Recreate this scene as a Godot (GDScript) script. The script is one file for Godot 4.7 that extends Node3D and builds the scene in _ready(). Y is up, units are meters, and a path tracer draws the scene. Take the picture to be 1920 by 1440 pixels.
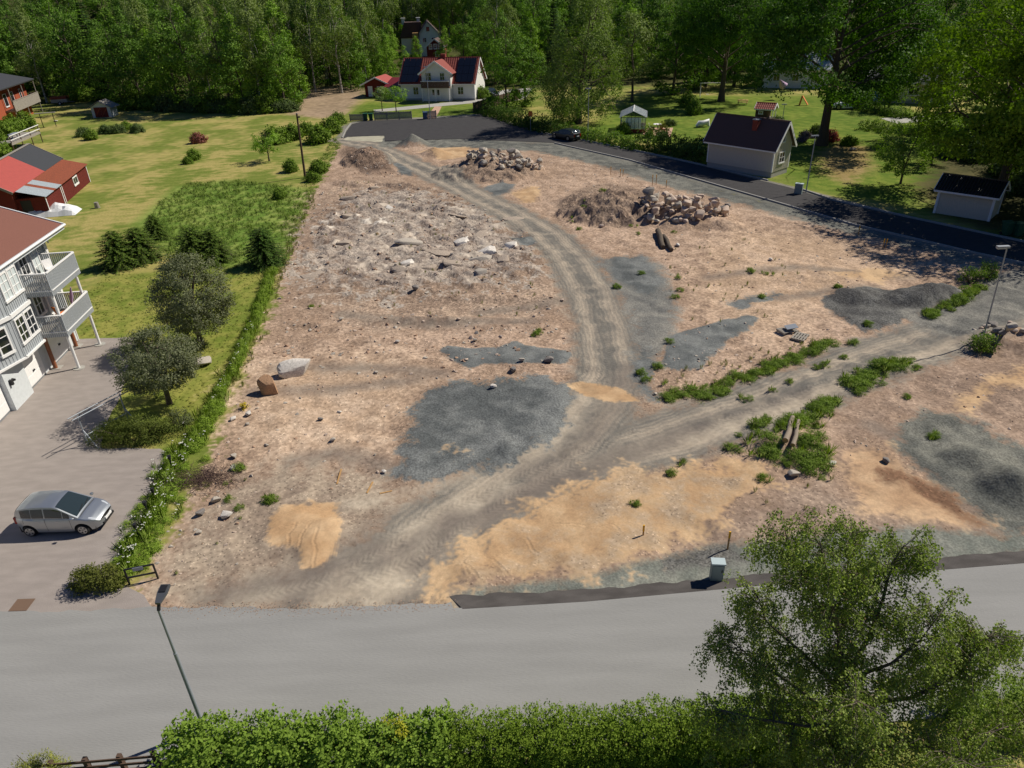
extends Node3D
# A building plot with gravel tracks, seen from a drone; x right, y up, -z away from the road in front. Metres.
# Positions are given as pixels of the 1920 x 1440 photograph and dropped on to the ground by G().
const FOCAL := 1333.0
const CAM_H := 20.0
const UP := Vector3.UP
var cam_r: Vector3
var cam_u: Vector3
var cam_f: Vector3
var M := {}
var names := {}
var rng := RandomNumberGenerator.new()

func _ready():
	# ---- camera
	var th := deg_to_rad(29.5)
	var ro := deg_to_rad(2.0)
	cam_f = Vector3(0, -sin(th), -cos(th))
	var r0 := Vector3.RIGHT
	var u0 := r0.cross(cam_f)
	cam_r = r0 * cos(ro) - u0 * sin(ro)
	cam_u = cam_r.cross(cam_f)
	var cam := Camera3D.new()
	cam.name = "camera"
	add_child(cam)
	cam.transform = Transform3D(Basis(cam_r, cam_u, -cam_f), Vector3(0, CAM_H, 0))
	cam.fov = rad_to_deg(2.0 * atan(720.0 / FOCAL))
	cam.near = 0.1
	cam.far = 3000.0
	cam.current = true
	# ---- sky and exposure
	var we := WorldEnvironment.new()
	we.name = "environment"
	var env := Environment.new()
	env.background_mode = Environment.BG_SKY
	var sm := ProceduralSkyMaterial.new()
	sm.sky_top_color = Color(0.22, 0.40, 0.70)
	sm.sky_horizon_color = Color(0.66, 0.76, 0.88)
	sm.sky_curve = 0.12
	sm.ground_bottom_color = Color(0.16, 0.18, 0.12)
	sm.ground_horizon_color = Color(0.45, 0.52, 0.52)
	sm.sky_energy_multiplier = 0.62
	var sky := Sky.new()
	sky.sky_material = sm
	env.sky = sky
	env.tonemap_mode = Environment.TONE_MAPPER_LINEAR
	env.tonemap_exposure = 1.14
	env.sdfgi_enabled = true
	env.ssao_enabled = true
	env.ssil_enabled = true
	we.environment = env
	add_child(we)
	# ---- sun: shadows fall to the picture's left and a little towards the road
	var sun := DirectionalLight3D.new()
	sun.name = "sun"
	sun.light_color = Color(1.0, 0.965, 0.91)
	sun.light_energy = 1.42
	sun.light_angular_distance = 0.5
	sun.shadow_enabled = true
	add_child(sun)
	sun.look_at_from_position(Vector3.ZERO, Vector3(-0.91 * cos(deg_to_rad(46)), -sin(deg_to_rad(46)), 0.41 * cos(deg_to_rad(46))), UP)
	# ---- the place
	rng.seed = 20240611
	make_materials()
	make_ground()
	make_roads()
	make_far_buildings()
	make_apartment_house()
	make_barn_yard()
	make_near_buildings()
	make_trees()
	make_plants()
	make_stones()
	make_vehicles()
	make_street_things()

# ---------------------------------------------------------------- picture <-> ground
func ray(px: float, py: float) -> Vector3:
	return cam_f + cam_r * ((px - 960.0) / FOCAL) - cam_u * ((py - 720.0) / FOCAL)

func G(px: float, py: float, y := 0.0) -> Vector3:
	var d := ray(px, py)
	return Vector3(0, CAM_H, 0) + d * ((y - CAM_H) / d.y)

func GT(px: float, py: float) -> Vector3:      # on the uneven terrain
	var p := G(px, py)
	for i in 3:
		p = G(px, py, hgt(p.x, p.z))
	p.y = hgt(p.x, p.z)
	return p

func onto(p: Vector3) -> Vector3:
	return Vector3(p.x, hgt(p.x, p.z), p.z)

# ---------------------------------------------------------------- nodes
func numbered(called: String) -> String:
	var n: int = names.get(called, 0)
	names[called] = n + 1
	return called if n == 0 else "%s_%03d" % [called, n]

func tag(o: Node3D, label: String, category: String, group := "", kind := "") -> Node3D:
	if label: o.set_meta("label", label)
	if category: o.set_meta("category", category)
	if group: o.set_meta("group", group)
	if kind: o.set_meta("kind", kind)
	return o

func thing(called: String, label: String, category: String, at := Vector3.ZERO, turn := 0.0, group := "") -> Node3D:
	var o := Node3D.new()
	o.name = numbered(called)
	add_child(o)
	o.position = at
	o.rotation.y = turn
	return tag(o, label, category, group)

func copy_of(o: Node3D, at: Vector3, turn: float, scl := Vector3.ONE, label := "") -> Node3D:
	var c: Node3D = o.duplicate()
	var base := String(o.name)
	if base.length() > 4 and base[base.length() - 4] == "_" and base.right(3).is_valid_int():
		base = base.left(base.length() - 4)
	c.name = numbered(base)
	add_child(c)
	c.position = at
	c.rotation = Vector3(0, turn, 0)
	c.scale = scl
	if label: c.set_meta("label", label)
	return c

func hold(called: String, mesh: Mesh, mat: Material, parent: Node = null) -> MeshInstance3D:
	var o := MeshInstance3D.new()
	o.mesh = mesh
	if mat: o.material_override = mat
	if parent == null:
		o.name = numbered(called)
		add_child(o)
	else:
		o.name = called
		parent.add_child(o, true)
	return o

func part(called: String, b: Shape, mat: Material, parent: Node = null) -> MeshInstance3D:
	return hold(called, b.mesh(), mat, parent)

func structure(o: Node3D) -> Node3D:
	o.set_meta("kind", "structure")
	return o

# ---------------------------------------------------------------- shapes
class Shape:
	var v := PackedVector3Array()
	var n := PackedVector3Array()
	var c := PackedColorArray()
	var uv := PackedVector2Array()
	var ix := PackedInt32Array()
	var col := Color.WHITE
	var colored := false
	var t := Transform3D.IDENTITY

	func quad(a: Vector3, b: Vector3, d: Vector3, e: Vector3) -> Shape:   # counter-clockwise seen from outside
		var p := t * a
		var q := t * b
		var r := t * d
		var s := t * e
		var nn := (q - p).cross(r - p)
		if nn.length_squared() < 1e-14:
			nn = (r - p).cross(s - p)
		nn = nn.normalized()
		var k := v.size()
		v.append(p); v.append(q); v.append(r); v.append(s)
		for i in 4:
			n.append(nn)
			c.append(col)
		ix.append(k); ix.append(k + 2); ix.append(k + 1)
		ix.append(k); ix.append(k + 3); ix.append(k + 2)
		return self

	func tri(a: Vector3, b: Vector3, d: Vector3) -> Shape:
		var p := t * a
		var q := t * b
		var r := t * d
		var nn := (q - p).cross(r - p).normalized()
		var k := v.size()
		v.append(p); v.append(q); v.append(r)
		for i in 3:
			n.append(nn)
			c.append(col)
		ix.append(k); ix.append(k + 2); ix.append(k + 1)
		return self

	func box(lo: Vector3, hi: Vector3) -> Shape:
		var a := Vector3(lo.x, lo.y, hi.z); var b := Vector3(hi.x, lo.y, hi.z); var d := Vector3(hi.x, hi.y, hi.z); var e := Vector3(lo.x, hi.y, hi.z)
		var f := Vector3(lo.x, lo.y, lo.z); var g := Vector3(hi.x, lo.y, lo.z); var h := Vector3(hi.x, hi.y, lo.z); var i := Vector3(lo.x, hi.y, lo.z)
		quad(a, b, d, e); quad(g, f, i, h); quad(f, a, e, i); quad(b, g, h, d); quad(e, d, h, i); quad(f, g, b, a)
		return self

	func cbox(mid: Vector3, size: Vector3) -> Shape:
		return box(mid - size / 2, mid + size / 2)

	func bar(a: Vector3, b: Vector3, w: float, h: float, up := Vector3.UP) -> Shape:   # a beam of w x h from a to b
		var d := (b - a).normalized()
		var s := d.cross(up)
		if s.length() < 0.01: s = d.cross(Vector3.FORWARD)
		s = s.normalized() * w / 2
		var u := s.cross(d).normalized() * h / 2
		quad(a - s - u, b - s - u, b + s - u, a + s - u)
		quad(a + s + u, b + s + u, b - s + u, a - s + u)
		quad(a + s - u, b + s - u, b + s + u, a + s + u)
		quad(b - s - u, a - s - u, a - s + u, b - s + u)
		quad(a - s - u, a + s - u, a + s + u, a - s + u)
		quad(b + s - u, b - s - u, b - s + u, b + s + u)
		return self

	func tube(pts: PackedVector3Array, radii: PackedFloat32Array, seg := 8, caps := true) -> Shape:
		var k := v.size()
		var ref := Vector3(0.13, 0.2, 1).normalized()
		for i in pts.size():
			var d := (pts[mini(i + 1, pts.size() - 1)] - pts[maxi(i - 1, 0)]).normalized()
			var s := d.cross(ref)
			if s.length() < 0.05: s = d.cross(Vector3.RIGHT)
			s = s.normalized()
			var u := s.cross(d)
			for j in seg:
				var a := TAU * j / seg
				var o := s * cos(a) + u * sin(a)
				v.append(t * (pts[i] + o * radii[i]))
				n.append((t.basis * o).normalized())
				c.append(col)
		for i in pts.size() - 1:
			for j in seg:
				var j2 := (j + 1) % seg
				var a := k + i * seg + j; var b := k + i * seg + j2
				var e := k + (i + 1) * seg + j2; var f := k + (i + 1) * seg + j
				ix.append(a); ix.append(b); ix.append(e); ix.append(a); ix.append(e); ix.append(f)
		if caps:
			for end in [0, pts.size() - 1]:
				var m := v.size()
				var d: Vector3 = (t.basis * (pts[0] - pts[1] if end == 0 else pts[end] - pts[end - 1])).normalized()
				v.append(t * pts[end]); n.append(d); c.append(col)
				for j in seg:
					v.append(v[k + end * seg + j]); n.append(d); c.append(col)
				for j in seg:
					var a := m + 1 + j; var b := m + 1 + (j + 1) % seg
					if end == 0:
						ix.append(m); ix.append(b); ix.append(a)
					else:
						ix.append(m); ix.append(a); ix.append(b)
		return self

	func rod(a: Vector3, b: Vector3, r0: float, r1 := -1.0, seg := 8) -> Shape:
		return tube(PackedVector3Array([a, b]), PackedFloat32Array([r0, r0 if r1 < 0 else r1]), seg)

	func turn_of(o: PackedVector2Array) -> float:
		var s := 0.0
		for i in o.size():
			s += o[i].cross(o[(i + 1) % o.size()])
		return s

	func prism(outline: PackedVector2Array, y0: float, y1: float) -> Shape:   # an outline in x, z standing from y0 to y1
		var o := outline
		if turn_of(o) > 0:
			o = outline.duplicate(); o.reverse()
		var tris := Geometry2D.triangulate_polygon(o)
		for i in range(0, tris.size(), 3):
			var a := o[tris[i]]; var b := o[tris[i + 1]]; var d := o[tris[i + 2]]
			if (b - a).cross(d - a) > 0:
				var s := b; b = d; d = s
			tri(Vector3(a.x, y1, a.y), Vector3(b.x, y1, b.y), Vector3(d.x, y1, d.y))
		for i in o.size():
			var a := o[i]; var b := o[(i + 1) % o.size()]
			quad(Vector3(a.x, y0, a.y), Vector3(b.x, y0, b.y), Vector3(b.x, y1, b.y), Vector3(a.x, y1, a.y))
		return self

	func side(outline: PackedVector2Array, z0: float, z1: float) -> Shape:    # an outline in x, y, thick from z0 to z1
		var o := outline
		if turn_of(o) < 0:
			o = outline.duplicate(); o.reverse()
		var tris := Geometry2D.triangulate_polygon(o)
		for i in range(0, tris.size(), 3):
			var a := o[tris[i]]; var b := o[tris[i + 1]]; var d := o[tris[i + 2]]
			if (b - a).cross(d - a) < 0:
				var s := b; b = d; d = s
			tri(Vector3(a.x, a.y, z1), Vector3(b.x, b.y, z1), Vector3(d.x, d.y, z1))
			tri(Vector3(a.x, a.y, z0), Vector3(d.x, d.y, z0), Vector3(b.x, b.y, z0))
		for i in o.size():
			var a := o[i]; var b := o[(i + 1) % o.size()]
			quad(Vector3(b.x, b.y, z1), Vector3(a.x, a.y, z1), Vector3(a.x, a.y, z0), Vector3(b.x, b.y, z0))
		return self

	func mesh() -> ArrayMesh:
		var a := []
		a.resize(Mesh.ARRAY_MAX)
		a[Mesh.ARRAY_VERTEX] = v
		a[Mesh.ARRAY_NORMAL] = n
		if colored: a[Mesh.ARRAY_COLOR] = c
		if uv.size() == v.size(): a[Mesh.ARRAY_TEX_UV] = uv
		a[Mesh.ARRAY_INDEX] = ix
		var m := ArrayMesh.new()
		m.add_surface_from_arrays(Mesh.PRIMITIVE_TRIANGLES, a)
		return m

# ---------------------------------------------------------------- materials
func srgb(r: float, g: float, b: float) -> Color:
	return Color(r / 255.0, g / 255.0, b / 255.0)

func mat(called: String, col: Color, rough := 0.8, metal := 0.0, vc := false) -> StandardMaterial3D:
	var m := StandardMaterial3D.new()
	m.resource_name = called
	m.albedo_color = col
	m.roughness = rough
	m.metallic = metal
	m.vertex_color_use_as_albedo = vc
	M[called] = m
	return m

func noise_tex(sd: int, freq: float, lo: Color, hi: Color, size := 512, oct := 4, kind := FastNoiseLite.TYPE_SIMPLEX_SMOOTH) -> NoiseTexture2D:
	var t := NoiseTexture2D.new()
	var f := FastNoiseLite.new()
	f.seed = sd; f.frequency = freq; f.noise_type = kind; f.fractal_octaves = oct
	t.noise = f; t.width = size; t.height = size; t.seamless = true
	var g := Gradient.new()
	g.set_color(0, lo); g.set_color(1, hi)
	g.set_offset(0, 0.2); g.set_offset(1, 0.8)
	t.color_ramp = g
	t.generate_mipmaps = false
	return t

func grained(called: String, col: Color, spread: float, scale_m: float, rough := 0.85, freq := 0.02, bump := 0.0, sd := 1, stretch := Vector3.ONE, vc := false) -> StandardMaterial3D:
	# a colour with a noise grain of the given spread, repeating every scale_m metres on all three planes
	var m := mat(called, col, rough, 0.0, vc)
	var lo := pow(1.0 - spread, 0.4545)
	m.albedo_texture = noise_tex(sd, freq, Color(lo, lo, lo), Color(1, 1, 1), 512, 5)
	m.uv1_triplanar = true
	m.uv1_scale = stretch / scale_m
	if bump > 0.0:
		m.heightmap_enabled = true
		m.heightmap_texture = noise_tex(sd + 7, freq * 2.0, Color.BLACK, Color.WHITE, 512, 5)
		m.heightmap_scale = bump
	return m

# ================================================================ THE GROUND
const NEAR := Rect2(-46, -112, 100, 100)        # x, z of the finely drawn part
const WIDE := Rect2(-220, -330, 440, 360)
const LOW := 256                                # cells of the distance fields
var zones := []
var fields := {}                                # which rect -> the zones' signed distances on a LOW x LOW grid
var bumps := FastNoiseLite.new()
var ridges := FastNoiseLite.new()
var mounds := []

func px_line(a: Array) -> PackedVector2Array:
	var o := PackedVector2Array()
	for i in range(0, a.size(), 2):
		var p := G(a[i], a[i + 1])
		o.append(Vector2(p.x, p.z))
	return o

func zone(a: Color, b: Color, warp: float, soft: float, speck: float, relief: float, pts: Array, track := 0.0, grain := 0):
	zones.append({"a": a, "b": b, "warp": warp, "soft": soft, "speck": speck, "relief": relief, "pts": px_line(pts), "track": track, "grain": grain})
	return zones.size() - 1

func zone_xz(a: Color, b: Color, warp: float, soft: float, speck: float, relief: float, pts: Array, grain := 0):
	var o := PackedVector2Array()
	for i in range(0, pts.size(), 2): o.append(Vector2(pts[i], pts[i + 1]))
	zones.append({"a": a, "b": b, "warp": warp, "soft": soft, "speck": speck, "relief": relief, "pts": o, "track": 0.0, "grain": grain})

func mound(px: float, py: float, rx: float, rz: float, turn: float, h: float, rough := 0.25, power := 1.0):
	var p := G(px, py)
	mounds.append([p.x, p.z, rx, rz, cos(turn), sin(turn), h, rough, power])

const SITE := [640, 266, 700, 258, 780, 258, 900, 262, 1010, 268, 1170, 302, 1400, 368, 1600, 425, 1800, 472, 1960, 505, 2300, 560, 2300, 1040, 1920, 1075, 1700, 1095, 1400, 1125, 1100, 1150, 850, 1165, 600, 1175, 420, 1175, 240, 1160, 262, 1098, 300, 1030, 345, 950, 380, 875, 405, 820, 440, 745, 462, 690, 490, 620, 515, 555, 538, 490, 562, 425, 590, 360, 615, 310]
var site_zone := 0
var outcrop_zone := 0
var raised := []

func set_zones():
	# --- greens round the plot
	zone_xz(srgb(58, 64, 34), srgb(84, 84, 46), 6.0, 5.0, 0.10, 0.3, [-220, -330, 220, -330, 220, -150, 60, -160, 0, -163, -50, -163, -90, -166, -220, -160])          # the wood's floor
	zone(srgb(116, 130, 54), srgb(150, 150, 76), 1.0, 1.2, 0.10, 0.4, [520, 500, 500, 560, 470, 640, 430, 730, 390, 820, 340, 870, 200, 760, 150, 640, 140, 560, 200, 515])   # lawn by the block of flats
	zone(srgb(104, 132, 54), srgb(140, 156, 78), 0.8, 1.5, 0.12, 0.6, [300, 470, 250, 420, 330, 350, 420, 338, 560, 352, 590, 360, 560, 425, 535, 490, 420, 500])                    # unmown meadow
	zone(srgb(146, 128, 104), srgb(172, 150, 124), 1.2, 2.5, 0.10, 0.3, [540, 215, 545, 172, 640, 160, 690, 170, 650, 215, 600, 222])                                             # bare soil by the wood
	zone(srgb(92, 116, 40), srgb(122, 136, 56), 1.5, 2.0, 0.10, 0.3, [1010, 262, 1100, 240, 1180, 190, 1240, 175, 1340, 180, 1500, 180, 1640, 185, 1780, 230, 1800, 330, 1700, 385, 1500, 355, 1480, 330, 1320, 300, 1200, 262])
	zone(srgb(92, 116, 40), srgb(122, 136, 56), 0.8, 1.5, 0.10, 0.3, [650, 215, 690, 190, 760, 195, 900, 195, 960, 185, 1000, 200, 900, 215, 820, 226, 700, 222])                     # garden of the white house
	zone(srgb(148, 130, 82), srgb(160, 140, 96), 1.0, 2.2, 0.10, 0.3, [1530, 285, 1580, 262, 1640, 280, 1635, 320, 1590, 345, 1545, 330])
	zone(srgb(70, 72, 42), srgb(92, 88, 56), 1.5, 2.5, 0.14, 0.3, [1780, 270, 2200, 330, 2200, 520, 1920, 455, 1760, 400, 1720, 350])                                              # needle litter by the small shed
	# --- the bare plot
	zone(srgb(120, 120, 112), srgb(140, 136, 126), 0.3, 0.4, 0.10, 0.3, [630, 265, 640, 240, 656, 228, 770, 221, 905, 213, 960, 229, 1012, 246, 1150, 272, 1300, 304, 1480, 348, 1700, 404, 1920, 450, 2500, 572, 2500, 640, 2200, 570, 1920, 510, 1600, 432, 1400, 372, 1180, 307, 1040, 275, 860, 266, 700, 270])
	site_zone = zone(srgb(160, 137, 117), srgb(191, 166, 144), 0.9, 0.5, 0.14, 1.0, SITE, 0.0, 1)
	zone(srgb(148, 128, 111), srgb(180, 158, 137), 3.0, 3.0, 0.20, 1.2, [590, 360, 700, 330, 850, 350, 1000, 430, 1060, 520, 1060, 600, 900, 600, 700, 620, 560, 560, 545, 470], 0.0, 1)
	zone(srgb(183, 158, 133), srgb(206, 182, 157), 2.5, 3.0, 0.10, 0.4, [470, 690, 700, 660, 830, 690, 780, 760, 730, 850, 600, 870, 450, 850, 420, 790], 0.0, 1)
	zone(srgb(178, 153, 128), srgb(203, 177, 151), 2.5, 3.0, 0.10, 0.4, [1380, 430, 1560, 440, 1760, 510, 1560, 560, 1450, 640, 1300, 560, 1330, 470], 0.0, 1)
	zone(srgb(146, 126, 110), srgb(172, 150, 131), 2.0, 2.5, 0.12, 0.5, [1560, 780, 1700, 690, 1900, 660, 2100, 700, 2100, 880, 1860, 800, 1740, 760, 1660, 830, 1560, 850], 0.0, 1)
	zone(srgb(140, 122, 108), srgb(168, 148, 130), 2.0, 2.0, 0.12, 0.5, [1250, 980, 1400, 930, 1560, 900, 1640, 960, 1900, 980, 1900, 1010, 1500, 1020, 1300, 1030], 0.0, 1)
	zone(srgb(150, 134, 118), srgb(176, 160, 140), 2.0, 2.0, 0.10, 0.4, [420, 900, 560, 870, 740, 900, 800, 960, 640, 1060, 420, 1130, 300, 1120, 330, 1020, 380, 950], 0.0, 1)
	zone(srgb(128, 110, 96), srgb(156, 136, 118), 1.0, 1.0, 0.24, 1.6, [1045, 390, 1078, 356, 1140, 343, 1232, 362, 1244, 415, 1150, 428, 1070, 414], 0.0, 1)
	zone(srgb(112, 95, 82), srgb(140, 120, 104), 1.0, 1.0, 0.24, 1.6, [636, 285, 660, 266, 705, 275, 745, 305, 735, 325, 690, 325, 650, 310], 0.0, 1)
	zone(srgb(132, 114, 99), srgb(158, 138, 120), 1.0, 1.0, 0.24, 1.6, [850, 312, 890, 285, 930, 278, 990, 310, 1000, 330, 930, 345, 870, 335], 0.0, 1)
	# bare rock in the middle of the plot
	outcrop_zone = zone(srgb(150, 136, 124), srgb(178, 166, 152), 5.5, 0.8, 0.16, 1.6, [600, 410, 690, 360, 800, 360, 900, 395, 980, 440, 1025, 490, 1000, 520, 900, 535, 760, 560, 600, 545, 565, 490], 0.0, 1)
	for a in [[720, 442, 52, 5], [690, 420, 40, 4], [615, 425, 18, 6], [655, 412, 22, 4], [735, 465, 20, 7], [770, 452, 9, 12], [850, 425, 14, 4], [905, 440, 22, 5], [860, 398, 26, 4], [910, 465, 16, 7], [890, 485, 14, 6], [945, 482, 9, 5], [770, 492, 12, 5], [590, 515, 9, 11], [680, 500, 14, 6], [745, 505, 9, 8], [800, 405, 22, 3], [660, 545, 14, 5], [965, 410, 14, 4], [730, 388, 16, 3], [706, 510, 7, 5], [930, 425, 18, 5], [640, 458, 16, 4], [820, 470, 12, 5], [870, 455, 12, 4]]:
		var e := []
		for k in 9:
			var w := TAU * k / 9.0
			e += [a[0] + a[2] * cos(w) * rng.randf_range(0.6, 1.15), a[1] + a[3] * sin(w) * rng.randf_range(0.6, 1.15)]
		zone(srgb(166, 154, 140), srgb(190, 178, 162) if a[0] > 700 or a[1] > 440 else srgb(216, 208, 194), 1.3, 0.5, 0.14, 0.9, e, 0.0, 2)
	# --- compacted tracks
	zone(srgb(138, 128, 116), srgb(164, 152, 136), 1.2, 1.6, 0.09, 0.5, [1030, 800, 1180, 770, 1330, 760, 1250, 840, 1000, 940, 880, 1060, 860, 1118, 600, 1140, 400, 1140, 470, 1085, 640, 1020, 780, 930, 900, 880], 0.0, 3)
	zone(srgb(120, 117, 110), srgb(162, 152, 137), 0.9, 0.9, 0.08, 0.5, [1990, 560, 1900, 592, 1800, 620, 1700, 652, 1600, 690, 1500, 730, 1400, 770, 1300, 806, 1200, 838, 1100, 868, 1000, 910, 900, 965, 800, 1030, 700, 1090, 640, 1135], 4.4, 3)
	zone(srgb(120, 117, 110), srgb(162, 152, 137), 0.8, 0.9, 0.08, 0.5, [640, 262, 690, 272, 740, 292, 830, 335, 930, 385, 1020, 435, 1075, 490, 1110, 550, 1135, 620, 1145, 690, 1125, 760, 1065, 830, 960, 900, 860, 970, 780, 1040], 4.2, 3)
	for a in [[[640, 1120, 800, 1030, 950, 940, 1100, 878, 1300, 812], 0.7, 1], [[540, 1128, 700, 1060, 860, 975, 1000, 920, 1180, 850], 0.6, 0], [[700, 1125, 790, 1030, 860, 950, 960, 890, 1060, 810, 1100, 740], 0.7, 1], [[460, 1125, 620, 1080, 760, 1000, 900, 930], 0.6, 1], [[770, 1110, 800, 1040, 850, 970], 0.8, 0], [[400, 1120, 560, 1085, 700, 1030], 0.7, 0], [[900, 985, 1000, 925, 1150, 862, 1320, 800, 1500, 738], 0.6, 0], [[640, 950, 760, 925, 880, 890], 0.5, 1], [[600, 1130, 720, 1100, 800, 1085], 0.9, 1], [[1180, 690, 1150, 760, 1090, 830, 1000, 890], 0.6, 0], [[1300, 830, 1460, 770, 1640, 700, 1800, 640], 0.6, 1], [[520, 690, 700, 690, 830, 700], 0.5, 0], [[480, 735, 640, 728, 780, 712], 0.4, 0], [[560, 860, 640, 850, 740, 880], 0.5, 0], [[1460, 560, 1560, 545, 1640, 540], 0.5, 0], [[1330, 520, 1480, 500, 1700, 520], 0.4, 0], [[1640, 800, 1700, 830, 1780, 900, 1830, 960], 0.4, 0], [[900, 585, 1000, 575, 1060, 565], 0.4, 0], [[640, 590, 800, 610, 1000, 605], 0.4, 0]]:
		if a[2]: zone(srgb(184, 170, 150), srgb(196, 184, 164), 0.25, 1.3, 0.08, 0.4, a[0], a[1], 0)
		else: zone(srgb(112, 104, 98), srgb(130, 122, 112), 0.25, 1.5, 0.10, 0.4, a[0], a[1], 0)
	# --- grey crushed stone
	var g1 := srgb(94, 98, 98)
	var g2 := srgb(125, 128, 126)
	zone(srgb(118, 118, 114), srgb(142, 140, 132), 1.0, 0.8, 0.14, 0.5, [1110, 485, 1210, 478, 1250, 515, 1275, 565, 1262, 620, 1235, 690, 1195, 720, 1180, 660, 1185, 600, 1150, 540], 0.0, 4)
	zone(g1, g2, 0.7, 0.5, 0.12, 0.5, [1140, 482, 1205, 480, 1240, 525, 1230, 560, 1190, 545, 1150, 520], 0.0, 4)
	raised.append(zone(g1, g2, 1.1, 0.5, 0.14, 0.6, [790, 735, 830, 720, 900, 712, 1000, 706, 1055, 715, 1072, 742, 1060, 785, 1020, 830, 960, 872, 880, 884, 780, 908, 742, 898, 750, 840, 760, 800, 775, 765], 0.0, 4))
	raised.append(zone(g1, g2, 0.25, 0.12, 0.10, 0.4, [822, 656, 840, 647, 875, 655, 940, 650, 968, 641, 988, 650, 1050, 655, 1070, 660, 1065, 680, 980, 685, 905, 682, 882, 690, 850, 678], 0.0, 4))
	raised.append(zone(g1, g2, 0.4, 0.2, 0.10, 0.4, [1238, 684, 1252, 640, 1282, 622, 1345, 606, 1400, 590, 1424, 597, 1402, 620, 1360, 642, 1340, 662, 1315, 692, 1270, 697], 0.0, 4))
	zone(g1, g2, 0.8, 0.4, 0.10, 0.4, [1370, 568, 1400, 556, 1480, 545, 1490, 550, 1420, 568, 1385, 580], 0.0, 4)
	zone(g1, g2, 0.9, 0.6, 0.10, 0.4, [1195, 660, 1215, 655, 1230, 690, 1215, 720, 1250, 745, 1230, 752, 1190, 720], 0.0, 4)
	raised.append(zone(srgb(82, 82, 81), srgb(108, 108, 105), 0.5, 0.25, 0.22, 1.0, [1540, 565, 1570, 546, 1620, 540, 1700, 546, 1760, 540, 1805, 546, 1812, 560, 1750, 578, 1722, 592, 1665, 612, 1622, 626, 1602, 612, 1562, 590], 0.0, 4))
	zone(srgb(108, 108, 104), srgb(138, 136, 128), 0.8, 0.9, 0.14, 0.6, [1690, 592, 1790, 560, 1860, 520, 1930, 486, 2200, 540, 2200, 600, 1960, 580, 1880, 618, 1810, 642, 1745, 622], 0.0, 4)
	zone(srgb(98, 100, 95), srgb(128, 128, 119), 0.9, 0.5, 0.14, 0.6, [1668, 842, 1690, 795, 1740, 770, 1800, 780, 1870, 820, 1960, 855, 2100, 900, 2100, 1005, 1900, 1005, 1830, 972, 1790, 922, 1720, 884], 0.0, 4)
	zone(srgb(112, 117, 110), srgb(140, 142, 132), 0.5, 0.5, 0.10, 0.4, [845, 1122, 860, 1108, 960, 1090, 1100, 1078, 1200, 1052, 1330, 1024, 1500, 1004, 1700, 990, 1880, 1002, 2100, 990, 2100, 1020, 1920, 1040, 1700, 1066, 1400, 1100, 1100, 1122, 850, 1134], 0.0, 4)
	zone(srgb(88, 88, 86), srgb(114, 113, 108), 0.5, 0.4, 0.22, 1.0, [1235, 1048, 1290, 1030, 1370, 1020, 1400, 1048, 1330, 1060, 1250, 1068], 0.0, 4)
	zone(srgb(96, 98, 94), srgb(126, 126, 118), 1.2, 1.0, 0.16, 0.6, [690, 256, 860, 258, 1040, 270, 1180, 303, 1400, 366, 1600, 423, 1830, 480, 1900, 500, 1830, 492, 1680, 458, 1520, 418, 1400, 386, 1240, 346, 1100, 304, 1000, 283, 880, 279, 790, 275, 720, 276], 0.0, 4)
	zone(g1, g2, 0.4, 0.3, 0.10, 0.4, [730, 306, 745, 305, 772, 322, 780, 331, 750, 326], 0.0, 4)
	zone(g1, g2, 0.5, 0.4, 0.10, 0.4, [905, 352, 940, 342, 965, 345, 955, 362, 925, 366], 0.0, 4)
	zone(g1, g2, 0.5, 0.4, 0.10, 0.4, [955, 446, 990, 444, 1010, 458, 985, 465, 960, 458], 0.0, 4)
	zone(srgb(176, 172, 152), srgb(196, 192, 170), 0.1, 0.1, 0.06, 0.2, [645, 263, 652, 256, 721, 254, 716, 266], 0.0, 0)
	# --- sand
	var s1 := srgb(186, 154, 118)
	var s2 := srgb(208, 178, 140)
	zone(s1, s2, 1.5, 0.8, 0.08, 0.6, [800, 1112, 830, 1052, 900, 1002, 980, 948, 1060, 908, 1150, 884, 1250, 882, 1350, 854, 1450, 872, 1455, 905, 1400, 930, 1385, 955, 1330, 1000, 1275, 1012, 1200, 1048, 1100, 1074, 960, 1086, 880, 1092, 830, 1117], 0.0, 5)
	for a in [[1130, 950, 60, 14], [1260, 965, 50, 12], [1210, 905, 60, 8], [1000, 1010, 40, 8], [1350, 900, 45, 10], [1080, 1050, 50, 8], [920, 1075, 30, 6], [1180, 1010, 50, 8], [1300, 935, 40, 8]]:
		var e := []
		for k in 9: e += [a[0] + a[2] * cos(TAU * k / 9.0) * rng.randf_range(0.6, 1.2), a[1] + a[3] * sin(TAU * k / 9.0) * rng.randf_range(0.6, 1.2)]
		zone(srgb(150, 134, 116), srgb(176, 156, 132), 1.4, 1.4, 0.12, 0.6, e, 0.0, 1)
	zone(srgb(192, 158, 120), srgb(214, 184, 146), 0.35, 0.2, 0.05, 0.6, [498, 1010, 500, 972, 540, 947, 600, 938, 636, 942, 640, 1000, 632, 1032, 600, 1072, 568, 1066, 560, 1032, 520, 1030], 0.0, 5)
	zone(s1, s2, 0.25, 0.15, 0.05, 0.4, [1062, 718, 1100, 715, 1160, 726, 1212, 752, 1140, 755, 1085, 738], 0.0, 5)
	zone(s1, s2, 1.0, 0.8, 0.06, 0.4, [1785, 765, 1830, 722, 1900, 692, 2000, 668, 2000, 700, 1870, 735, 1810, 772], 0.0, 5)
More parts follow.
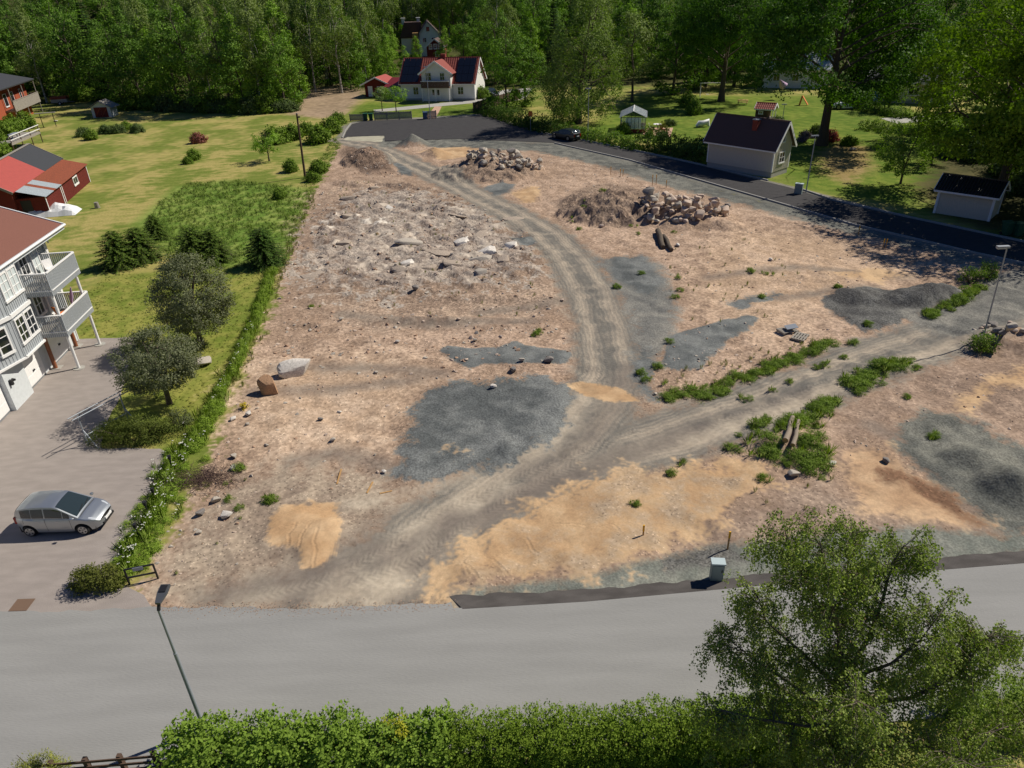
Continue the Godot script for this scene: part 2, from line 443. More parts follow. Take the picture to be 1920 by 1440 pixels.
	zone(srgb(184, 152, 120), srgb(204, 174, 140), 1.2, 0.9, 0.08, 0.5, [1585, 845, 1660, 832, 1700, 880, 1780, 930, 1860, 975, 1800, 985, 1700, 968, 1625, 958, 1582, 900], 0.0, 5)
	zone(srgb(110, 84, 66), srgb(136, 106, 84), 0.8, 0.6, 0.12, 0.6, [1640, 872, 1690, 885, 1760, 915, 1820, 955, 1840, 985, 1790, 965, 1720, 925, 1660, 895], 0.0, 1)
	zone(s1, s2, 0.9, 0.7, 0.06, 0.3, [790, 284, 850, 274, 905, 280, 880, 294, 830, 300], 0.0, 5)
	zone(s1, s2, 0.7, 0.5, 0.06, 0.3, [960, 362, 985, 352, 1012, 350, 1008, 378, 980, 380], 0.0, 5)
	zone(s1, s2, 1.2, 0.9, 0.06, 0.3, [1560, 516, 1640, 505, 1700, 515, 1640, 528], 0.0, 5)
	zone(s1, s2, 0.8, 0.5, 0.06, 0.3, [830, 845, 850, 838, 865, 848, 850, 858], 0.0, 5)

	# --- heaps
	mound(690, 302, 3.6, 4.0, 0.2, 1.9, 0.3, 0.8)
	mound(715, 318, 4.0, 2.6, 0.7, 0.8, 0.4)
	mound(775, 272, 2.6, 2.2, 0.0, 1.6, 0.08)
	mound(815, 289, 2.2, 1.7, 0.0, 1.0, 0.12)
	mound(915, 324, 7.0, 5.0, 0.1, 2.0, 0.3, 0.8)
	mound(1150, 402, 5.6, 3.8, 0.15, 2.4, 0.3, 0.75)
	mound(1090, 380, 3.0, 2.4, 0.1, 1.0, 0.4)
	mound(1290, 412, 4.6, 3.4, 0.1, 1.1, 0.3)
	mound(1360, 425, 2.6, 1.6, 0.3, 0.6, 0.4)
	mound(565, 1000, 1.9, 1.6, 0.0, 0.30, 0.2, 0.6)
	mound(610, 1015, 1.0, 1.6, 0.3, 0.26, 0.2, 0.6)
	mound(1740, 557, 3.4, 1.5, -0.2, 1.0, 0.3, 0.8)
	mound(1600, 558, 2.4, 1.5, 0.3, 0.6, 0.3, 0.8)
	mound(1832, 858, 1.8, 1.0, 0.0, 0.55, 0.2, 0.8)
	mound(1892, 912, 1.4, 1.6, 0.2, 1.0, 0.2, 0.8)
	mound(1900, 640, 4.0, 2.2, 0.1, 0.9, 0.4)
	mound(1490, 830, 2.6, 2.2, 0.2, 0.5, 0.3)
	for a in [[800, 602, 8.0, 0.7, 0.05, 0.3], [640, 560, 4.5, 0.7, -0.2, 0.25], [930, 560, 5.5, 0.7, 0.1, 0.3], [700, 640, 6.0, 0.5, 0.0, 0.18], [960, 615, 4.0, 0.5, 0.1, 0.22], [590, 610, 3.0, 0.6, 0.3, 0.25], [1390, 480, 5.0, 0.6, -0.25, 0.25], [1500, 520, 5.0, 0.6, -0.15, 0.2], [1330, 455, 3.0, 0.8, -0.2, 0.3], [660, 345, 3.0, 1.2, 0.4, 0.5], [760, 350, 4.0, 1.3, 0.5, 0.5], [850, 400, 3.0, 1.0, 0.6, 0.35], [1620, 690, 3.0, 0.5, 0.35, 0.2], [1760, 790, 3.0, 0.4, -0.3, 0.15]]:
		mound(a[0], a[1], a[2], a[3], a[4], a[5], 0.5, 0.8)
	mound(1000, 690, 5.0, 0.5, 0.02, 0.12, 0.4)
	mound(1680, 912, 3.4, 0.45, -0.5, 0.16, 0.4)

func field_of(rect: Rect2) -> Array:
	var all := []
	var cx := rect.size.x / LOW
	var cz := rect.size.y / LOW
	for zn in zones:
		var f := PackedByteArray()
		f.resize(LOW * LOW)
		var pts: PackedVector2Array = zn.pts
		var lo := Vector2(1e9, 1e9)
		var hi := Vector2(-1e9, -1e9)
		for p in pts:
			lo = lo.min(p); hi = hi.max(p)
		var grow: float = 3.2 + zn.track * 0.5
		var i0 := clampi(int((lo.x - grow - rect.position.x) / cx), 0, LOW); var i1 := clampi(int((hi.x + grow - rect.position.x) / cx) + 1, 0, LOW)
		var j0 := clampi(int((lo.y - grow - rect.position.y) / cz), 0, LOW); var j1 := clampi(int((hi.y + grow - rect.position.y) / cz) + 1, 0, LOW)
		var np := pts.size()
		var open: bool = zn.track > 0.0
		var ne := np - 1 if open else np
		var any := false
		for j in range(j0, j1):
			var z := rect.position.y + (j + 0.5) * cz
			for i in range(i0, i1):
				var x := rect.position.x + (i + 0.5) * cx
				var best := 1e9
				var inside := false
				for e in ne:
					var a := pts[e]
					var b := pts[(e + 1) % np]
					var dx := b.x - a.x
					var dz := b.y - a.y
					var k := clampf(((x - a.x) * dx + (z - a.y) * dz) / (dx * dx + dz * dz), 0.0, 1.0)
					var qx := a.x + dx * k - x
					var qz := a.y + dz * k - z
					best = minf(best, qx * qx + qz * qz)
					if not open and (a.y > z) != (b.y > z) and x < dx * (z - a.y) / dz + a.x:
						inside = not inside
				var sd := sqrt(best)
				if open: sd = zn.track * 0.5 - sd
				elif not inside: sd = -sd
				if sd > -3.0:
					f[j * LOW + i] = clampi(int(128.5 + sd * 42.0), 1, 255)
					any = true
		all.append(f if any else PackedByteArray())
	return all

func probe(k: int, x: float, z: float) -> float:    # signed distance to a zone's edge, in metres, from the NEAR field
	var f: PackedByteArray = fields.near[k]
	var u := clampf((x - NEAR.position.x) / NEAR.size.x * LOW - 0.5, 0, LOW - 1.001)
	var w := clampf((z - NEAR.position.y) / NEAR.size.y * LOW - 0.5, 0, LOW - 1.001)
	var i := int(u); var j := int(w)
	var a := lerpf(f[j * LOW + i], f[j * LOW + i + 1], u - i)
	var b := lerpf(f[j * LOW + LOW + i], f[j * LOW + LOW + i + 1], u - i)
	return (lerpf(a, b, w - j) - 128.0) / 42.0

func hgt(x: float, z: float) -> float:
	var h := 0.0
	if z < -165.0:
		h += smoothstep(0.0, 220.0, -165.0 - z) * 20.0
	if x < -90.0:
		h += smoothstep(0.0, 160.0, -90.0 - x) * 4.0
	if x > -40.0 and x < 56.0 and z > -110.0 and z < -15.0:
		var s := probe(site_zone, x, z)
		if s > 0.0:
			var edge := minf(s / 2.5, 1.0)
			h += edge * (0.14 * bumps.get_noise_2d(x, z) + 0.10 * bumps.get_noise_2d(x * 4.0, z * 4.0) * (0.4 + absf(bumps.get_noise_2d(x * 0.4 + 90.0, z * 0.4)) * 2.0))
			var o := probe(outcrop_zone, x, z)
			if o > -2.9:
				var k := smoothstep(-2.9, 1.5, o)
				h += k * (0.58 * (0.42 - absf(ridges.get_noise_2d(x, z * 1.5))) + 0.22 * bumps.get_noise_2d(x * 4.0 + 7.0, z * 4.0) + 0.10 * bumps.get_noise_2d(x * 9.0, z * 9.0) + 0.1)
			for k in raised:
				var g := probe(k, x, z)
				if g > -0.3: h += 0.09 * smoothstep(-0.3, 0.35, g)
			for m in mounds:
				var dx: float = x - m[0]
				var dz: float = z - m[1]
				if absf(dx) > m[2] * 1.6 + m[3] and absf(dz) > m[3] * 1.6 + m[2]: continue
				var u: float = (dx * m[4] + dz * m[5]) / m[2]
				var w: float = (-dx * m[5] + dz * m[4]) / m[3]
				var d: float = sqrt(u * u + w * w) + m[7] * 0.5 * bumps.get_noise_2d(x * 5.0 + m[0], z * 5.0)
				if d < 1.0:
					h += m[6] * pow(1.0 - d, m[8]) * (1.0 + 0.45 * m[7] * bumps.get_noise_2d(x * 7.0, z * 7.0))
	return h

func noise_bytes(sd: int, per_m: float, rect: Rect2, size: int, made: int, oct: int) -> PackedByteArray:
	var f := FastNoiseLite.new()
	var s := rect.size.x / made
	f.seed = sd
	f.noise_type = FastNoiseLite.TYPE_SIMPLEX
	f.fractal_octaves = oct
	f.frequency = per_m * s
	f.offset = Vector3(rect.position.x / s, rect.position.y / s, 0)
	var im := f.get_image(made, int(made * rect.size.y / rect.size.x + 0.5), false, false, false)
	im.convert(Image.FORMAT_L8)
	im.resize(size, size, Image.INTERPOLATE_BILINEAR)
	return im.get_data()

var job := {}

func paint_rows(chunk: int):
	var size: int = job.size
	var rows: int = job.rows
	var y0 := chunk * rows
	var rgb := PackedByteArray(); rgb.resize(size * rows * 3)
	var hb := PackedByteArray(); hb.resize(size * rows)
	var na: PackedByteArray = job.na
	var nb: PackedByteArray = job.nb
	var nc: PackedByteArray = job.nc
	var masks: Array = job.masks
	var half: int = size / 2
	var cell: float = job.cell
	var rx: float = job.rx
	var rz: float = job.rz
	var r2 := RandomNumberGenerator.new()
	r2.seed = 77 + chunk
	var lawn_a := srgb(114, 128, 56)
	var lawn_b := srgb(172, 160, 98)
	for tile in size / 64:
		# the zones that reach this tile of 64 columns
		var act := []
		var per := size / LOW
		for k in zones.size():
			var low: PackedByteArray = job.low[k]
			if low.is_empty(): continue
			var on := false
			for j in range(maxi(y0 / per - 1, 0), mini((y0 + rows) / per + 2, LOW)):
				for i in range(maxi(tile * 64 / per - 1, 0), mini((tile * 64 + 64) / per + 2, LOW)):
					if low[j * LOW + i] > 30:
						on = true
						break
				if on: break
			if on:
				var zn = zones[k]
				act.append([masks[k], zn.a, zn.b, zn.warp, 1.0 / zn.soft, zn.speck, zn.relief, zn.track, zn.grain])
		for yy in rows:
			var y := y0 + yy
			var mrow := (y >> 1) * half
			for xx in 64:
				var x := tile * 64 + xx
				var at := y * size + x
				var a := na[at] / 255.0
				var b := nb[at] / 255.0
				var c := nc[at] / 255.0
				var k := clampf((c - 0.5) * 2.2 + (b - 0.5) * 1.2 + 0.5, 0.0, 1.0)
				k = clampf(k + 0.16 * sin(((rx + x * cell) * 0.22 + (rz + y * cell) * 0.97 + 3.0 * (c - 0.5)) * 4.2), 0.0, 1.0)      # mowing lanes
				var sp := 0.22 * (a - 0.5)
				var cr := (lawn_a.r + (lawn_b.r - lawn_a.r) * k) * (1.0 + sp)
				var cg := (lawn_a.g + (lawn_b.g - lawn_a.g) * k) * (1.0 + sp)
				var cb := (lawn_a.b + (lawn_b.b - lawn_a.b) * k) * (1.0 + sp)
				var hh := 0.5 + 0.25 * (a - 0.5)
				for zz in act:
					var mv: int = zz[0][mrow + (x >> 1)]
					if mv < 20: continue
					var sd := (mv - 128) * 0.0238
					var w: float = (sd + (b * 0.7 + a * 0.5 + c * 0.3 - 0.75) * 2.0 * zz[3]) * zz[4] + 0.5
					if w <= 0.0: continue
					if w > 1.0: w = 1.0
					var ca: Color = zz[1]
					var cc: Color = zz[2]
					var q := clampf((b - 0.5) * 1.8 + (c - 0.5) * 1.4 + 0.5, 0.0, 1.0)
					var l := 1.0
					var dh: float = (a - 0.5) * 0.5 + (b - 0.5) * 0.3
					var rnd := r2.randf()
					match zz[8]:
						1:       # soil with stones and clods
							l = 1.0 + zz[5] * ((a - 0.5) * 2.6 + (rnd - 0.5) * 1.1)
							q = clampf(q + (a - 0.5) * 0.8, 0.0, 1.2)
							if rnd > 0.975:
								l += 0.28; dh += 0.6
							elif rnd < 0.035:
								l -= 0.28; dh -= 0.3
						2:       # scraped rock
							l = 1.0 + zz[5] * ((b - 0.5) * 3.0 + (rnd - 0.5))
						3:       # driven gravel with pale wheel tracks
							if zz[7] > 0.0:
								var off: float = absf(zz[7] * 0.5 - sd + (b - 0.5) * 0.35)
								var rut := maxf(0.0, 1.0 - absf(off - 0.95) / 0.72)
								q = clampf(0.2 + rut * 1.0 + (b - 0.5) * 0.9 + 0.28 * sin(off * 21.0 + (c - 0.5) * 14.0) * (0.4 + b), 0.0, 1.4)
								dh -= rut * 0.35
							else:
								q = clampf(q + (b - 0.5), 0.0, 1.3)
							l = 1.0 + zz[5] * ((rnd - 0.5) * 1.6 + (a - 0.5) * 1.4)
						4:       # crushed stone
							l = 1.0 + zz[5] * ((rnd - 0.5) * 2.4 + (a - 0.5) * 0.8)
							dh = (rnd - 0.5) * 0.6 + (b - 0.5) * 0.2
						5:       # sand
							l = 1.0 + zz[5] * ((rnd - 0.5) * 1.2 + (a - 0.5) * 1.8)
						_:
							l = 1.0 + zz[5] * ((a - 0.5) * 2.0 + (rnd - 0.5))
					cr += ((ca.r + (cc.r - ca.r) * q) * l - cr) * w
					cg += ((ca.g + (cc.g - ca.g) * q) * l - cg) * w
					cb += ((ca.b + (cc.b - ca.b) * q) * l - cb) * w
					hh += (0.5 + dh * zz[6] * 0.6 - hh) * w
				var o := (yy * size + x) * 3
				rgb[o] = clampi(int(cr * 240.0), 0, 255)
				rgb[o + 1] = clampi(int(cg * 240.0), 0, 255)
				rgb[o + 2] = clampi(int(cb * 240.0), 0, 255)
				hb[yy * size + x] = clampi(int(hh * 255.0), 0, 255)
	job.out[chunk] = [rgb, hb]

func paint(rect: Rect2, size: int, low: Array) -> StandardMaterial3D:
	var masks := []
	for f in low:
		if f.is_empty():
			masks.append(f)
		else:
			var im := Image.create_from_data(LOW, LOW, false, Image.FORMAT_L8, f)
			im.resize(size / 2, size / 2, Image.INTERPOLATE_BILINEAR)
			masks.append(im.get_data())
	var rows := 16
	var n := size / rows
	var out := []
	out.resize(n)
	job = {"cell": rect.size.x / size, "rx": rect.position.x, "rz": rect.position.y, "size": size, "rows": rows, "low": low, "masks": masks, "out": out,
		"na": noise_bytes(3, 3.0, rect, size, mini(size, 1024), 3), "nb": noise_bytes(5, 0.5, rect, size, mini(size, 1024), 5), "nc": noise_bytes(9, 0.09, rect, size, 512, 4)}
	var id := WorkerThreadPool.add_group_task(paint_rows, n, -1, true)
	WorkerThreadPool.wait_for_group_task_completion(id)
	var rgb := PackedByteArray()
	var hb := PackedByteArray()
	for o in out:
		rgb.append_array(o[0])
		hb.append_array(o[1])
	tread(rect, size, hb)
	var m := StandardMaterial3D.new()
	m.albedo_texture = ImageTexture.create_from_image(Image.create_from_data(size, size, false, Image.FORMAT_RGB8, rgb))
	m.roughness = 0.95
	m.metallic_specular = 0.2
	m.heightmap_enabled = true
	m.heightmap_texture = ImageTexture.create_from_image(Image.create_from_data(size, size, false, Image.FORMAT_L8, hb))
	m.heightmap_scale = 9.0
	m.texture_repeat = false
	job = {}
	return m

func tread(rect: Rect2, size: int, hb: PackedByteArray):      # prints of tyre lugs pressed into gravel and sand
	if rect != NEAR: return
	var s := rect.size.x / size
	for tr in [[[1000, 742, 940, 775, 860, 812], 0.55], [[1062, 745, 1010, 790, 930, 835], 0.55], [[745, 765, 758, 800, 752, 840], 0.5], [[825, 760, 818, 800], 0.6], [[1600, 925, 1622, 975, 1650, 1010], 0.6], [[1682, 950, 1700, 990], 0.6],
			[[700, 1010, 850, 950, 1010, 880, 1200, 805], 0.6], [[640, 1100, 800, 1040, 960, 930, 1100, 860], 0.6], [[480, 1120, 620, 1085, 760, 1010], 0.6], [[780, 1100, 800, 1040, 830, 980], 0.6], [[1120, 715, 1145, 660, 1130, 600], 0.55], [[1080, 730, 1105, 690], 0.5], [[1330, 800, 1480, 745, 1620, 690], 0.5], [[1380, 830, 1530, 770, 1680, 705], 0.5]]:
		var pts := px_line(tr[0])
		var w: float = tr[1]
		var run := 0.0
		for e in pts.size() - 1:
			var a := pts[e]; var b := pts[e + 1]
			var d := (b - a).normalized()
			var len := a.distance_to(b)
			var q := Vector2(-d.y, d.x)
			for i in int(len / s * 1.3):
				for j in range(-int(w * 0.65 / s), int(w * 0.65 / s) + 1):
					var u := i * s / 1.3
					var off := j * s / 1.3
					if absf(off) > w / 2: continue
					var p := a + d * u + q * off
					var x := int((p.x - rect.position.x) / s); var y := int((p.y - rect.position.y) / s)
					if x < 0 or y < 0 or x >= size or y >= size: continue
					var lug := sin((run + u - absf(off) * 0.9) * TAU / 0.26)
					hb[y * size + x] = clampi(int(hb[y * size + x] - 4 + 11 * lug * minf(1.0, 0.35 + 1.3 * absf(sin(u * 0.9 + run)))), 0, 255)
			run += len
	for gr in [[502, 985, 560, 962, 625, 950], [512, 1000, 575, 985, 600, 982], [540, 1030, 545, 1005, 560, 985], [560, 1034, 575, 1000, 590, 985], [590, 1064, 592, 1030, 598, 1000], [600, 975, 630, 970], [520, 965, 600, 948], [870, 1060, 905, 1092], [925, 1048, 955, 1082], [880, 1080, 868, 1060, 880, 1040], [985, 1010, 1010, 1040], [1040, 980, 1100, 985], [1110, 990, 1150, 985, 1165, 1000], [900, 1050, 960, 1030], [1000, 1060, 1060, 1040], [1180, 920, 1240, 910], [480, 560, 1040, 590], [640, 650, 900, 640], [1300, 480, 1520, 470, 1700, 500], [1350, 500, 1500, 545], [1460, 520, 1600, 500]]:
		var pts := px_line(gr)
		for e in pts.size() - 1:
			var a := pts[e]; var b := pts[e + 1]
			var q := (b - a).normalized().orthogonal()
			for i in int(a.distance_to(b) / s * 1.4):
				var u := i * s / 1.4 / a.distance_to(b)
				var wob := q * 0.04 * sin(u * 5.0 + a.x * 3.0)
				for j in range(-2, 3):
					var p := a.lerp(b, u) + wob + q * j * s
					var x := int((p.x - rect.position.x) / s); var y := int((p.y - rect.position.y) / s)
					if x < 0 or y < 0 or x >= size or y >= size: continue
					hb[y * size + x] = clampi(hb[y * size + x] + [12, -6, -26, -6, 12][j + 2], 0, 255)

func make_ground():
	bumps.seed = 4; bumps.frequency = 0.18; bumps.fractal_octaves = 3
	ridges.seed = 8; ridges.frequency = 0.22; ridges.fractal_octaves = 3
	set_zones()
	fields.near = field_of(NEAR)
	var t0 := Time.get_ticks_msec()
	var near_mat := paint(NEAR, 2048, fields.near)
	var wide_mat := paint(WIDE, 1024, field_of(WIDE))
	near_mat.resource_name = "plot_soil"
	wide_mat.resource_name = "land_soil"
	wide_mat.heightmap_scale = 12.0
	print("ground painted ", Time.get_ticks_msec() - t0)
	var mesh := ArrayMesh.new()
	var xs := []
	var zs := []
	for i in 401: xs.append(NEAR.position.x + i * 0.25)
	for i in 401: zs.append(NEAR.position.y + i * 0.25)
	grid(mesh, xs, zs, NEAR, false)
	xs = steps([[-900, -220, 34.0], [-220, -46, 2.9], [-46, 54, 5.0], [54, 220, 3.0], [220, 900, 34.0]])
	zs = steps([[-1500, -330, 39.0], [-330, -112, 3.0], [-112, -12, 5.0], [-12, 30, 3.0], [30, 150, 30.0]])
	grid(mesh, xs, zs, WIDE, true)
	var o := hold("ground", mesh, null)
	mesh.surface_set_material(0, near_mat)
	mesh.surface_set_material(1, wide_mat)
	structure(o)
	print("ground ", Time.get_ticks_msec() - t0)

func steps(runs: Array) -> Array:
	var o := []
	for r in runs:
		var n := int(round((r[1] - r[0]) / r[2]))
		for i in n: o.append(r[0] + (r[1] - r[0]) * float(i) / n)
	o.append(runs[-1][1])
	return o

func grid(mesh: ArrayMesh, xs: Array, zs: Array, rect: Rect2, hole: bool):
	var v := PackedVector3Array()
	var uv := PackedVector2Array()
	var ix := PackedInt32Array()
	var nx := xs.size()
	for z in zs:
		for x in xs:
			v.append(Vector3(x, hgt(x, z), z))
			uv.append(Vector2((x - rect.position.x) / rect.size.x, (z - rect.position.y) / rect.size.y))
	for j in zs.size() - 1:
		for i in nx - 1:
			if hole and xs[i] >= NEAR.position.x - 0.01 and xs[i + 1] <= NEAR.end.x + 0.01 and zs[j] >= NEAR.position.y - 0.01 and zs[j + 1] <= NEAR.end.y + 0.01: continue
			var a := j * nx + i
			ix.append_array([a, a + 1, a + nx, a + 1, a + nx + 1, a + nx])
	var n := PackedVector3Array()
	n.resize(v.size())
	for j in zs.size():
		for i in nx:
			var l := v[j * nx + maxi(i - 1, 0)]; var r := v[j * nx + mini(i + 1, nx - 1)]
			var f := v[maxi(j - 1, 0) * nx + i]; var b := v[mini(j + 1, zs.size() - 1) * nx + i]
			n[j * nx + i] = (b - f).cross(r - l).normalized()
	var arr := []
	arr.resize(Mesh.ARRAY_MAX)
	arr[Mesh.ARRAY_VERTEX] = v; arr[Mesh.ARRAY_NORMAL] = n; arr[Mesh.ARRAY_TEX_UV] = uv; arr[Mesh.ARRAY_INDEX] = ix
	mesh.add_surface_from_arrays(Mesh.PRIMITIVE_TRIANGLES, arr)

# ================================================================ GREENERY
class Leaves:
	var v := PackedVector3Array()
	var n := PackedVector3Array()
	var c := PackedColorArray()
	var ix := PackedInt32Array()
	var r := RandomNumberGenerator.new()

	func unit() -> Vector3:
		var z := r.randf_range(-1, 1)
		var a := r.randf() * TAU
		var s := sqrt(1.0 - z * z)
		return Vector3(cos(a) * s, z, sin(a) * s)

	func leaf(p: Vector3, d: Vector3, out: Vector3, long: float, wide: float, col: Color):   # a pointed leaf from p along d
		var s := d.cross(out)
		if s.length_squared() < 1e-4: s = d.cross(Vector3(0.3, 1, 0.2))
		s = s.normalized()
		var nn := s.cross(d).normalized()
		nn = (nn + out * 0.35).normalized()
		var k := v.size()
		var m := p + d * long * 0.45
		v.append(p); v.append(m + s * wide * 0.5); v.append(p + d * long); v.append(m - s * wide * 0.5)
		n.append(nn); n.append(nn); n.append(nn); n.append(nn)
		c.append(col); c.append(col); c.append(col); c.append(col)
		ix.append(k); ix.append(k + 2); ix.append(k + 1); ix.append(k); ix.append(k + 3); ix.append(k + 2)

	func clump(at: Vector3, size: Vector3, count: int, leafsize: float, a: Color, b: Color, mid: Vector3, aspect := 0.62, hang := 0.0):
		for i in count:
			var u := unit()
			var p := at + u * size * pow(r.randf(), 0.45)
			var o := ((p - mid).normalized() * 0.6 + u * 0.6 + Vector3(0, 0.35, 0)).normalized()
			var d := (unit() + Vector3(0, -hang, 0)).normalized()
			var s := leafsize * r.randf_range(0.65, 1.3)
			leaf(p, d, o, s, s * aspect, a.lerp(b, r.randf()))     # any leaf may have any tone between a and b

	func mesh() -> ArrayMesh:
		var a := []
		a.resize(Mesh.ARRAY_MAX)
		a[Mesh.ARRAY_VERTEX] = v; a[Mesh.ARRAY_NORMAL] = n; a[Mesh.ARRAY_COLOR] = c; a[Mesh.ARRAY_INDEX] = ix
		var m := ArrayMesh.new()
		m.add_surface_from_arrays(Mesh.PRIMITIVE_TRIANGLES, a)
		return m

func lin(r: float, g: float, b: float) -> Color:    # a linear base colour for vertex colours
	return Color(r, g, b)

func leaf_mat(called: String) -> StandardMaterial3D:
	var m := mat(called, Color.WHITE, 0.55, 0.0, true)
	m.cull_mode = BaseMaterial3D.CULL_DISABLED
	m.metallic_specular = 0.15
	m.backlight_enabled = true
	m.backlight = Color(0.72, 0.8, 0.32)
	return m

func girth(kind: String, y: float) -> float:       # crown radius (0..1) at a share y of the crown's height
	match kind:
		"round": return pow(maxf(0.0, 1.0 - pow(absf(2.0 * y - 0.9) / 1.1, 2.2)), 0.5)
		"tall": return pow(sin(PI * pow(clampf(y, 0, 1), 0.7)), 0.7)
		"birch": return pow(sin(PI * pow(clampf(y, 0, 1), 0.6)), 0.8)
		"cone": return pow(1.0 - y, 0.8)
	return 1.0

func tree_shapes(o: Dictionary) -> Array:         # [trunk and limbs, crown]
	var r := RandomNumberGenerator.new()
	r.seed = o.seed
	var h: float = o.h
	var rad: float = o.rad
	var base: float = o.base
	var tr: float = o.trunk
	var wood := Shape.new()
	var stems: int = o.get("stems", 1)
	var lv := Leaves.new()
	lv.r.seed = o.seed + 1
	var mid := Vector3(0, h * (base + 1.0) * 0.5, 0)
	var lump := FastNoiseLite.new()
	lump.seed = o.seed; lump.frequency = 0.8 / rad
	var axes := []
	for s in stems:
		var lean := Vector3(r.randf_range(-1, 1), 0, r.randf_range(-1, 1)) * (0.05 if stems == 1 else 0.22) * h
		var pts := PackedVector3Array()
		var rr := PackedFloat32Array()
		var top := h * (0.93 if s == 0 else r.randf_range(0.7, 0.9))
		for i in 9:
			var f := i / 8.0
			pts.append(Vector3(0, top * f - (0.25 if i == 0 else 0.0), 0) + lean * f * f + Vector3(r.randf_range(-1, 1), 0, r.randf_range(-1, 1)) * 0.02 * h * f)
			rr.append(tr * (1.45 if i == 0 else 1.0) * (1.0 - 0.9 * f) + 0.008)
		wood.tube(pts, rr, o.get("seg", 7))
		axes.append(pts)
	var nl: int = o.limbs
	for i in nl:
		var pts: PackedVector3Array = axes[i % stems]
		var f := lerpf(maxf(base * 0.75, 0.12), 0.9, (i + r.randf()) / nl)
		var p0: Vector3 = pts[int(f * 8)].lerp(pts[mini(int(f * 8) + 1, 8)], f * 8 - int(f * 8))
		var a := i * 2.4 + r.randf()
		var y1 := clampf((f * h - base * h) / (h * (1 - base)) + 0.12, 0.05, 0.97)
		var reach := rad * girth(o.kind, y1) * r.randf_range(0.7, 1.0)
		var d := Vector3(cos(a), 0, sin(a))
		var rise: float = o.get("rise", 0.5) * reach
		var line := PackedVector3Array([p0, p0 + d * reach * 0.35 + Vector3(0, rise * 0.6, 0), p0 + d * reach * 0.7 + Vector3(0, rise, 0), p0 + d * reach + Vector3(0, rise * 0.9 - reach * o.get("droop", 0.0), 0)])
		var lr: float = tr * 0.42 * (1.0 - f * 0.7)
		wood.tube(line, PackedFloat32Array([lr, lr * 0.7, lr * 0.42, 0.012]), 5, false)
		for k in 2:
			var b := a + (0.6 if k else -0.6) + r.randf_range(-0.2, 0.2)
			var q := line[1 + k]
			var e := q + Vector3(cos(b), 0.35, sin(b)) * reach * 0.45
			wood.tube(PackedVector3Array([q, (q + e) / 2 + Vector3(0, 0.08 * reach, 0), e]), PackedFloat32Array([lr * 0.4, lr * 0.25, 0.01]), 4, false)
	var got := 0
	var tries := 0
	var n: int = o.clumps
	while got < n and tries < n * 12:
		tries += 1
		var y := r.randf()
		var g := girth(o.kind, y)
		if r.randf() > g + 0.1: continue
		var a := r.randf() * TAU
		var q := pow(r.randf_range(0.12, 1.0), 0.5)
		var p := Vector3(cos(a) * rad * g * q, h * (base + (1 - base) * y * 0.99), sin(a) * rad * g * q)
		if lump.get_noise_3dv(p) < o.get("gaps", -0.12): continue
		var ax: PackedVector3Array = axes[got % stems]
		var f := p.y / h
		var off: Vector3 = ax[clampi(int(f * 8), 0, 8)]
		p += Vector3(off.x, 0, off.z) * 0.8
		got += 1
		var cr: float = o.clump * r.randf_range(0.6, 1.35)
		var hang: float = o.get("hang", 0.0)
		lv.clump(p - Vector3(0, cr * hang * 0.7, 0), Vector3(cr, cr * (0.72 + hang), cr), int(o.leaves * r.randf_range(0.6, 1.3)), o.leaf, o.c1, o.c2, mid, o.get("aspect", 0.62), hang)
	return [wood.mesh(), lv.mesh()]

func spruce_shapes(h: float, rad: float, sd: int, a: Color, b: Color, bushy := 1.0, spray := 0.34, round := 0.85) -> Array:
	var lv := Leaves.new()
	lv.r.seed = sd
	var r := lv.r
	var wood := Shape.new()
	wood.rod(Vector3(0, -0.2, 0), Vector3(0, h * 0.97, 0), 0.02 * h + 0.02, 0.01, 6)
	var rows := int(14 * bushy + h * 0.7)
	for i in rows:
		var f := (i + r.randf() * 0.6) / rows
		var y := h * (0.04 + 0.95 * f)
		var reach := rad * pow(1.0 - f, round) * r.randf_range(0.85, 1.08) + 0.06
		var arms := int(6 + 7 * (1.0 - f))
		var a0 := r.randf() * TAU
		for k in arms:
			var an := a0 + TAU * k / arms + r.randf_range(-0.2, 0.2)
			var d := Vector3(cos(an), 0, sin(an))
			var len := reach * r.randf_range(0.75, 1.1)
			var tip := Vector3(0, y, 0) + d * len + Vector3(0, -len * lerpf(0.42, -0.15, f), 0)
			wood.tube(PackedVector3Array([Vector3(0, y, 0), tip]), PackedFloat32Array([0.012 * h * (1 - f) + 0.006, 0.005]), 3, false)
			var nn := int(maxf(5.0, len / (spray * 0.26)))
			for j in nn:
				var q := (j + r.randf()) / nn
				var p := Vector3(0, y, 0).lerp(tip, 0.12 + 0.88 * q)
				var s := spray * (1.0 - 0.45 * q) * r.randf_range(0.7, 1.25)
				var dd := (d * 0.8 + d.cross(UP) * (1.0 if j % 2 else -1.0) * 0.8 + Vector3(0, r.randf_range(-0.35, 0.25), 0)).normalized()
				lv.leaf(p, dd, (UP * 0.7 + d * 0.5).normalized(), s, s * 0.42, a.lerp(b, r.randf()))
	return [wood.mesh(), lv.mesh()]

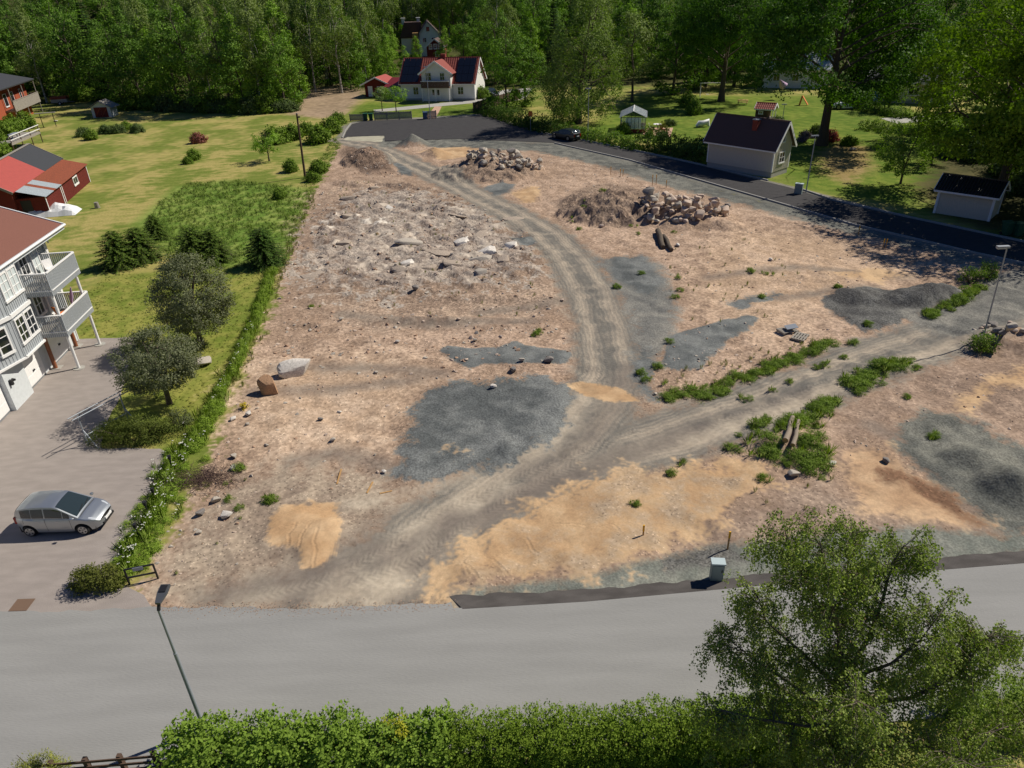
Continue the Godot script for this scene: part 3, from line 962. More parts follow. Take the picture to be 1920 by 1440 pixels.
func bush_shapes(size: Vector3, clumps: int, leaves: int, leaf: float, sd: int, a: Color, b: Color, clump := 0.3, aspect := 0.6, hang := 0.0) -> Array:
	var lv := Leaves.new()
	lv.r.seed = sd
	var r := lv.r
	var wood := Shape.new()
	var mid := Vector3(0, size.y * 0.35, 0)
	for i in 9:
		var an := r.randf() * TAU
		var tip := Vector3(cos(an) * size.x * 0.38, size.y * r.randf_range(0.5, 0.85), sin(an) * size.z * 0.38)
		wood.tube(PackedVector3Array([Vector3(cos(an) * size.x * 0.06, -0.05, sin(an) * size.z * 0.06), tip * Vector3(0.6, 0.55, 0.6), tip]), PackedFloat32Array([0.035, 0.022, 0.008]), 4, false)
	for i in clumps:
		var u := lv.unit()
		u.y = absf(u.y)
		var q := pow(r.randf_range(0.1, 1.0), 0.4)
		var p := Vector3(u.x * size.x * 0.46, 0.08 + u.y * size.y * 0.86, u.z * size.z * 0.46) * Vector3(q, lerpf(q, 1.0, 0.3), q)
		var cr := clump * r.randf_range(0.6, 1.3)
		lv.clump(p, Vector3(cr, cr * 0.8, cr), leaves, leaf, a, b, mid, aspect, hang)
	return [wood.mesh(), lv.mesh()]

func plant(called: String, label: String, category: String, group: String, at: Vector3, shapes: Array, names2: Array, turn := 0.0, scl := Vector3.ONE, m2 := "leaf", m1 := "bark") -> Node3D:
	var o := thing(called, label, category, at, turn, group)
	o.scale = scl
	var wood := hold(names2[0], shapes[0], M[m1], o)
	if category == "hedge": wood.set_meta("kind", "stuff")     # countless stems
	hold(names2[1], shapes[1], M[m2], o)
	return o

func hedge_shapes(line: PackedVector3Array, wide: float, high: float, per_m: int, leaf: float, sd: int, a: Color, b: Color, aspect := 0.62, lumpy := 0.18, fill := 0.14) -> Array:
	# line: foot of the hedge's middle. Leaves fill a skin of the hedge's box; twigs and a core of stems inside.
	var lv := Leaves.new()
	lv.r.seed = sd
	var r := lv.r
	var wood := Shape.new()
	var nz := FastNoiseLite.new()
	nz.seed = sd; nz.frequency = 0.55; nz.fractal_octaves = 3
	var run := 0.0
	for e in line.size() - 1:
		var p := line[e]; var q := line[e + 1]
		var len := p.distance_to(q)
		var d := (q - p) / len
		var s := d.cross(UP).normalized()
		for i in int(len / 0.3):
			var f := p + d * (i * 0.3 + r.randf() * 0.2) + s * r.randf_range(-0.3, 0.3) * wide
			wood.tube(PackedVector3Array([f + Vector3(0, -0.1, 0), f + s * r.randf_range(-0.2, 0.2) * wide + Vector3(0, high * 0.5, 0), f + s * r.randf_range(-0.35, 0.35) * wide + Vector3(0, high * r.randf_range(0.55, 0.78), 0)]), PackedFloat32Array([0.03, 0.018, 0.006]), 4, false)
		for i in int(len * per_m / 9.0):
			var u := r.randf() * len
			var x := run + u
			var an := r.randf_range(-0.1, PI + 0.1)
			var sq := pow(maxf(absf(cos(an)), absf(sin(an))), -0.6)
			var skin := 1.0 - pow(r.randf(), 2.6) * 0.6
			var k := (1.0 + lumpy * nz.get_noise_2d(x, 0) + fill * nz.get_noise_3d(x * 4.0, cos(an) * 3.0 * wide, sin(an) * 3.0 * high)) * skin * sq
			var f := p + d * u
			var o := (s * cos(an) + Vector3(0, sin(an) + 0.2, 0)).normalized()
			var pos := f + s * cos(an) * wide * 0.5 * k + Vector3(0, maxf(sin(an), 0.0) * high * 0.93 * k, 0)
			if r.randf() < 0.4: pos.y = f.y + r.randf() * (pos.y - f.y)
			var tone := r.randf()
			for g in 9:
				var at := pos + lv.unit() * leaf * 1.5 * r.randf()
				if at.y < f.y + 0.03: at.y = f.y + 0.03 + r.randf() * 0.1
				var sz := leaf * r.randf_range(0.65, 1.3)
				lv.leaf(at, (lv.unit() + o * 0.7).normalized(), o, sz, sz * aspect, a.lerp(b, r.randf() * 0.6 + tone * 0.4))
		run += len
	return [wood.mesh(), lv.mesh()]

func tuft_mesh(h: float, spread: float, blades: int, wide: float, sd: int, a: Color, b: Color, flower := Color(0, 0, 0, 0)) -> ArrayMesh:
	var lv := Leaves.new()
	lv.r.seed = sd
	var r := lv.r
	for i in blades:
		var an := r.randf() * TAU
		var d := Vector3(cos(an) * r.randf() * spread, h * r.randf_range(0.5, 1.1), sin(an) * r.randf() * spread)
		var p := Vector3(cos(an) * spread * 0.4 * r.randf(), 0, sin(an) * spread * 0.4 * r.randf())
		lv.leaf(p, d.normalized(), Vector3(cos(an), 0.6, sin(an)).normalized(), d.length(), wide * r.randf_range(0.7, 1.3), a.lerp(b, r.randf()))
	if flower.a > 0:
		for i in 3:
			var p := Vector3(r.randf_range(-1, 1) * spread * 0.6, h * r.randf_range(0.9, 1.2), r.randf_range(-1, 1) * spread * 0.6)
			for k in 4:
				lv.leaf(p, Vector3(cos(k * PI / 2), 0.25, sin(k * PI / 2)).normalized(), UP, 0.045, 0.045, flower)
	for i in lv.n.size(): lv.n[i] = (lv.n[i] * 0.4 + UP).normalized()
	return lv.mesh()

func scatter(called: String, label: String, category: String, mesh: Mesh, m: Material, spots: Array, kind := "stuff") -> MultiMeshInstance3D:
	var mm := MultiMesh.new()
	mm.transform_format = MultiMesh.TRANSFORM_3D
	mm.mesh = mesh
	mm.instance_count = spots.size()
	for i in spots.size(): mm.set_instance_transform(i, spots[i])
	var o := MultiMeshInstance3D.new()
	o.multimesh = mm
	o.material_override = m
	o.name = numbered(called)
	add_child(o)
	tag(o, label, category, "", kind)
	return o

func spot(p: Vector3, s: float, tall := 1.0) -> Transform3D:
	return Transform3D(Basis(UP, rng.randf() * TAU).scaled(Vector3(s, s * tall, s)), p)

func spots_in(px: Array, per_m2: float, lo: float, hi: float, tall := 1.0, patchy := 0.0) -> Array:
	var poly := px_line(px)
	var a := Vector2(1e9, 1e9)
	var b := Vector2(-1e9, -1e9)
	for p in poly:
		a = a.min(p); b = b.max(p)
	var out := []
	var nz := FastNoiseLite.new()
	nz.seed = 31; nz.frequency = 0.35
	for i in int((b.x - a.x) * (b.y - a.y) * per_m2):
		var p := Vector2(rng.randf_range(a.x, b.x), rng.randf_range(a.y, b.y))
		if not Geometry2D.is_point_in_polygon(p, poly): continue
		if patchy > 0.0 and nz.get_noise_2dv(p) < patchy - 0.5 + rng.randf_range(-0.15, 0.15): continue
		out.append(spot(Vector3(p.x, hgt(p.x, p.y) - 0.02, p.y), rng.randf_range(lo, hi), tall))
	return out

func along(px: Array, wide: float, per_m: float, lo: float, hi: float, tall := 1.0) -> Array:
	var l := px_line(px)
	var out := []
	for e in l.size() - 1:
		var a := l[e]; var b := l[e + 1]
		for i in int(a.distance_to(b) * per_m):
			var p := a.lerp(b, rng.randf()) + Vector2(rng.randfn(0, 1), rng.randfn(0, 1)) * wide * 0.35
			out.append(spot(Vector3(p.x, hgt(p.x, p.y) - 0.02, p.y), rng.randf_range(lo, hi), tall))
	return out

# ---------------------------------------------------------------- trees
func make_trees():
	var two := ["trunk", "crown"]
	var dk1 := lin(0.052, 0.111, 0.022); var dk2 := lin(0.163, 0.280, 0.052)
	var md1 := lin(0.078, 0.163, 0.027); var md2 := lin(0.221, 0.364, 0.062)
	var lt1 := lin(0.137, 0.254, 0.034); var lt2 := lin(0.319, 0.481, 0.078)
	var bi1 := lin(0.137, 0.195, 0.058); var bi2 := lin(0.293, 0.364, 0.124)
	var sp1 := lin(0.031, 0.065, 0.026); var sp2 := lin(0.081, 0.143, 0.044)
	# prototypes for the wood; each is set up as the first tree of its kind
	var kinds := [
		{"n": "forest_tree", "l": "tall dark green broadleaf tree with a rounded crown in the wood", "g": "dark broadleaf trees of the wood", "s": tree_shapes({"seed": 11, "h": 20.0, "rad": 5.0, "base": 0.03, "trunk": 0.26, "limbs": 16, "kind": "tall", "clumps": 120, "clump": 1.15, "leaves": 62, "leaf": 0.40, "c1": dk1, "c2": dk2, "gaps": -0.1}), "bark": "bark"},
		{"n": "forest_tree", "l": "broad mid green tree with an open lumpy crown in the wood", "g": "mid green broadleaf trees of the wood", "s": tree_shapes({"seed": 12, "h": 19.0, "rad": 5.6, "base": 0.03, "trunk": 0.3, "limbs": 16, "kind": "round", "clumps": 120, "clump": 1.2, "leaves": 62, "leaf": 0.40, "c1": md1, "c2": md2, "gaps": -0.08}), "bark": "bark"},
		{"n": "forest_tree", "l": "bright yellow-green young broadleaf tree in the wood", "g": "bright green trees of the wood", "s": tree_shapes({"seed": 13, "h": 16.0, "rad": 3.7, "base": 0.02, "trunk": 0.2, "limbs": 14, "kind": "tall", "clumps": 110, "clump": 0.95, "leaves": 62, "leaf": 0.36, "c1": lt1, "c2": lt2, "gaps": -0.06}), "bark": "bark"},
		{"n": "birch_tree", "l": "slender birch with a pale trunk and hanging twigs in the wood", "g": "birches of the wood", "s": tree_shapes({"seed": 14, "h": 21.0, "rad": 3.9, "base": 0.30, "trunk": 0.19, "limbs": 18, "kind": "birch", "clumps": 125, "clump": 0.85, "leaves": 62, "leaf": 0.30, "c1": bi1, "c2": bi2, "hang": 0.8, "droop": 0.4, "gaps": -0.08}), "bark": "birch"},
		{"n": "birch_tree", "l": "tall bare-stemmed birch with a high thin crown in the wood", "g": "high-crowned birches of the wood", "s": tree_shapes({"seed": 15, "h": 22.0, "rad": 3.2, "base": 0.45, "trunk": 0.17, "limbs": 14, "kind": "birch", "clumps": 85, "clump": 0.85, "leaves": 58, "leaf": 0.30, "c1": bi1, "c2": bi2, "hang": 0.7, "droop": 0.4, "gaps": -0.05}), "bark": "birch"},
		{"n": "spruce_tree", "l": "tall dark conical spruce standing in the wood", "g": "spruces of the wood", "s": spruce_shapes(20.0, 3.2, 16, sp1, sp2, 1.6, 1.0), "bark": "bark"},
	]
	var proto := []
	for k in kinds:
		proto.append(null)
	var put := func(k: int, x: float, z: float, s: float):
		var p := Vector3(x, hgt(x, z) - 0.1, z)
		var sc := Vector3(s, s * rng.randf_range(0.92, 1.08), s)
		if proto[k] == null:
			proto[k] = plant(kinds[k].n, kinds[k].l, "tree", kinds[k].g, p, kinds[k].s, two, rng.randf() * TAU, sc, "leaf", kinds[k].bark)
		else:
			copy_of(proto[k], p, rng.randf() * TAU, sc)
	# the wood's edge along the lawn, front row first
	for a in [[232, 208, 1, 0.85], [262, 206, 0, 0.9], [300, 207, 2, 0.9], [330, 209, 0, 1.0], [362, 210, 1, 1.05], [395, 212, 3, 0.85], [428, 213, 1, 0.95], [455, 211, 2, 0.9], [486, 210, 3, 1.0], [508, 209, 2, 0.8], [530, 207, 1, 0.8], [552, 200, 2, 0.75], [205, 198, 0, 0.9], [170, 186, 0, 1.0], [140, 178, 1, 1.0], [105, 172, 0, 1.0], [70, 150, 2, 0.7], [40, 146, 1, 0.8], [10, 140, 2, 0.7], [560, 172, 3, 0.9], [585, 166, 4, 0.95], [610, 160, 4, 1.0], [632, 158, 3, 1.0], [655, 156, 0, 0.8], [675, 162, 2, 0.7]]:
		var p := G(a[0], a[1])
		put.call(a[2], p.x, p.z - 2.0, a[3])
	var w := [0, 1, 0, 3, 1, 0, 3, 2, 5, 0]
	for row in [[-168, 8.0], [-179, 8.5], [-193, 9.5], [-212, 11.0], [-236, 12.0]]:
		var x := -175.0 if row[0] > -200 else -230.0
		while x < -30.0:
			put.call(w[rng.randi() % 10], x + rng.randf_range(-2.5, 2.5), row[0] + rng.randf_range(-3, 3) + (6.0 if x < -110 else 0.0), rng.randf_range(0.85, 1.15))
			x += row[1] * rng.randf_range(0.8, 1.2)
	for row in [[-258, 11.0, -250, -62], [-284, 12.0, -270, -70]]:
		var x: float = row[2]
		while x < row[3]:
			put.call(w[rng.randi() % 10], x + rng.randf_range(-3, 3), row[0] + rng.randf_range(-4, 4), rng.randf_range(1.0, 1.25))
			x += row[1] * rng.randf_range(0.8, 1.2)
	for row in [[-174, 6.5, -34, 60], [-186, 6.5, -40, 70], [-200, 7.0, -44, 84], [-216, 8.0, -60, 100], [-236, 9.0, -70, 130], [-262, 11.0, -90, 150], [-292, 13.0, -90, 150]]:
		var x: float = row[2]
		while x < row[3]:
			var z: float = row[0] + rng.randf_range(-4, 4)
			var q := Vector2(x, z)
			var s := rng.randf_range(0.75, 1.05)
			if not (absf(x + 19.0) < 13.0 and z > -232.0):      # keeps the two houses on the slope in view
				put.call(w[rng.randi() % 10], x + rng.randf_range(-2, 2), z, s)
			x += row[1] * rng.randf_range(0.8, 1.2)
	for a in [[-26, -178, 2, 0.62], [-13, -180, 2, 0.6], [-30, -190, 1, 0.62], [-9, -192, 1, 0.66], [-22, -206, 2, 0.45], [-15, -215, 2, 0.45]]:
		put.call(a[2], a[0], a[1], a[3])
	for row in [[-238, 6.5, -48, 14], [-247, 6.5, -50, 20], [-258, 7.0, -60, 30], [-271, 8.0, -70, 40]]:
		var x: float = row[2]
		while x < row[3]:
			put.call([3, 1, 2, 3, 1, 2][rng.randi() % 6], x + rng.randf_range(-2, 2), row[0] + rng.randf_range(-3, 3), rng.randf_range(0.85, 1.15))
			x += row[1] * rng.randf_range(0.8, 1.2)
	for a in [[-46, -165, 2, 1.15], [-55, -163, 2, 1.05], [-64, -166, 3, 1.1], [-74, -164, 2, 1.0], [-31, -212, 2, 0.8], [-35, -205, 3, 0.8], [-6, -212, 3, 0.8], [-3, -203, 2, 0.8], [-9, -205, 2, 0.55], [-28, -200, 2, 0.6], [-33, -196, 1, 0.6], [-24, -193, 2, 0.42], [-29, -185, 2, 0.5]]:
		put.call(a[2], a[0], a[1], a[3])
	for row in [[-142, 8.5, 78, 150], [-156, 8.0, 40, 160], [-168, 9.0, 50, 170]]:
		var x: float = row[2]
		while x < row[3]:
			put.call([0, 1, 0, 1, 0, 5][rng.randi() % 6], x + rng.randf_range(-2, 2), row[0] + rng.randf_range(-3, 3), rng.randf_range(0.85, 1.1))
			x += row[1] * rng.randf_range(0.8, 1.2)
	for a in [[76, -112, 0, 0.9], [84, -104, 1, 0.95], [72, -98, 0, 0.8], [80, -92, 0, 0.95], [66, -86, 1, 0.8], [74, -80, 0, 0.9], [62, -72, 0, 0.7], [70, -68, 1, 0.85], [90, -120, 0, 1.0]]:
		put.call(a[2], a[0], a[1], a[3])
	# trees of the gardens, each of its own
	var big := tree_shapes({"seed": 21, "h": 21.0, "rad": 6.6, "base": 0.02, "trunk": 0.38, "stems": 2, "limbs": 26, "kind": "birch", "clumps": 560, "clump": 0.85, "leaves": 60, "leaf": 0.25, "c1": lin(0.129, 0.191, 0.049), "c2": lin(0.260, 0.343, 0.100), "hang": 0.8, "droop": 0.35, "gaps": -0.12})
	plant("willow_tree", "big pale olive tree with hanging twigs beside the road sign", "tree", "", G(1085, 232), big, two, 0.4)
	plant("garden_tree", "dark open-crowned tree beside the drive of the white house", "tree", "", G(950, 205), kinds[1].s, two, 0.8, Vector3(0.72, 0.75, 0.72))
	plant("garden_tree", "leafy tree by the long dark fence", "tree", "", G(985, 200), kinds[0].s, two, 1.8, Vector3(0.8, 0.62, 0.8))
	plant("garden_tree", "pale grey-green tree on the lawn behind the greenhouse", "tree", "", G(1185, 190), kinds[3].s, two, 2.0, Vector3(1.25, 0.75, 1.25))
	plant("garden_tree", "dark tree at the back of the greenhouse lawn", "tree", "", G(1262, 178), kinds[0].s, two, 0.3, Vector3(1.1, 0.85, 1.1))
	plant("garden_tree", "yellow-green tree behind the swing frame", "tree", "", G(1300, 168), kinds[2].s, two, 1.0, Vector3(1.3, 0.9, 1.3))
	var oak := tree_shapes({"seed": 31, "h": 20.0, "rad": 12.0, "base": 0.30, "trunk": 0.62, "limbs": 24, "kind": "round", "clumps": 820, "clump": 1.25, "leaves": 70, "leaf": 0.34, "c1": lin(0.048, 0.108, 0.020), "c2": lin(0.129, 0.243, 0.038), "gaps": -0.02, "rise": 0.35, "seg": 12})
	plant("oak_tree", "huge oak with a thick bare trunk on the sunny lawn", "tree", "", G(1540, 272), oak, two, 0.6)
	plant("oak_tree", "dark spreading oak beside the playhouse", "tree", "", G(1352, 190), oak, two, 2.4, Vector3(0.82, 0.95, 0.82))
	var maple := tree_shapes({"seed": 33, "h": 19.0, "rad": 9.5, "base": 0.22, "trunk": 0.45, "limbs": 20, "kind": "round", "clumps": 430, "clump": 1.15, "leaves": 70, "leaf": 0.34, "c1": lin(0.124, 0.203, 0.018), "c2": lin(0.239, 0.354, 0.039), "gaps": 0.0, "seg": 10})
	plant("maple_tree", "large yellow-green maple standing behind the black-roofed shed", "tree", "", Vector3(48.0, 0, -68.5), maple, two, 1.2)
	plant("maple_tree", "tall maple behind the beige bungalow hedge", "tree", "", Vector3(66, 0, -98), maple, two, 2.9, Vector3(0.9, 1.0, 0.9))
	plant("maple_tree", "tall maple beyond the black-roofed shed, shading the new street", "tree", "", Vector3(49.5, 0, -61.5), maple, two, 0.7, Vector3(0.95, 1.05, 0.95))
	plant("maple_tree", "broad maple beside the end of the new street", "tree", "", Vector3(59, 0, -64), maple, two, 4.0, Vector3(1.0, 1.1, 1.0))
	plant("maple_tree", "maple overhanging the green wheeled bins", "tree", "", Vector3(55, 0, -47), maple, two, 5.0, Vector3(0.8, 0.95, 0.8))
	var small := tree_shapes({"seed": 35, "h": 6.2, "rad": 3.0, "base": 0.18, "trunk": 0.1, "stems": 2, "limbs": 14, "kind": "round", "clumps": 120, "clump": 0.5, "leaves": 46, "leaf": 0.19, "c1": lin(0.129, 0.218, 0.034), "c2": lin(0.250, 0.364, 0.062), "gaps": 0.02})
	plant("garden_tree", "small thin-crowned tree between the street lamp and the black-roofed shed", "tree", "", G(1688, 345), small, two)
	plant("garden_tree", "small dense tree beside the white car", "tree", "", G(1665, 205), small, two, 1.0, Vector3(1.3, 1.15, 1.3))
	plant("garden_tree", "low leafy tree at the edge of the needle litter", "tree", "", G(1765, 262), small, two, 2.0, Vector3(1.5, 0.9, 1.5))
	plant("garden_tree", "shaded young tree in the dark corner by the black-roofed shed", "tree", "", G(1745, 310), small, two, 4.0, Vector3(1.1, 0.9, 1.1))
	plant("garden_tree", "umbrella-clipped pale tree in the white house garden", "tree", "", G(717, 208), tree_shapes({"seed": 36, "h": 3.9, "rad": 1.8, "base": 0.5, "trunk": 0.09, "limbs": 10, "kind": "round", "clumps": 40, "clump": 0.5, "leaves": 40, "leaf": 0.2, "c1": lin(0.208, 0.291, 0.125), "c2": lin(0.354, 0.437, 0.208)}), two)
	plant("garden_tree", "umbrella-clipped bright green tree in the white house garden", "tree", "", G(743, 210), tree_shapes({"seed": 37, "h": 4.2, "rad": 2.4, "base": 0.45, "trunk": 0.1, "limbs": 10, "kind": "round", "clumps": 50, "clump": 0.55, "leaves": 40, "leaf": 0.2, "c1": lin(0.146, 0.270, 0.042), "c2": lin(0.291, 0.458, 0.083)}), two)
	# fruit trees by the block of flats
	var gy1 := lin(0.120, 0.140, 0.080); var gy2 := lin(0.240, 0.260, 0.150)
	plant("fruit_tree", "taller grey-green fruit tree on the lawn by the flats", "tree", "", G(378, 648), tree_shapes({"seed": 41, "h": 5.9, "rad": 2.45, "base": 0.20, "trunk": 0.17, "stems": 2, "limbs": 20, "kind": "round", "clumps": 420, "clump": 0.45, "leaves": 66, "leaf": 0.13, "c1": gy1, "c2": gy2, "gaps": -0.16, "aspect": 0.5}), two)
	plant("fruit_tree", "lower spreading fruit tree beside the carpet rack", "tree", "", G(318, 757), tree_shapes({"seed": 42, "h": 4.5, "rad": 2.2, "base": 0.28, "trunk": 0.13, "stems": 2, "limbs": 20, "kind": "round", "clumps": 340, "clump": 0.40, "leaves": 66, "leaf": 0.115, "c1": gy1, "c2": gy2, "gaps": -0.14, "aspect": 0.5}), two, 1.2)
	plant("fruit_tree", "little apple tree alone on the yellow lawn", "tree", "", G(505, 302), tree_shapes({"seed": 43, "h": 4.0, "rad": 2.0, "base": 0.3, "trunk": 0.1, "limbs": 14, "kind": "round", "clumps": 80, "clump": 0.42, "leaves": 40, "leaf": 0.17, "c1": md2, "c2": lt2, "gaps": -0.05}), two)
	# young spruces beside the meadow
	var ys := spruce_shapes(3.5, 3.0, 51, lin(0.048, 0.090, 0.019), lin(0.160, 0.240, 0.040), 2.4, 0.40, 0.5)
	var sp := plant("young_spruce", "young spruce nearest the flats' balconies", "tree", "young spruces beside the meadow", G(228, 498), ys, two, 0.0, Vector3(0.82, 0.85, 0.82), "needle")
	copy_of(sp, G(268, 488), 1.4, Vector3(0.8, 0.82, 0.8), "young spruce touching its twin by the bare patch")
	copy_of(sp, G(372, 492), 2.4, Vector3(0.85, 0.85, 0.85), "young spruce standing behind the taller fruit tree")
	copy_of(sp, G(405, 488), 3.4, Vector3(0.75, 0.78, 0.75), "smaller young spruce in front of the meadow grass")
	plant("round_spruce", "dense rounded spruce beside the bare plot", "tree", "", G(500, 497), spruce_shapes(3.7, 2.9, 53, lin(0.042, 0.093, 0.019), lin(0.112, 0.192, 0.035), 2.8, 0.36, 0.45), two, 0, Vector3(0.78, 0.86, 0.78), "needle")
	copy_of(sp, G(296, 448), 0.4, Vector3(0.55, 0.65, 0.55), "tiny spruce at the meadow's edge")
	# the birch in front of the road
	plant("birch_tree", "big loose birch growing between the hedges by the road", "tree", "", Vector3(8.3, 0, -11.3), near_birch(), two, 0, Vector3(1, 0.935, 1), "leaf", "birch_bark")

func near_birch() -> Array:
	var r := RandomNumberGenerator.new()
	r.seed = 61
	var wood := Shape.new()
	var lv := Leaves.new()
	lv.r.seed = 62
	var a := lin(0.180, 0.245, 0.055)
	var b := lin(0.350, 0.430, 0.120)
	var dead := lin(0.240, 0.176, 0.080)
	# main stems as measured against the photograph, relative to the foot
	var stems := [
		[[0, -0.2, 0, 0.16], [-0.2, 2.5, 0, 0.13], [-0.55, 5.2, 0.0, 0.10], [-0.75, 6.9, -0.1, 0.075], [-1.2, 8.4, -0.2, 0.045], [-1.75, 9.9, -0.3, 0.015]],
		[[-0.75, 6.9, -0.1, 0.055], [-1.5, 7.9, -0.5, 0.035], [-2.3, 8.9, -0.8, 0.022], [-2.6, 9.7, -0.9, 0.01]],
		[[-0.55, 5.2, 0, 0.07], [0.2, 6.6, -0.3, 0.05], [0.9, 7.6, -0.6, 0.035], [1.5, 8.5, -0.9, 0.02], [2.0, 9.0, -1.0, 0.01]],
		[[-0.4, 4.4, 0, 0.07], [1.0, 5.2, 0.4, 0.05], [2.2, 6.2, 0.5, 0.035], [3.0, 7.0, 0.4, 0.02], [3.5, 7.3, 0.3, 0.01]],
		[[-0.5, 5.0, 0, 0.06], [-1.5, 5.9, -0.5, 0.04], [-2.5, 6.6, -0.9, 0.025], [-3.0, 7.4, -1.0, 0.01]],
		[[-0.3, 3.6, 0, 0.06], [-1.4, 4.2, 0.4, 0.04], [-2.8, 4.9, 0.6, 0.025], [-3.8, 5.2, 0.5, 0.01]],
		[[-0.2, 2.8, 0, 0.05], [1.3, 3.6, 0.7, 0.04], [2.6, 4.4, 0.9, 0.025], [3.9, 4.9, 0.8, 0.01]],
		[[-0.3, 3.2, 0, 0.05], [-0.6, 3.9, 1.2, 0.035], [-1.2, 4.6, 2.0, 0.02], [-1.6, 4.9, 2.5, 0.01]],
		[[-0.4, 4.0, 0, 0.05], [0.4, 4.8, 1.2, 0.035], [1.0, 5.4, 1.9, 0.02], [1.4, 5.6, 2.4, 0.01]],
		[[-0.6, 5.6, 0, 0.05], [-0.9, 6.4, 1.0, 0.03], [-1.3, 7.0, 1.7, 0.015]],
		[[-0.2, 2.4, 0, 0.05], [-1.5, 2.9, 0.9, 0.035], [-2.8, 3.3, 1.3, 0.02], [-3.6, 3.4, 1.5, 0.01]],
		[[-0.1, 2.0, 0, 0.05], [1.2, 2.5, 1.2, 0.035], [2.2, 2.9, 1.8, 0.02]],
		[[-0.1, 1.8, 0, 0.05], [0.3, 2.4, 1.5, 0.03], [0.2, 2.8, 2.4, 0.02]],
		[[-0.4, 4.2, 0, 0.05], [1.2, 4.6, -0.4, 0.035], [2.6, 5.3, -0.6, 0.022], [4.0, 6.0, -0.6, 0.01]],
		[[-0.35, 3.8, 0, 0.05], [-1.6, 4.8, -0.4, 0.035], [-2.7, 5.6, -0.6, 0.02], [-3.4, 6.2, -0.6, 0.01]],
		[[-0.5, 5.4, 0, 0.05], [0.5, 6.4, 0.3, 0.035], [1.4, 7.2, 0.3, 0.02], [2.2, 7.9, 0.2, 0.01]],
		[[-0.7, 6.4, -0.1, 0.045], [-0.4, 7.6, -0.5, 0.03], [-0.2, 8.8, -0.8, 0.018], [-0.1, 9.6, -0.9, 0.01]],
		[[-0.2, 2.6, 0, 0.05], [-1.0, 3.4, -0.9, 0.035], [-2.0, 3.9, -1.5, 0.02]],
	]
	var ends := []
	for s in stems:
		var p := PackedVector3Array()
		var q := PackedFloat32Array()
		for k in s:
			var axis: float = -0.18 * k[1]
			p.append(Vector3(axis + (k[0] - axis) * lerpf(1.0, 0.62, smoothstep(4.5, 9.0, k[1])), k[1], k[2]))
			q.append(k[3])
		wood.tube(p, q, 8, false)
		for k in range(1, p.size()):
			var n := 9 if k > 1 else 5
			for j in n:
				var f := (j + r.randf()) / n
				ends.append([p[k - 1].lerp(p[k], f), q[k] * 0.5 + 0.008, (p[k] - p[k - 1]).normalized()])
	for e in ends:
		var from: Vector3 = e[0]
		if from.y < 1.0: continue
		for t in 2:
			var an := r.randf() * TAU
			var d: Vector3 = (Vector3(cos(an), r.randf_range(0.0, 0.5), sin(an)) + e[2] * 0.6).normalized()
			var len := r.randf_range(0.6, 1.45)
			var p1 := from + d * len * 0.55
			var p2 := p1 + (d * Vector3(1, 0, 1) * 0.7 + Vector3(0, -0.25, 0)) * len * 0.5
			wood.tube(PackedVector3Array([from, p1, p2]), PackedFloat32Array([minf(e[1] * 0.7, 0.012), 0.006, 0.003]), 4, false)
			for k in 6:
				var at := p1.lerp(p2, r.randf()) if k < 4 else from.lerp(p1, r.randf_range(0.4, 1.0))
				var drop := r.randf_range(0.25, 0.85)
				var side := Vector3(r.randf_range(-1, 1), 0, r.randf_range(-1, 1)) * 0.22
				var tip := at + side + Vector3(0, -drop, 0)
				wood.tube(PackedVector3Array([at, at + side * 0.7 + Vector3(0, -drop * 0.35, 0), tip]), PackedFloat32Array([0.004, 0.003, 0.002]), 3, false)
				for g in int(24 * drop + 14):
					var f := r.randf()
					var p := at.lerp(tip, f) + side * sin(f * PI) * 0.4 + lv.unit() * 0.085
					var s := 0.06 * r.randf_range(0.7, 1.35)
					lv.leaf(p, (lv.unit() + Vector3(0, -0.7, 0)).normalized(), lv.unit(), s, s * 0.72, a.lerp(b, r.randf()) if r.randf() > 0.012 else dead)
	return [wood.mesh(), lv.mesh()]

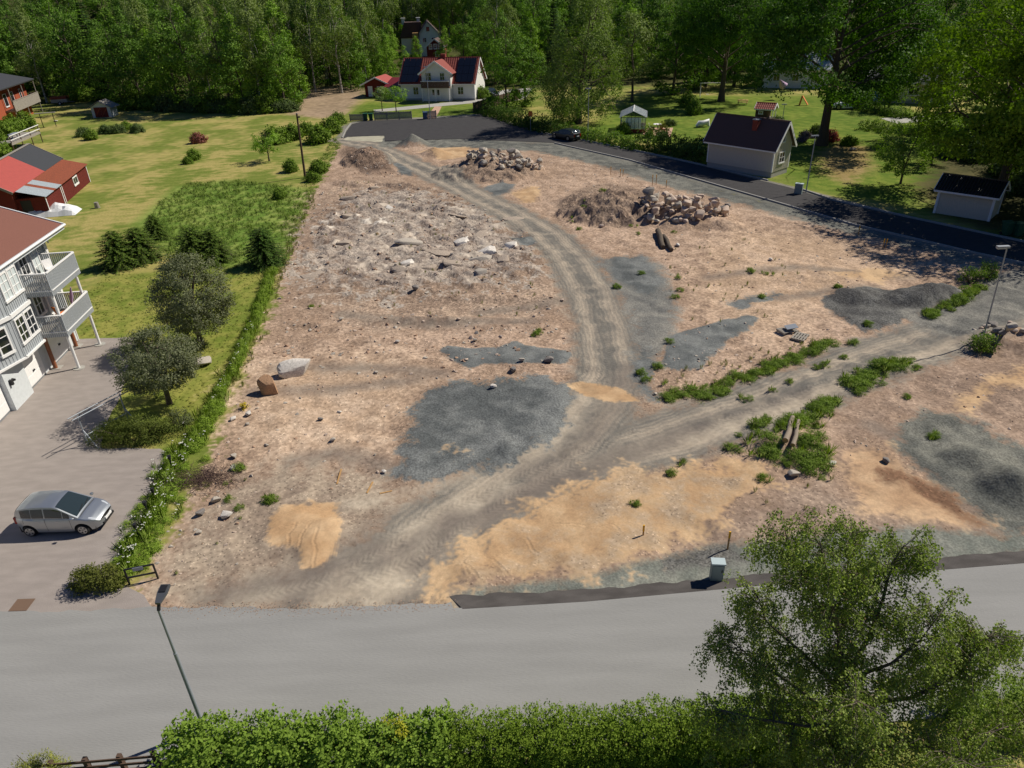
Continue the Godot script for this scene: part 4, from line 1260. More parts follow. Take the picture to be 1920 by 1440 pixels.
# ================================================================ MATERIALS
func make_materials():
	leaf_mat("leaf")
	leaf_mat("needle")
	leaf_mat("grass")
	M.grass.roughness = 0.7
	grained("bark", srgb(104, 92, 78), 0.45, 1.2, 0.9, 0.03, 1.5, 3, Vector3(1, 0.3, 1))
	grained("birch", srgb(205, 200, 188), 0.75, 2.5, 0.8, 0.012, 0.0, 5, Vector3(0.5, 1.6, 0.5))
	grained("birch_bark", srgb(132, 120, 104), 0.7, 1.2, 0.8, 0.02, 0.5, 6, Vector3(0.4, 1.5, 0.4))
	for a in [["asphalt_old", srgb(156, 156, 153), 0.10, 21], ["asphalt_new", srgb(75, 74, 75), 0.2, 22], ["asphalt_strip", srgb(100, 96, 93), 0.3, 23], ["asphalt_brown", srgb(166, 157, 150), 0.14, 24]]:
		var m := grained(a[0], a[1], a[2], 9.0, 0.92, 0.02, 0.0, a[3], Vector3(0.13, 1, 0.9) if a[3] == 21 else Vector3(0.6, 1, 1.6))
		m.uv1_world_triplanar = true
		m.metallic_specular = 0.3
		m.heightmap_enabled = true
		m.heightmap_texture = noise_tex(a[3] + 40, 0.45, Color.BLACK, Color.WHITE, 1024, 3)
		m.heightmap_scale = 0.9
		m.detail_enabled = true
		m.detail_blend_mode = BaseMaterial3D.BLEND_MODE_MUL
		m.detail_uv_layer = BaseMaterial3D.DETAIL_UV_2
		m.uv2_triplanar = true
		m.uv2_world_triplanar = true
		m.uv2_scale = Vector3(0.42, 0.42, 0.42)
		m.detail_albedo = noise_tex(a[3] + 60, 0.3, Color(0.88, 0.88, 0.88), Color(1, 1, 1), 512, 4)
	grained("concrete", srgb(176, 174, 166), 0.25, 1.5, 0.9, 0.04, 0.6, 31)
	grained("kerb", srgb(164, 163, 158), 0.25, 2.0, 0.9, 0.04, 0.6, 32)
	grained("white_paint", srgb(236, 236, 234), 0.07, 2.0, 0.6, 0.02, 0.0, 33)
	grained("grey_siding", srgb(172, 178, 182), 0.10, 2.0, 0.7, 0.02, 0.0, 34, Vector3(3, 0.3, 3))
	grained("pale_render", srgb(206, 212, 214), 0.08, 3.0, 0.85, 0.02, 0.3, 35)
	grained("grey_steel", srgb(150, 156, 160), 0.12, 1.0, 0.45, 0.02, 0.0, 36)
	M.grey_steel.metallic = 0.5
	grained("beige_siding", srgb(205, 198, 182), 0.08, 2.0, 0.75, 0.02, 0.0, 37, Vector3(3, 0.3, 3))
	grained("blue_grey_siding", srgb(196, 200, 198), 0.08, 2.0, 0.75, 0.02, 0.0, 38, Vector3(3, 0.3, 3))
	grained("house_white", srgb(228, 228, 222), 0.08, 2.0, 0.7, 0.02, 0.0, 39)
	grained("falu_red", srgb(122, 44, 34), 0.35, 1.6, 0.9, 0.03, 0.0, 40, Vector3(4, 0.35, 4))
	grained("brick_red", srgb(168, 82, 52), 0.28, 0.8, 0.9, 0.06, 0.0, 41)
	grained("brown_shingle", srgb(138, 92, 78), 0.30, 1.4, 0.92, 0.05, 1.2, 42, Vector3(0.5, 2.0, 1.2))
	grained("dark_brown_roof", srgb(86, 66, 60), 0.3, 1.5, 0.8, 0.05, 0.6, 43)
	grained("red_tile", srgb(142, 62, 50), 0.25, 2.0, 0.75, 0.04, 0.0, 44)
	grained("red_sheet", srgb(172, 80, 70), 0.14, 3.0, 0.55, 0.015, 0.0, 45)
	grained("maroon_sheet", srgb(120, 38, 42), 0.12, 3.0, 0.5, 0.015, 0.0, 46)
	grained("black_felt", srgb(58, 61, 66), 0.2, 2.5, 0.85, 0.02, 0.0, 47)
	grained("black_tile", srgb(40, 40, 42), 0.2, 2.0, 0.38, 0.04, 0.0, 48)
	grained("grey_wood", srgb(158, 152, 142), 0.32, 1.5, 0.9, 0.03, 0.3, 49, Vector3(0.4, 0.4, 3))
	grained("brown_wood", srgb(96, 76, 62), 0.3, 1.5, 0.9, 0.03, 0.3, 50, Vector3(0.4, 3, 3))
	grained("pine_wood", srgb(190, 150, 96), 0.25, 1.0, 0.8, 0.04, 0.0, 51)
	grained("copper_brown", srgb(150, 92, 60), 0.25, 0.8, 0.5, 0.04, 0.0, 52)
	grained("soot_brick", srgb(136, 62, 46), 0.4, 0.5, 0.9, 0.08, 0.0, 53)
	grained("tarp", srgb(226, 228, 228), 0.10, 1.5, 0.55, 0.03, 0.0, 54)
	grained("rock_grey", srgb(190, 181, 167), 0.34, 0.9, 0.92, 0.03, 0.35, 55)
	grained("rock_pink", srgb(204, 184, 166), 0.34, 0.9, 0.92, 0.03, 0.35, 56)
	grained("rock_dark", srgb(142, 136, 130), 0.42, 0.9, 0.92, 0.03, 0.35, 57)
	grained("rock_white", srgb(222, 216, 206), 0.32, 1.4, 0.9, 0.02, 0.35, 58)
	grained("rock_orange", srgb(184, 146, 112), 0.35, 1.2, 0.9, 0.02, 0.35, 59)
	for k in ["rock_grey", "rock_pink", "rock_dark", "rock_white", "rock_orange"]: M[k].uv1_triplanar_sharpness = 4.0
	grained("bedrock", srgb(182, 167, 150), 0.4, 1.0, 0.92, 0.02, 0.6, 67)
	grained("pale_log", srgb(158, 144, 126), 0.4, 0.8, 0.9, 0.03, 0.3, 68)
	grained("clod", srgb(176, 146, 122), 0.3, 0.9, 0.95, 0.05, 0.0, 66)
	mat("gravel_dark", srgb(112, 113, 111), 0.9)
	grained("rubble", srgb(150, 130, 114), 0.4, 0.7, 0.95, 0.05, 0.0, 60)
	mat("solar", srgb(24, 27, 36), 0.22, 0.1)
	mat("solar_frame", srgb(40, 42, 48), 0.5, 0.6)
	mat("window_glass", srgb(28, 34, 38), 0.06)
	M.window_glass.metallic_specular = 0.7
	mat("curtain", srgb(196, 206, 206), 0.9)
	mat("clear_glass", Color(0.85, 0.92, 0.92, 0.25), 0.05)
	M.clear_glass.transparency = BaseMaterial3D.TRANSPARENCY_ALPHA
	mat("black_plastic", srgb(34, 34, 36), 0.6)
	mat("black_metal", srgb(46, 47, 50), 0.5, 0.4)
	mat("bin_green", srgb(28, 82, 58), 0.5)
	mat("bin_blue", srgb(70, 96, 128), 0.5)
	mat("cabinet", srgb(128, 142, 140), 0.55)
	mat("cabinet_top", srgb(176, 192, 194), 0.5)
	mat("zinc", srgb(150, 157, 164), 0.5, 0.25)
	mat("lamp_grey", srgb(92, 96, 100), 0.5, 0.5)
	mat("lamp_lens", srgb(210, 212, 208), 0.3)
	mat("rubber", srgb(26, 26, 27), 0.85)
	mat("yellow_mark", srgb(226, 170, 30), 0.7)
	mat("orange_paint", srgb(214, 118, 42), 0.6)
	mat("blue_paint", srgb(60, 110, 170), 0.6)
	mat("lilac_cloth", srgb(190, 160, 190), 0.8)
	mat("pink_petals", srgb(196, 96, 110), 0.8)
	grained("rust_sheet", srgb(150, 78, 48), 0.4, 2.2, 0.75, 0.02, 0.0, 61, Vector3(0.35, 1, 2.2))
	grained("zinc_sheet", srgb(170, 180, 184), 0.25, 2.2, 0.5, 0.02, 0.0, 62, Vector3(0.35, 1, 2.2))
	grained("manhole_iron", srgb(120, 96, 78), 0.3, 0.6, 0.8, 0.05, 0.0, 63)
	grained("paving", srgb(196, 160, 136), 0.2, 1.2, 0.9, 0.05, 0.0, 64)
	grained("twig", srgb(98, 76, 70), 0.35, 0.5, 0.95, 0.05, 0.0, 65)

# ================================================================ ROADS AND KERBS
func sheet(called: String, outline: PackedVector2Array, y0: float, y1: float, m: Material) -> MeshInstance3D:
	var o := part(called, Shape.new().prism(outline, y0, y1), m)
	structure(o)
	return o

func frayed(line: PackedVector2Array, step: float, amount: float, sd: int) -> PackedVector2Array:
	var nz := FastNoiseLite.new()
	nz.seed = sd; nz.frequency = 0.7; nz.fractal_octaves = 3
	var out := PackedVector2Array()
	for e in line.size() - 1:
		var a := line[e]; var b := line[e + 1]
		var n := maxi(1, int(a.distance_to(b) / step))
		var q := (b - a).normalized().orthogonal()
		for i in n:
			var p := a.lerp(b, float(i) / n)
			out.append(p + q * amount * nz.get_noise_2dv(p * 1.3) * 2.0)
	out.append(line[-1])
	return out

func make_roads():
	var top := PackedVector2Array([Vector2(-110, -18.2)])
	top.append_array(frayed(px_line([-60, 1149, 150, 1146, 300, 1140, 430, 1140, 600, 1142, 760, 1135, 846, 1130]), 0.2, 0.07, 3))
	top.append_array(px_line([850, 1142, 1100, 1128, 1385, 1102, 1650, 1078, 1920, 1056]))
	top.append_array(PackedVector2Array([Vector2(40, -22.0), Vector2(110, -26.5)]))
	var road := top.duplicate()
	road.append_array(PackedVector2Array([Vector2(110, -18.6), Vector2(40, -15.2), Vector2(20, -14.0), Vector2(5, -13.3), Vector2(-20, -12.3), Vector2(-110, -9.5)]))
	sheet("road", road, -0.25, 0.045, M.asphalt_old)
	# the ploughed-in strip of fresh asphalt along the plot
	var strip := px_line([843, 1120, 868, 1143.5, 1100, 1129.5, 1385, 1103.5, 1650, 1079.5, 1920, 1057.5])
	strip.append_array(PackedVector2Array([Vector2(40, -22.1), Vector2(40, -22.9)]))
	strip.append_array(frayed(px_line([1920, 1034, 1650, 1058, 1385, 1084, 1150, 1103, 1000, 1112, 843, 1120]), 0.2, 0.07, 5))
	sheet("trench_strip", strip, -0.25, 0.050, M.asphalt_strip)
	# the flats' yard
	var yard := px_line([-700, 1210, -60, 1172, 150, 1168, 310, 1160, 268, 1118, 224, 1096, 228, 1060, 244, 1018, 262, 982, 280, 935, 300, 895, 318, 852, 300, 842, 190, 842, 196, 800, 226, 742, 238, 700, 262, 632, 150, 636, 90, 660, -60, 720, -700, 800])
	sheet("yard", frayed(yard, 0.5, 0.06, 7), -0.25, 0.025, M.asphalt_brown)
	# the dark new street with its turning place
	var dark := px_line([644, 260, 650, 246, 660, 233, 684, 227, 770, 224, 862, 220, 905, 216, 960, 232, 1010, 250, 1150, 276, 1300, 308, 1480, 352, 1560, 377, 1700, 409, 1920, 456, 2200, 516, 2500, 580, 2500, 620, 2200, 552, 1920, 493, 1830, 474, 1600, 420, 1400, 362, 1180, 299, 1040, 268, 860, 260.5, 722, 264.5, 721, 254, 652, 256.5])
	sheet("new_street", dark, -0.25, 0.040, M.asphalt_new)
	var n := 0
	for k in [[1040, 269, 1180, 300.5, 1400, 364, 1600, 422, 1830, 476, 1920, 495, 2200, 554], [1500, 354.5, 1560, 375, 1700, 407, 1920, 454, 2200, 513], [1012, 248.5, 1150, 274, 1300, 306, 1440, 339], [642, 259, 648, 245, 658, 232]]:
		var l := px_line(k)
		var s := Shape.new()
		for e in l.size() - 1:
			s.bar(Vector3(l[e].x, 0.02, l[e].y), Vector3(l[e + 1].x, 0.02, l[e + 1].y), 0.16, 0.24)
		structure(part("kerb", s, M.kerb))
	# short pale walk in front of the white house and the paving at the greenhouse
	sheet("path", px_line([792, 225, 806, 212, 815, 200, 828, 200, 822, 212, 815, 224]), -0.2, 0.035, M.paving)
	sheet("garden_path", px_line([700, 206, 760, 200, 900, 186, 960, 178, 962, 183, 890, 193, 760, 206, 704, 211]), -0.2, 0.02, M.concrete)
	sheet("driveway", px_line([895, 192, 905, 176, 950, 168, 1000, 165, 985, 185, 930, 196]), -0.2, 0.03, M.concrete)
	sheet("terrace", px_line([1205, 252, 1215, 240, 1262, 240, 1256, 258]), -0.2, 0.05, M.paving)
	sheet("gravel_walk", px_line([1650, 222, 1780, 215, 1790, 224, 1680, 232]), -0.2, 0.03, M.concrete)

# ================================================================ STONES
func rock_mesh(sd: int, cuts: int, squash := Vector3(1, 0.75, 0.9)) -> ArrayMesh:
	var r := RandomNumberGenerator.new()
	r.seed = sd
	var planes := []
	for d in [Vector3.UP, Vector3.LEFT, Vector3.RIGHT, Vector3.FORWARD, Vector3.BACK]:
		planes.append([(d + Vector3(r.randf_range(-0.3, 0.3), r.randf_range(-0.3, 0.3), r.randf_range(-0.3, 0.3))).normalized(), r.randf_range(0.5, 0.72)])
	for i in cuts - 5:
		var z := r.randf_range(-1, 1)
		var a := r.randf() * TAU
		planes.append([Vector3(cos(a) * sqrt(1 - z * z), z, sin(a) * sqrt(1 - z * z)), r.randf_range(0.38, 0.74)])
	var nz := FastNoiseLite.new()
	nz.seed = sd; nz.frequency = 0.9; nz.fractal_octaves = 3
	var n := 6
	var v := PackedVector3Array()
	var ix := PackedInt32Array()
	for f in 6:
		var k := v.size()
		for j in n + 1:
			for i in n + 1:
				var u := tan((2.0 * i / n - 1.0) * PI / 4); var w := tan((2.0 * j / n - 1.0) * PI / 4)
				var p: Vector3 = [Vector3(1, w, -u), Vector3(-1, w, u), Vector3(u, 1, -w), Vector3(u, -1, w), Vector3(u, w, 1), Vector3(-u, w, -1)][f]
				p = p.normalized()
				p *= 1.0 + 0.22 * nz.get_noise_3dv(p)
				for q in planes:
					var d: float = p.dot(q[0]) - q[1]
					if d > 0: p -= q[0] * d * 0.94
				v.append(p * squash)
		for j in n:
			for i in n:
				var a := k + j * (n + 1) + i
				ix.append_array([a, a + n + 2, a + 1, a, a + n + 1, a + n + 2])
	var s := Shape.new()
	for i in range(0, ix.size(), 3):
		var a := v[ix[i]]; var b := v[ix[i + 1]]; var c := v[ix[i + 2]]
		if (b - a).cross(c - a).dot(a + b + c) < 0: s.tri(a, c, b)
		else: s.tri(a, b, c)
	# soften: blend facet normals with the smooth ones
	for i in s.v.size():
		s.n[i] = (s.n[i] * 0.88 + s.v[i].normalized() * 0.12).normalized()
	return s.mesh()

func boulder(label: String, group: String, at: Vector3, size: Vector3, m: String, mesh: Mesh, turn := Vector3.ZERO) -> MeshInstance3D:
	var o := hold("boulder", mesh, M[m])
	o.position = at
	o.rotation = turn
	o.scale = size / 2.0
	tag(o, label, "boulder", group)
	return o

func make_stones():
	var rocks := []
	for i in 9: rocks.append(rock_mesh(100 + i, 13 + i % 5))
	var kinds := ["rock_grey", "rock_pink", "rock_grey", "rock_pink", "rock_dark", "rock_grey"]
	# single stones that stand out
	var p := G(551, 704)
	boulder("large pale flat-topped boulder lying on the bare soil", "", p + Vector3(0, 0.42, -0.4), Vector3(2.9, 1.9, 2.0), "rock_white", rock_mesh(205, 14, Vector3(1, 0.8, 0.85)), Vector3(0, 0.25, -0.02))
	p = G(502, 742)
	boulder("orange-brown angular boulder next to the pale one", "", p + Vector3(0, 0.36, -0.3), Vector3(1.9, 1.7, 1.5), "rock_orange", rock_mesh(214, 12, Vector3(0.95, 0.9, 0.85)), Vector3(0, 0.7, 0.2))
	p = G(378, 684)
	boulder("low grey boulder in the grass behind the lower fruit tree", "", p + Vector3(0, 0.25, 0), Vector3(2.1, 1.1, 1.4), "rock_grey", rocks[3])
	p = G(1600, 282)
	boulder("dark flat garden rock on the oak's lawn", "", p + Vector3(0, 0.2, 0), Vector3(1.6, 0.9, 1.1), "rock_dark", rocks[4])
	p = G(1485, 890)
	boulder("pale round stone at the foot of the weedy mound", "", onto(p) + Vector3(0, 0.15, 0), Vector3(0.8, 0.6, 0.7), "rock_grey", rocks[2])
	for a in [[467, 778, 0.55, "rock_white"], [437, 787, 0.5, "rock_white"], [464, 797, 0.35, "rock_grey"], [440, 857, 0.55, "rock_grey"], [437, 881, 0.6, "rock_white"], [425, 970, 0.65, "rock_white"], [405, 940, 0.6, "rock_grey"], [377, 965, 0.6, "rock_dark"], [375, 1000, 0.4, "rock_grey"], [500, 836, 0.3, "rock_grey"], [602, 788, 0.45, "rock_dark"], [637, 774, 0.35, "rock_white"], [625, 826, 0.4, "rock_grey"], [720, 886, 0.35, "rock_white"], [705, 700, 0.4, "rock_grey"], [963, 696, 0.7, "rock_dark"], [979, 677, 0.5, "rock_grey"], [1030, 678, 0.7, "rock_dark"], [925, 727, 0.5, "rock_white"], [780, 543, 0.75, "rock_dark"], [1228, 740, 0.35, "rock_grey"], [1310, 674, 0.25, "rock_dark"], [1445, 488, 0.6, "rock_white"], [1270, 462, 0.7, "rock_white"], [1128, 426, 0.8, "rock_pink"], [1660, 866, 0.5, "rock_dark"], [1560, 872, 0.45, "rock_white"], [800, 548, 0.5, "rock_grey"], [890, 640, 0.5, "rock_grey"], [860, 600, 0.4, "rock_pink"], [640, 600, 0.5, "rock_grey"], [745, 640, 0.4, "rock_white"]]:
		var q := GT(a[0], a[1])
		var s: float = a[2] * rng.randf_range(0.95, 1.15)
		boulder({"rock_white": "small pale stone lying alone on the bare plot", "rock_grey": "small grey stone lying alone on the bare plot", "rock_dark": "small dark stone lying alone on the bare plot", "rock_pink": "small pinkish stone lying alone on the bare plot"}[a[3]], "loose stones on the plot", q + Vector3(0, s * 0.22, 0), Vector3(s, s * 0.8, s * 0.85), a[3], rocks[rng.randi() % 9], Vector3(0, rng.randf() * TAU, 0))
	# slabs of bedrock that break through the soil
	var slabs := []
	for i in 5: slabs.append(rock_mesh(130 + i, 16, Vector3(1, 0.4, 0.62)))
	for a in [[720, 440, 2.6], [695, 420, 2.0], [620, 427, 1.6], [655, 413, 1.8], [738, 466, 2.2], [770, 452, 2.4], [850, 425, 1.6], [905, 440, 2.4], [862, 399, 2.0], [912, 466, 2.3], [892, 486, 2.6], [945, 483, 1.6], [770, 492, 2.0], [590, 515, 2.0], [682, 500, 2.0], [748, 506, 1.6], [805, 406, 2.2], [662, 545, 1.8], [966, 411, 1.8], [732, 389, 1.8], [930, 426, 2.0], [642, 458, 2.0], [822, 470, 2.4], [872, 455, 2.0], [660, 370, 1.8], [700, 352, 1.6], [790, 370, 1.6], [830, 385, 1.4], [870, 375, 1.2], [605, 480, 1.4], [640, 480, 1.6], [710, 480, 2.0], [800, 500, 2.2], [840, 520, 1.6], [900, 510, 1.4], [960, 455, 1.8], [985, 480, 1.4], [560, 545, 1.2], [760, 420, 1.6], [780, 432, 1.4], [680, 445, 1.4], [850, 490, 2.0], [925, 500, 1.6], [740, 540, 1.5], [790, 560, 1.4]]:
		if rng.randf() < 0.4: continue
		var q := GT(a[0] + rng.randf_range(-4, 4), a[1] + rng.randf_range(-2, 2))
		var o := hold("bedrock", slabs[rng.randi() % 5], M[["bedrock", "rock_grey", "bedrock", "bedrock", "rock_white"][rng.randi() % 5]])
		o.position = q + Vector3(0, -0.06 - 0.05 * a[2], 0)
		o.rotation = Vector3(rng.randf_range(-0.18, 0.18), rng.randf() * TAU, rng.randf_range(-0.18, 0.18))
		o.scale = Vector3(a[2], a[2] * rng.randf_range(0.5, 0.9), a[2]) * rng.randf_range(0.65, 1.0)
		tag(o, "pale bedrock slab breaking through the soil of the plot", "rock", "bedrock slabs of the plot")
	# the two rock heaps
	var heap := func(label: String, group: String, cx: float, cy: float, wx: float, wz: float, count: int, lo: float, hi: float, pale: String):
		var c := G(cx, cy)
		var placed := []
		var tries := 0
		while placed.size() < count and tries < count * 60:
			tries += 1
			var a := rng.randf() * TAU
			var q := sqrt(rng.randf())
			var x := c.x + cos(a) * q * wx
			var z := c.z + sin(a) * q * wz
			var s := lerpf(lo, hi, pow(rng.randf(), 1.6))
			var y := hgt(x, z) + s * 0.2
			var ok := true
			for o in placed:
				var d := Vector2(o[0] - x, o[1] - z).length()
				if d < (o[2] + s) * 0.33:
					y = maxf(y, o[3] + (o[2] + s) * 0.26)
					if y > hgt(x, z) + 1.3: ok = false
			if not ok: continue
			placed.append([x, z, s, y])
			var m: String = kinds[rng.randi() % 6]
			if rng.randf() < 0.4: m = pale
			boulder(label, group, Vector3(x, y, z), Vector3(s, s * rng.randf_range(0.8, 1.05), s * rng.randf_range(0.8, 1.0)) * 1.35, m, rocks[rng.randi() % 9], Vector3(rng.randf_range(-0.4, 0.4), rng.randf() * TAU, rng.randf_range(-0.4, 0.4)))
	heap.call("blasted rock in the far heap beside the curving track", "rocks of the far heap", 945, 320, 4.8, 3.6, 125, 0.3, 1.15, "rock_grey")
	heap.call("rounded boulder in the big heap next to the soil mound", "boulders of the near heap", 1278, 406, 4.3, 3.2, 140, 0.35, 1.2, "rock_pink")
	heap.call("broken rock in the bank beside the bent street lamp", "rocks of the bank by the lamp", 1908, 638, 2.6, 1.9, 45, 0.2, 0.7, "rock_dark")
	# countless small stuff
	var chip := Shape.new()
	var cm := rock_mesh(301, 8)
	var bits := []
	var take := func(px: Array, per: float, lo: float, hi: float, patchy := 0.0):
		for t in spots_in(px, per, 1, 1, 1.0, patchy):
			var s := lerpf(lo, hi, pow(rng.randf(), 5.0)) * 0.5
			bits.append(Transform3D(Basis(Vector3(rng.randf(), rng.randf(), rng.randf()).normalized(), rng.randf() * TAU).scaled(Vector3(s, s * 0.8, s * 0.9)), t.origin + Vector3(0, s * 0.12, 0)))
	take.call([590, 360, 700, 340, 850, 360, 1010, 450, 1060, 560, 1070, 640, 830, 690, 520, 670, 470, 640, 540, 480], 5.0, 0.05, 0.45, 0.35)
	take.call([500, 600, 1060, 600, 1070, 700, 780, 740, 730, 880, 560, 940, 420, 940, 400, 860, 450, 730], 4.5, 0.03, 0.3, 0.2)
	take.call([330, 900, 420, 900, 470, 1060, 330, 1110, 270, 1090], 12.0, 0.03, 0.26)
	take.call([640, 285, 700, 285, 760, 330, 700, 335, 640, 320], 6.0, 0.08, 0.45)
	take.call([1250, 640, 1430, 580, 1560, 620, 1400, 700, 1260, 750, 1200, 700], 7.0, 0.04, 0.28, 0.3)
	take.call([1270, 430, 1500, 430, 1700, 520, 1500, 560, 1290, 560, 1240, 500], 4.0, 0.05, 0.3, 0.3)
	take.call([1560, 860, 1700, 700, 1900, 690, 1920, 840, 1740, 770, 1650, 850], 6.0, 0.04, 0.25, 0.3)
	take.call([880, 300, 1040, 290, 1230, 350, 1250, 380, 1000, 360], 4.0, 0.06, 0.3, 0.3)
	var two_kinds := [[], [], []]
	for i in bits.size(): two_kinds[i % 3].append(bits[i])
	scatter("loose_stones", "small pinkish stones strewn over the bare soil", "stones", cm, M.rock_pink, two_kinds[0])
	scatter("loose_stones", "small grey stones strewn over the bare soil", "stones", cm, M.rock_grey, two_kinds[1])
	scatter("loose_stones", "small earth-coloured clods strewn over the bare soil", "stones", cm, M.clod, two_kinds[2])
	bits = []
	for t in along([300, 1141, 430, 1141, 600, 1143, 760, 1136, 850, 1131], 0.5, 90, 1, 1):
		var k := rng.randf_range(0.008, 0.026)
		bits.append(Transform3D(Basis(UP, rng.randf() * TAU).scaled(Vector3(k, k * 0.7, k)), Vector3(t.origin.x, 0.05, t.origin.z)))
	scatter("road_grit", "loose grit dragged on to the road's edge", "gravel", cm, M.clod, bits)
	bits = []
	take.call([1060, 360, 1130, 340, 1235, 365, 1240, 415, 1180, 430, 1080, 410, 1050, 385], 26.0, 0.08, 0.6)
	take.call([860, 295, 920, 280, 990, 320, 960, 345, 880, 335, 850, 315], 16.0, 0.08, 0.5)
	take.call([1205, 365, 1330, 375, 1350, 430, 1230, 440], 12.0, 0.08, 0.45)
	take.call([1870, 600, 1960, 595, 1960, 680, 1880, 670], 14.0, 0.06, 0.35)
	take.call([1200, 430, 1350, 440, 1370, 425, 1350, 450, 1220, 450], 6.0, 0.1, 0.4)
	scatter("rubble", "broken rubble lying on the soil mound and heaps", "rubble", cm, M.rock_grey, bits)
	bits = []
	take.call([1540, 565, 1570, 546, 1620, 540, 1700, 546, 1760, 540, 1805, 546, 1812, 560, 1750, 578, 1722, 592, 1665, 612, 1622, 626, 1602, 612, 1562, 590], 26.0, 0.1, 0.3)
	take.call([1235, 1048, 1290, 1030, 1370, 1020, 1400, 1048, 1330, 1060, 1250, 1068], 60.0, 0.05, 0.14)
	take.call([1870, 890, 1910, 880, 1920, 930, 1890, 940], 60.0, 0.06, 0.16)
	take.call([1810, 845, 1870, 840, 1870, 875, 1815, 870], 50.0, 0.05, 0.13)
	take.call([790, 733, 900, 708, 1058, 712, 1078, 745, 1020, 835, 880, 890, 775, 912, 738, 900, 755, 800], 26.0, 0.03, 0.12)
	take.call([818, 656, 840, 644, 968, 638, 1074, 660, 1068, 684, 905, 686, 850, 682], 26.0, 0.03, 0.12)
	take.call([1234, 686, 1250, 638, 1345, 602, 1426, 594, 1404, 624, 1318, 696, 1270, 700], 24.0, 0.03, 0.13)
	take.call([1105, 482, 1212, 475, 1280, 565, 1240, 690, 1195, 720, 1180, 600], 12.0, 0.04, 0.13)
	take.call([1664, 842, 1740, 766, 1870, 816, 1960, 855, 1960, 1005, 1830, 974, 1720, 888], 20.0, 0.03, 0.12)
	take.call([1000, 280, 1180, 300, 1400, 364, 1600, 422, 1830, 478, 1830, 494, 1520, 420, 1240, 348, 1100, 306], 6.0, 0.05, 0.14)
	scatter("crushed_stone", "coarse dark crushed stone in banks beside the track", "gravel", cm, M.gravel_dark, bits)

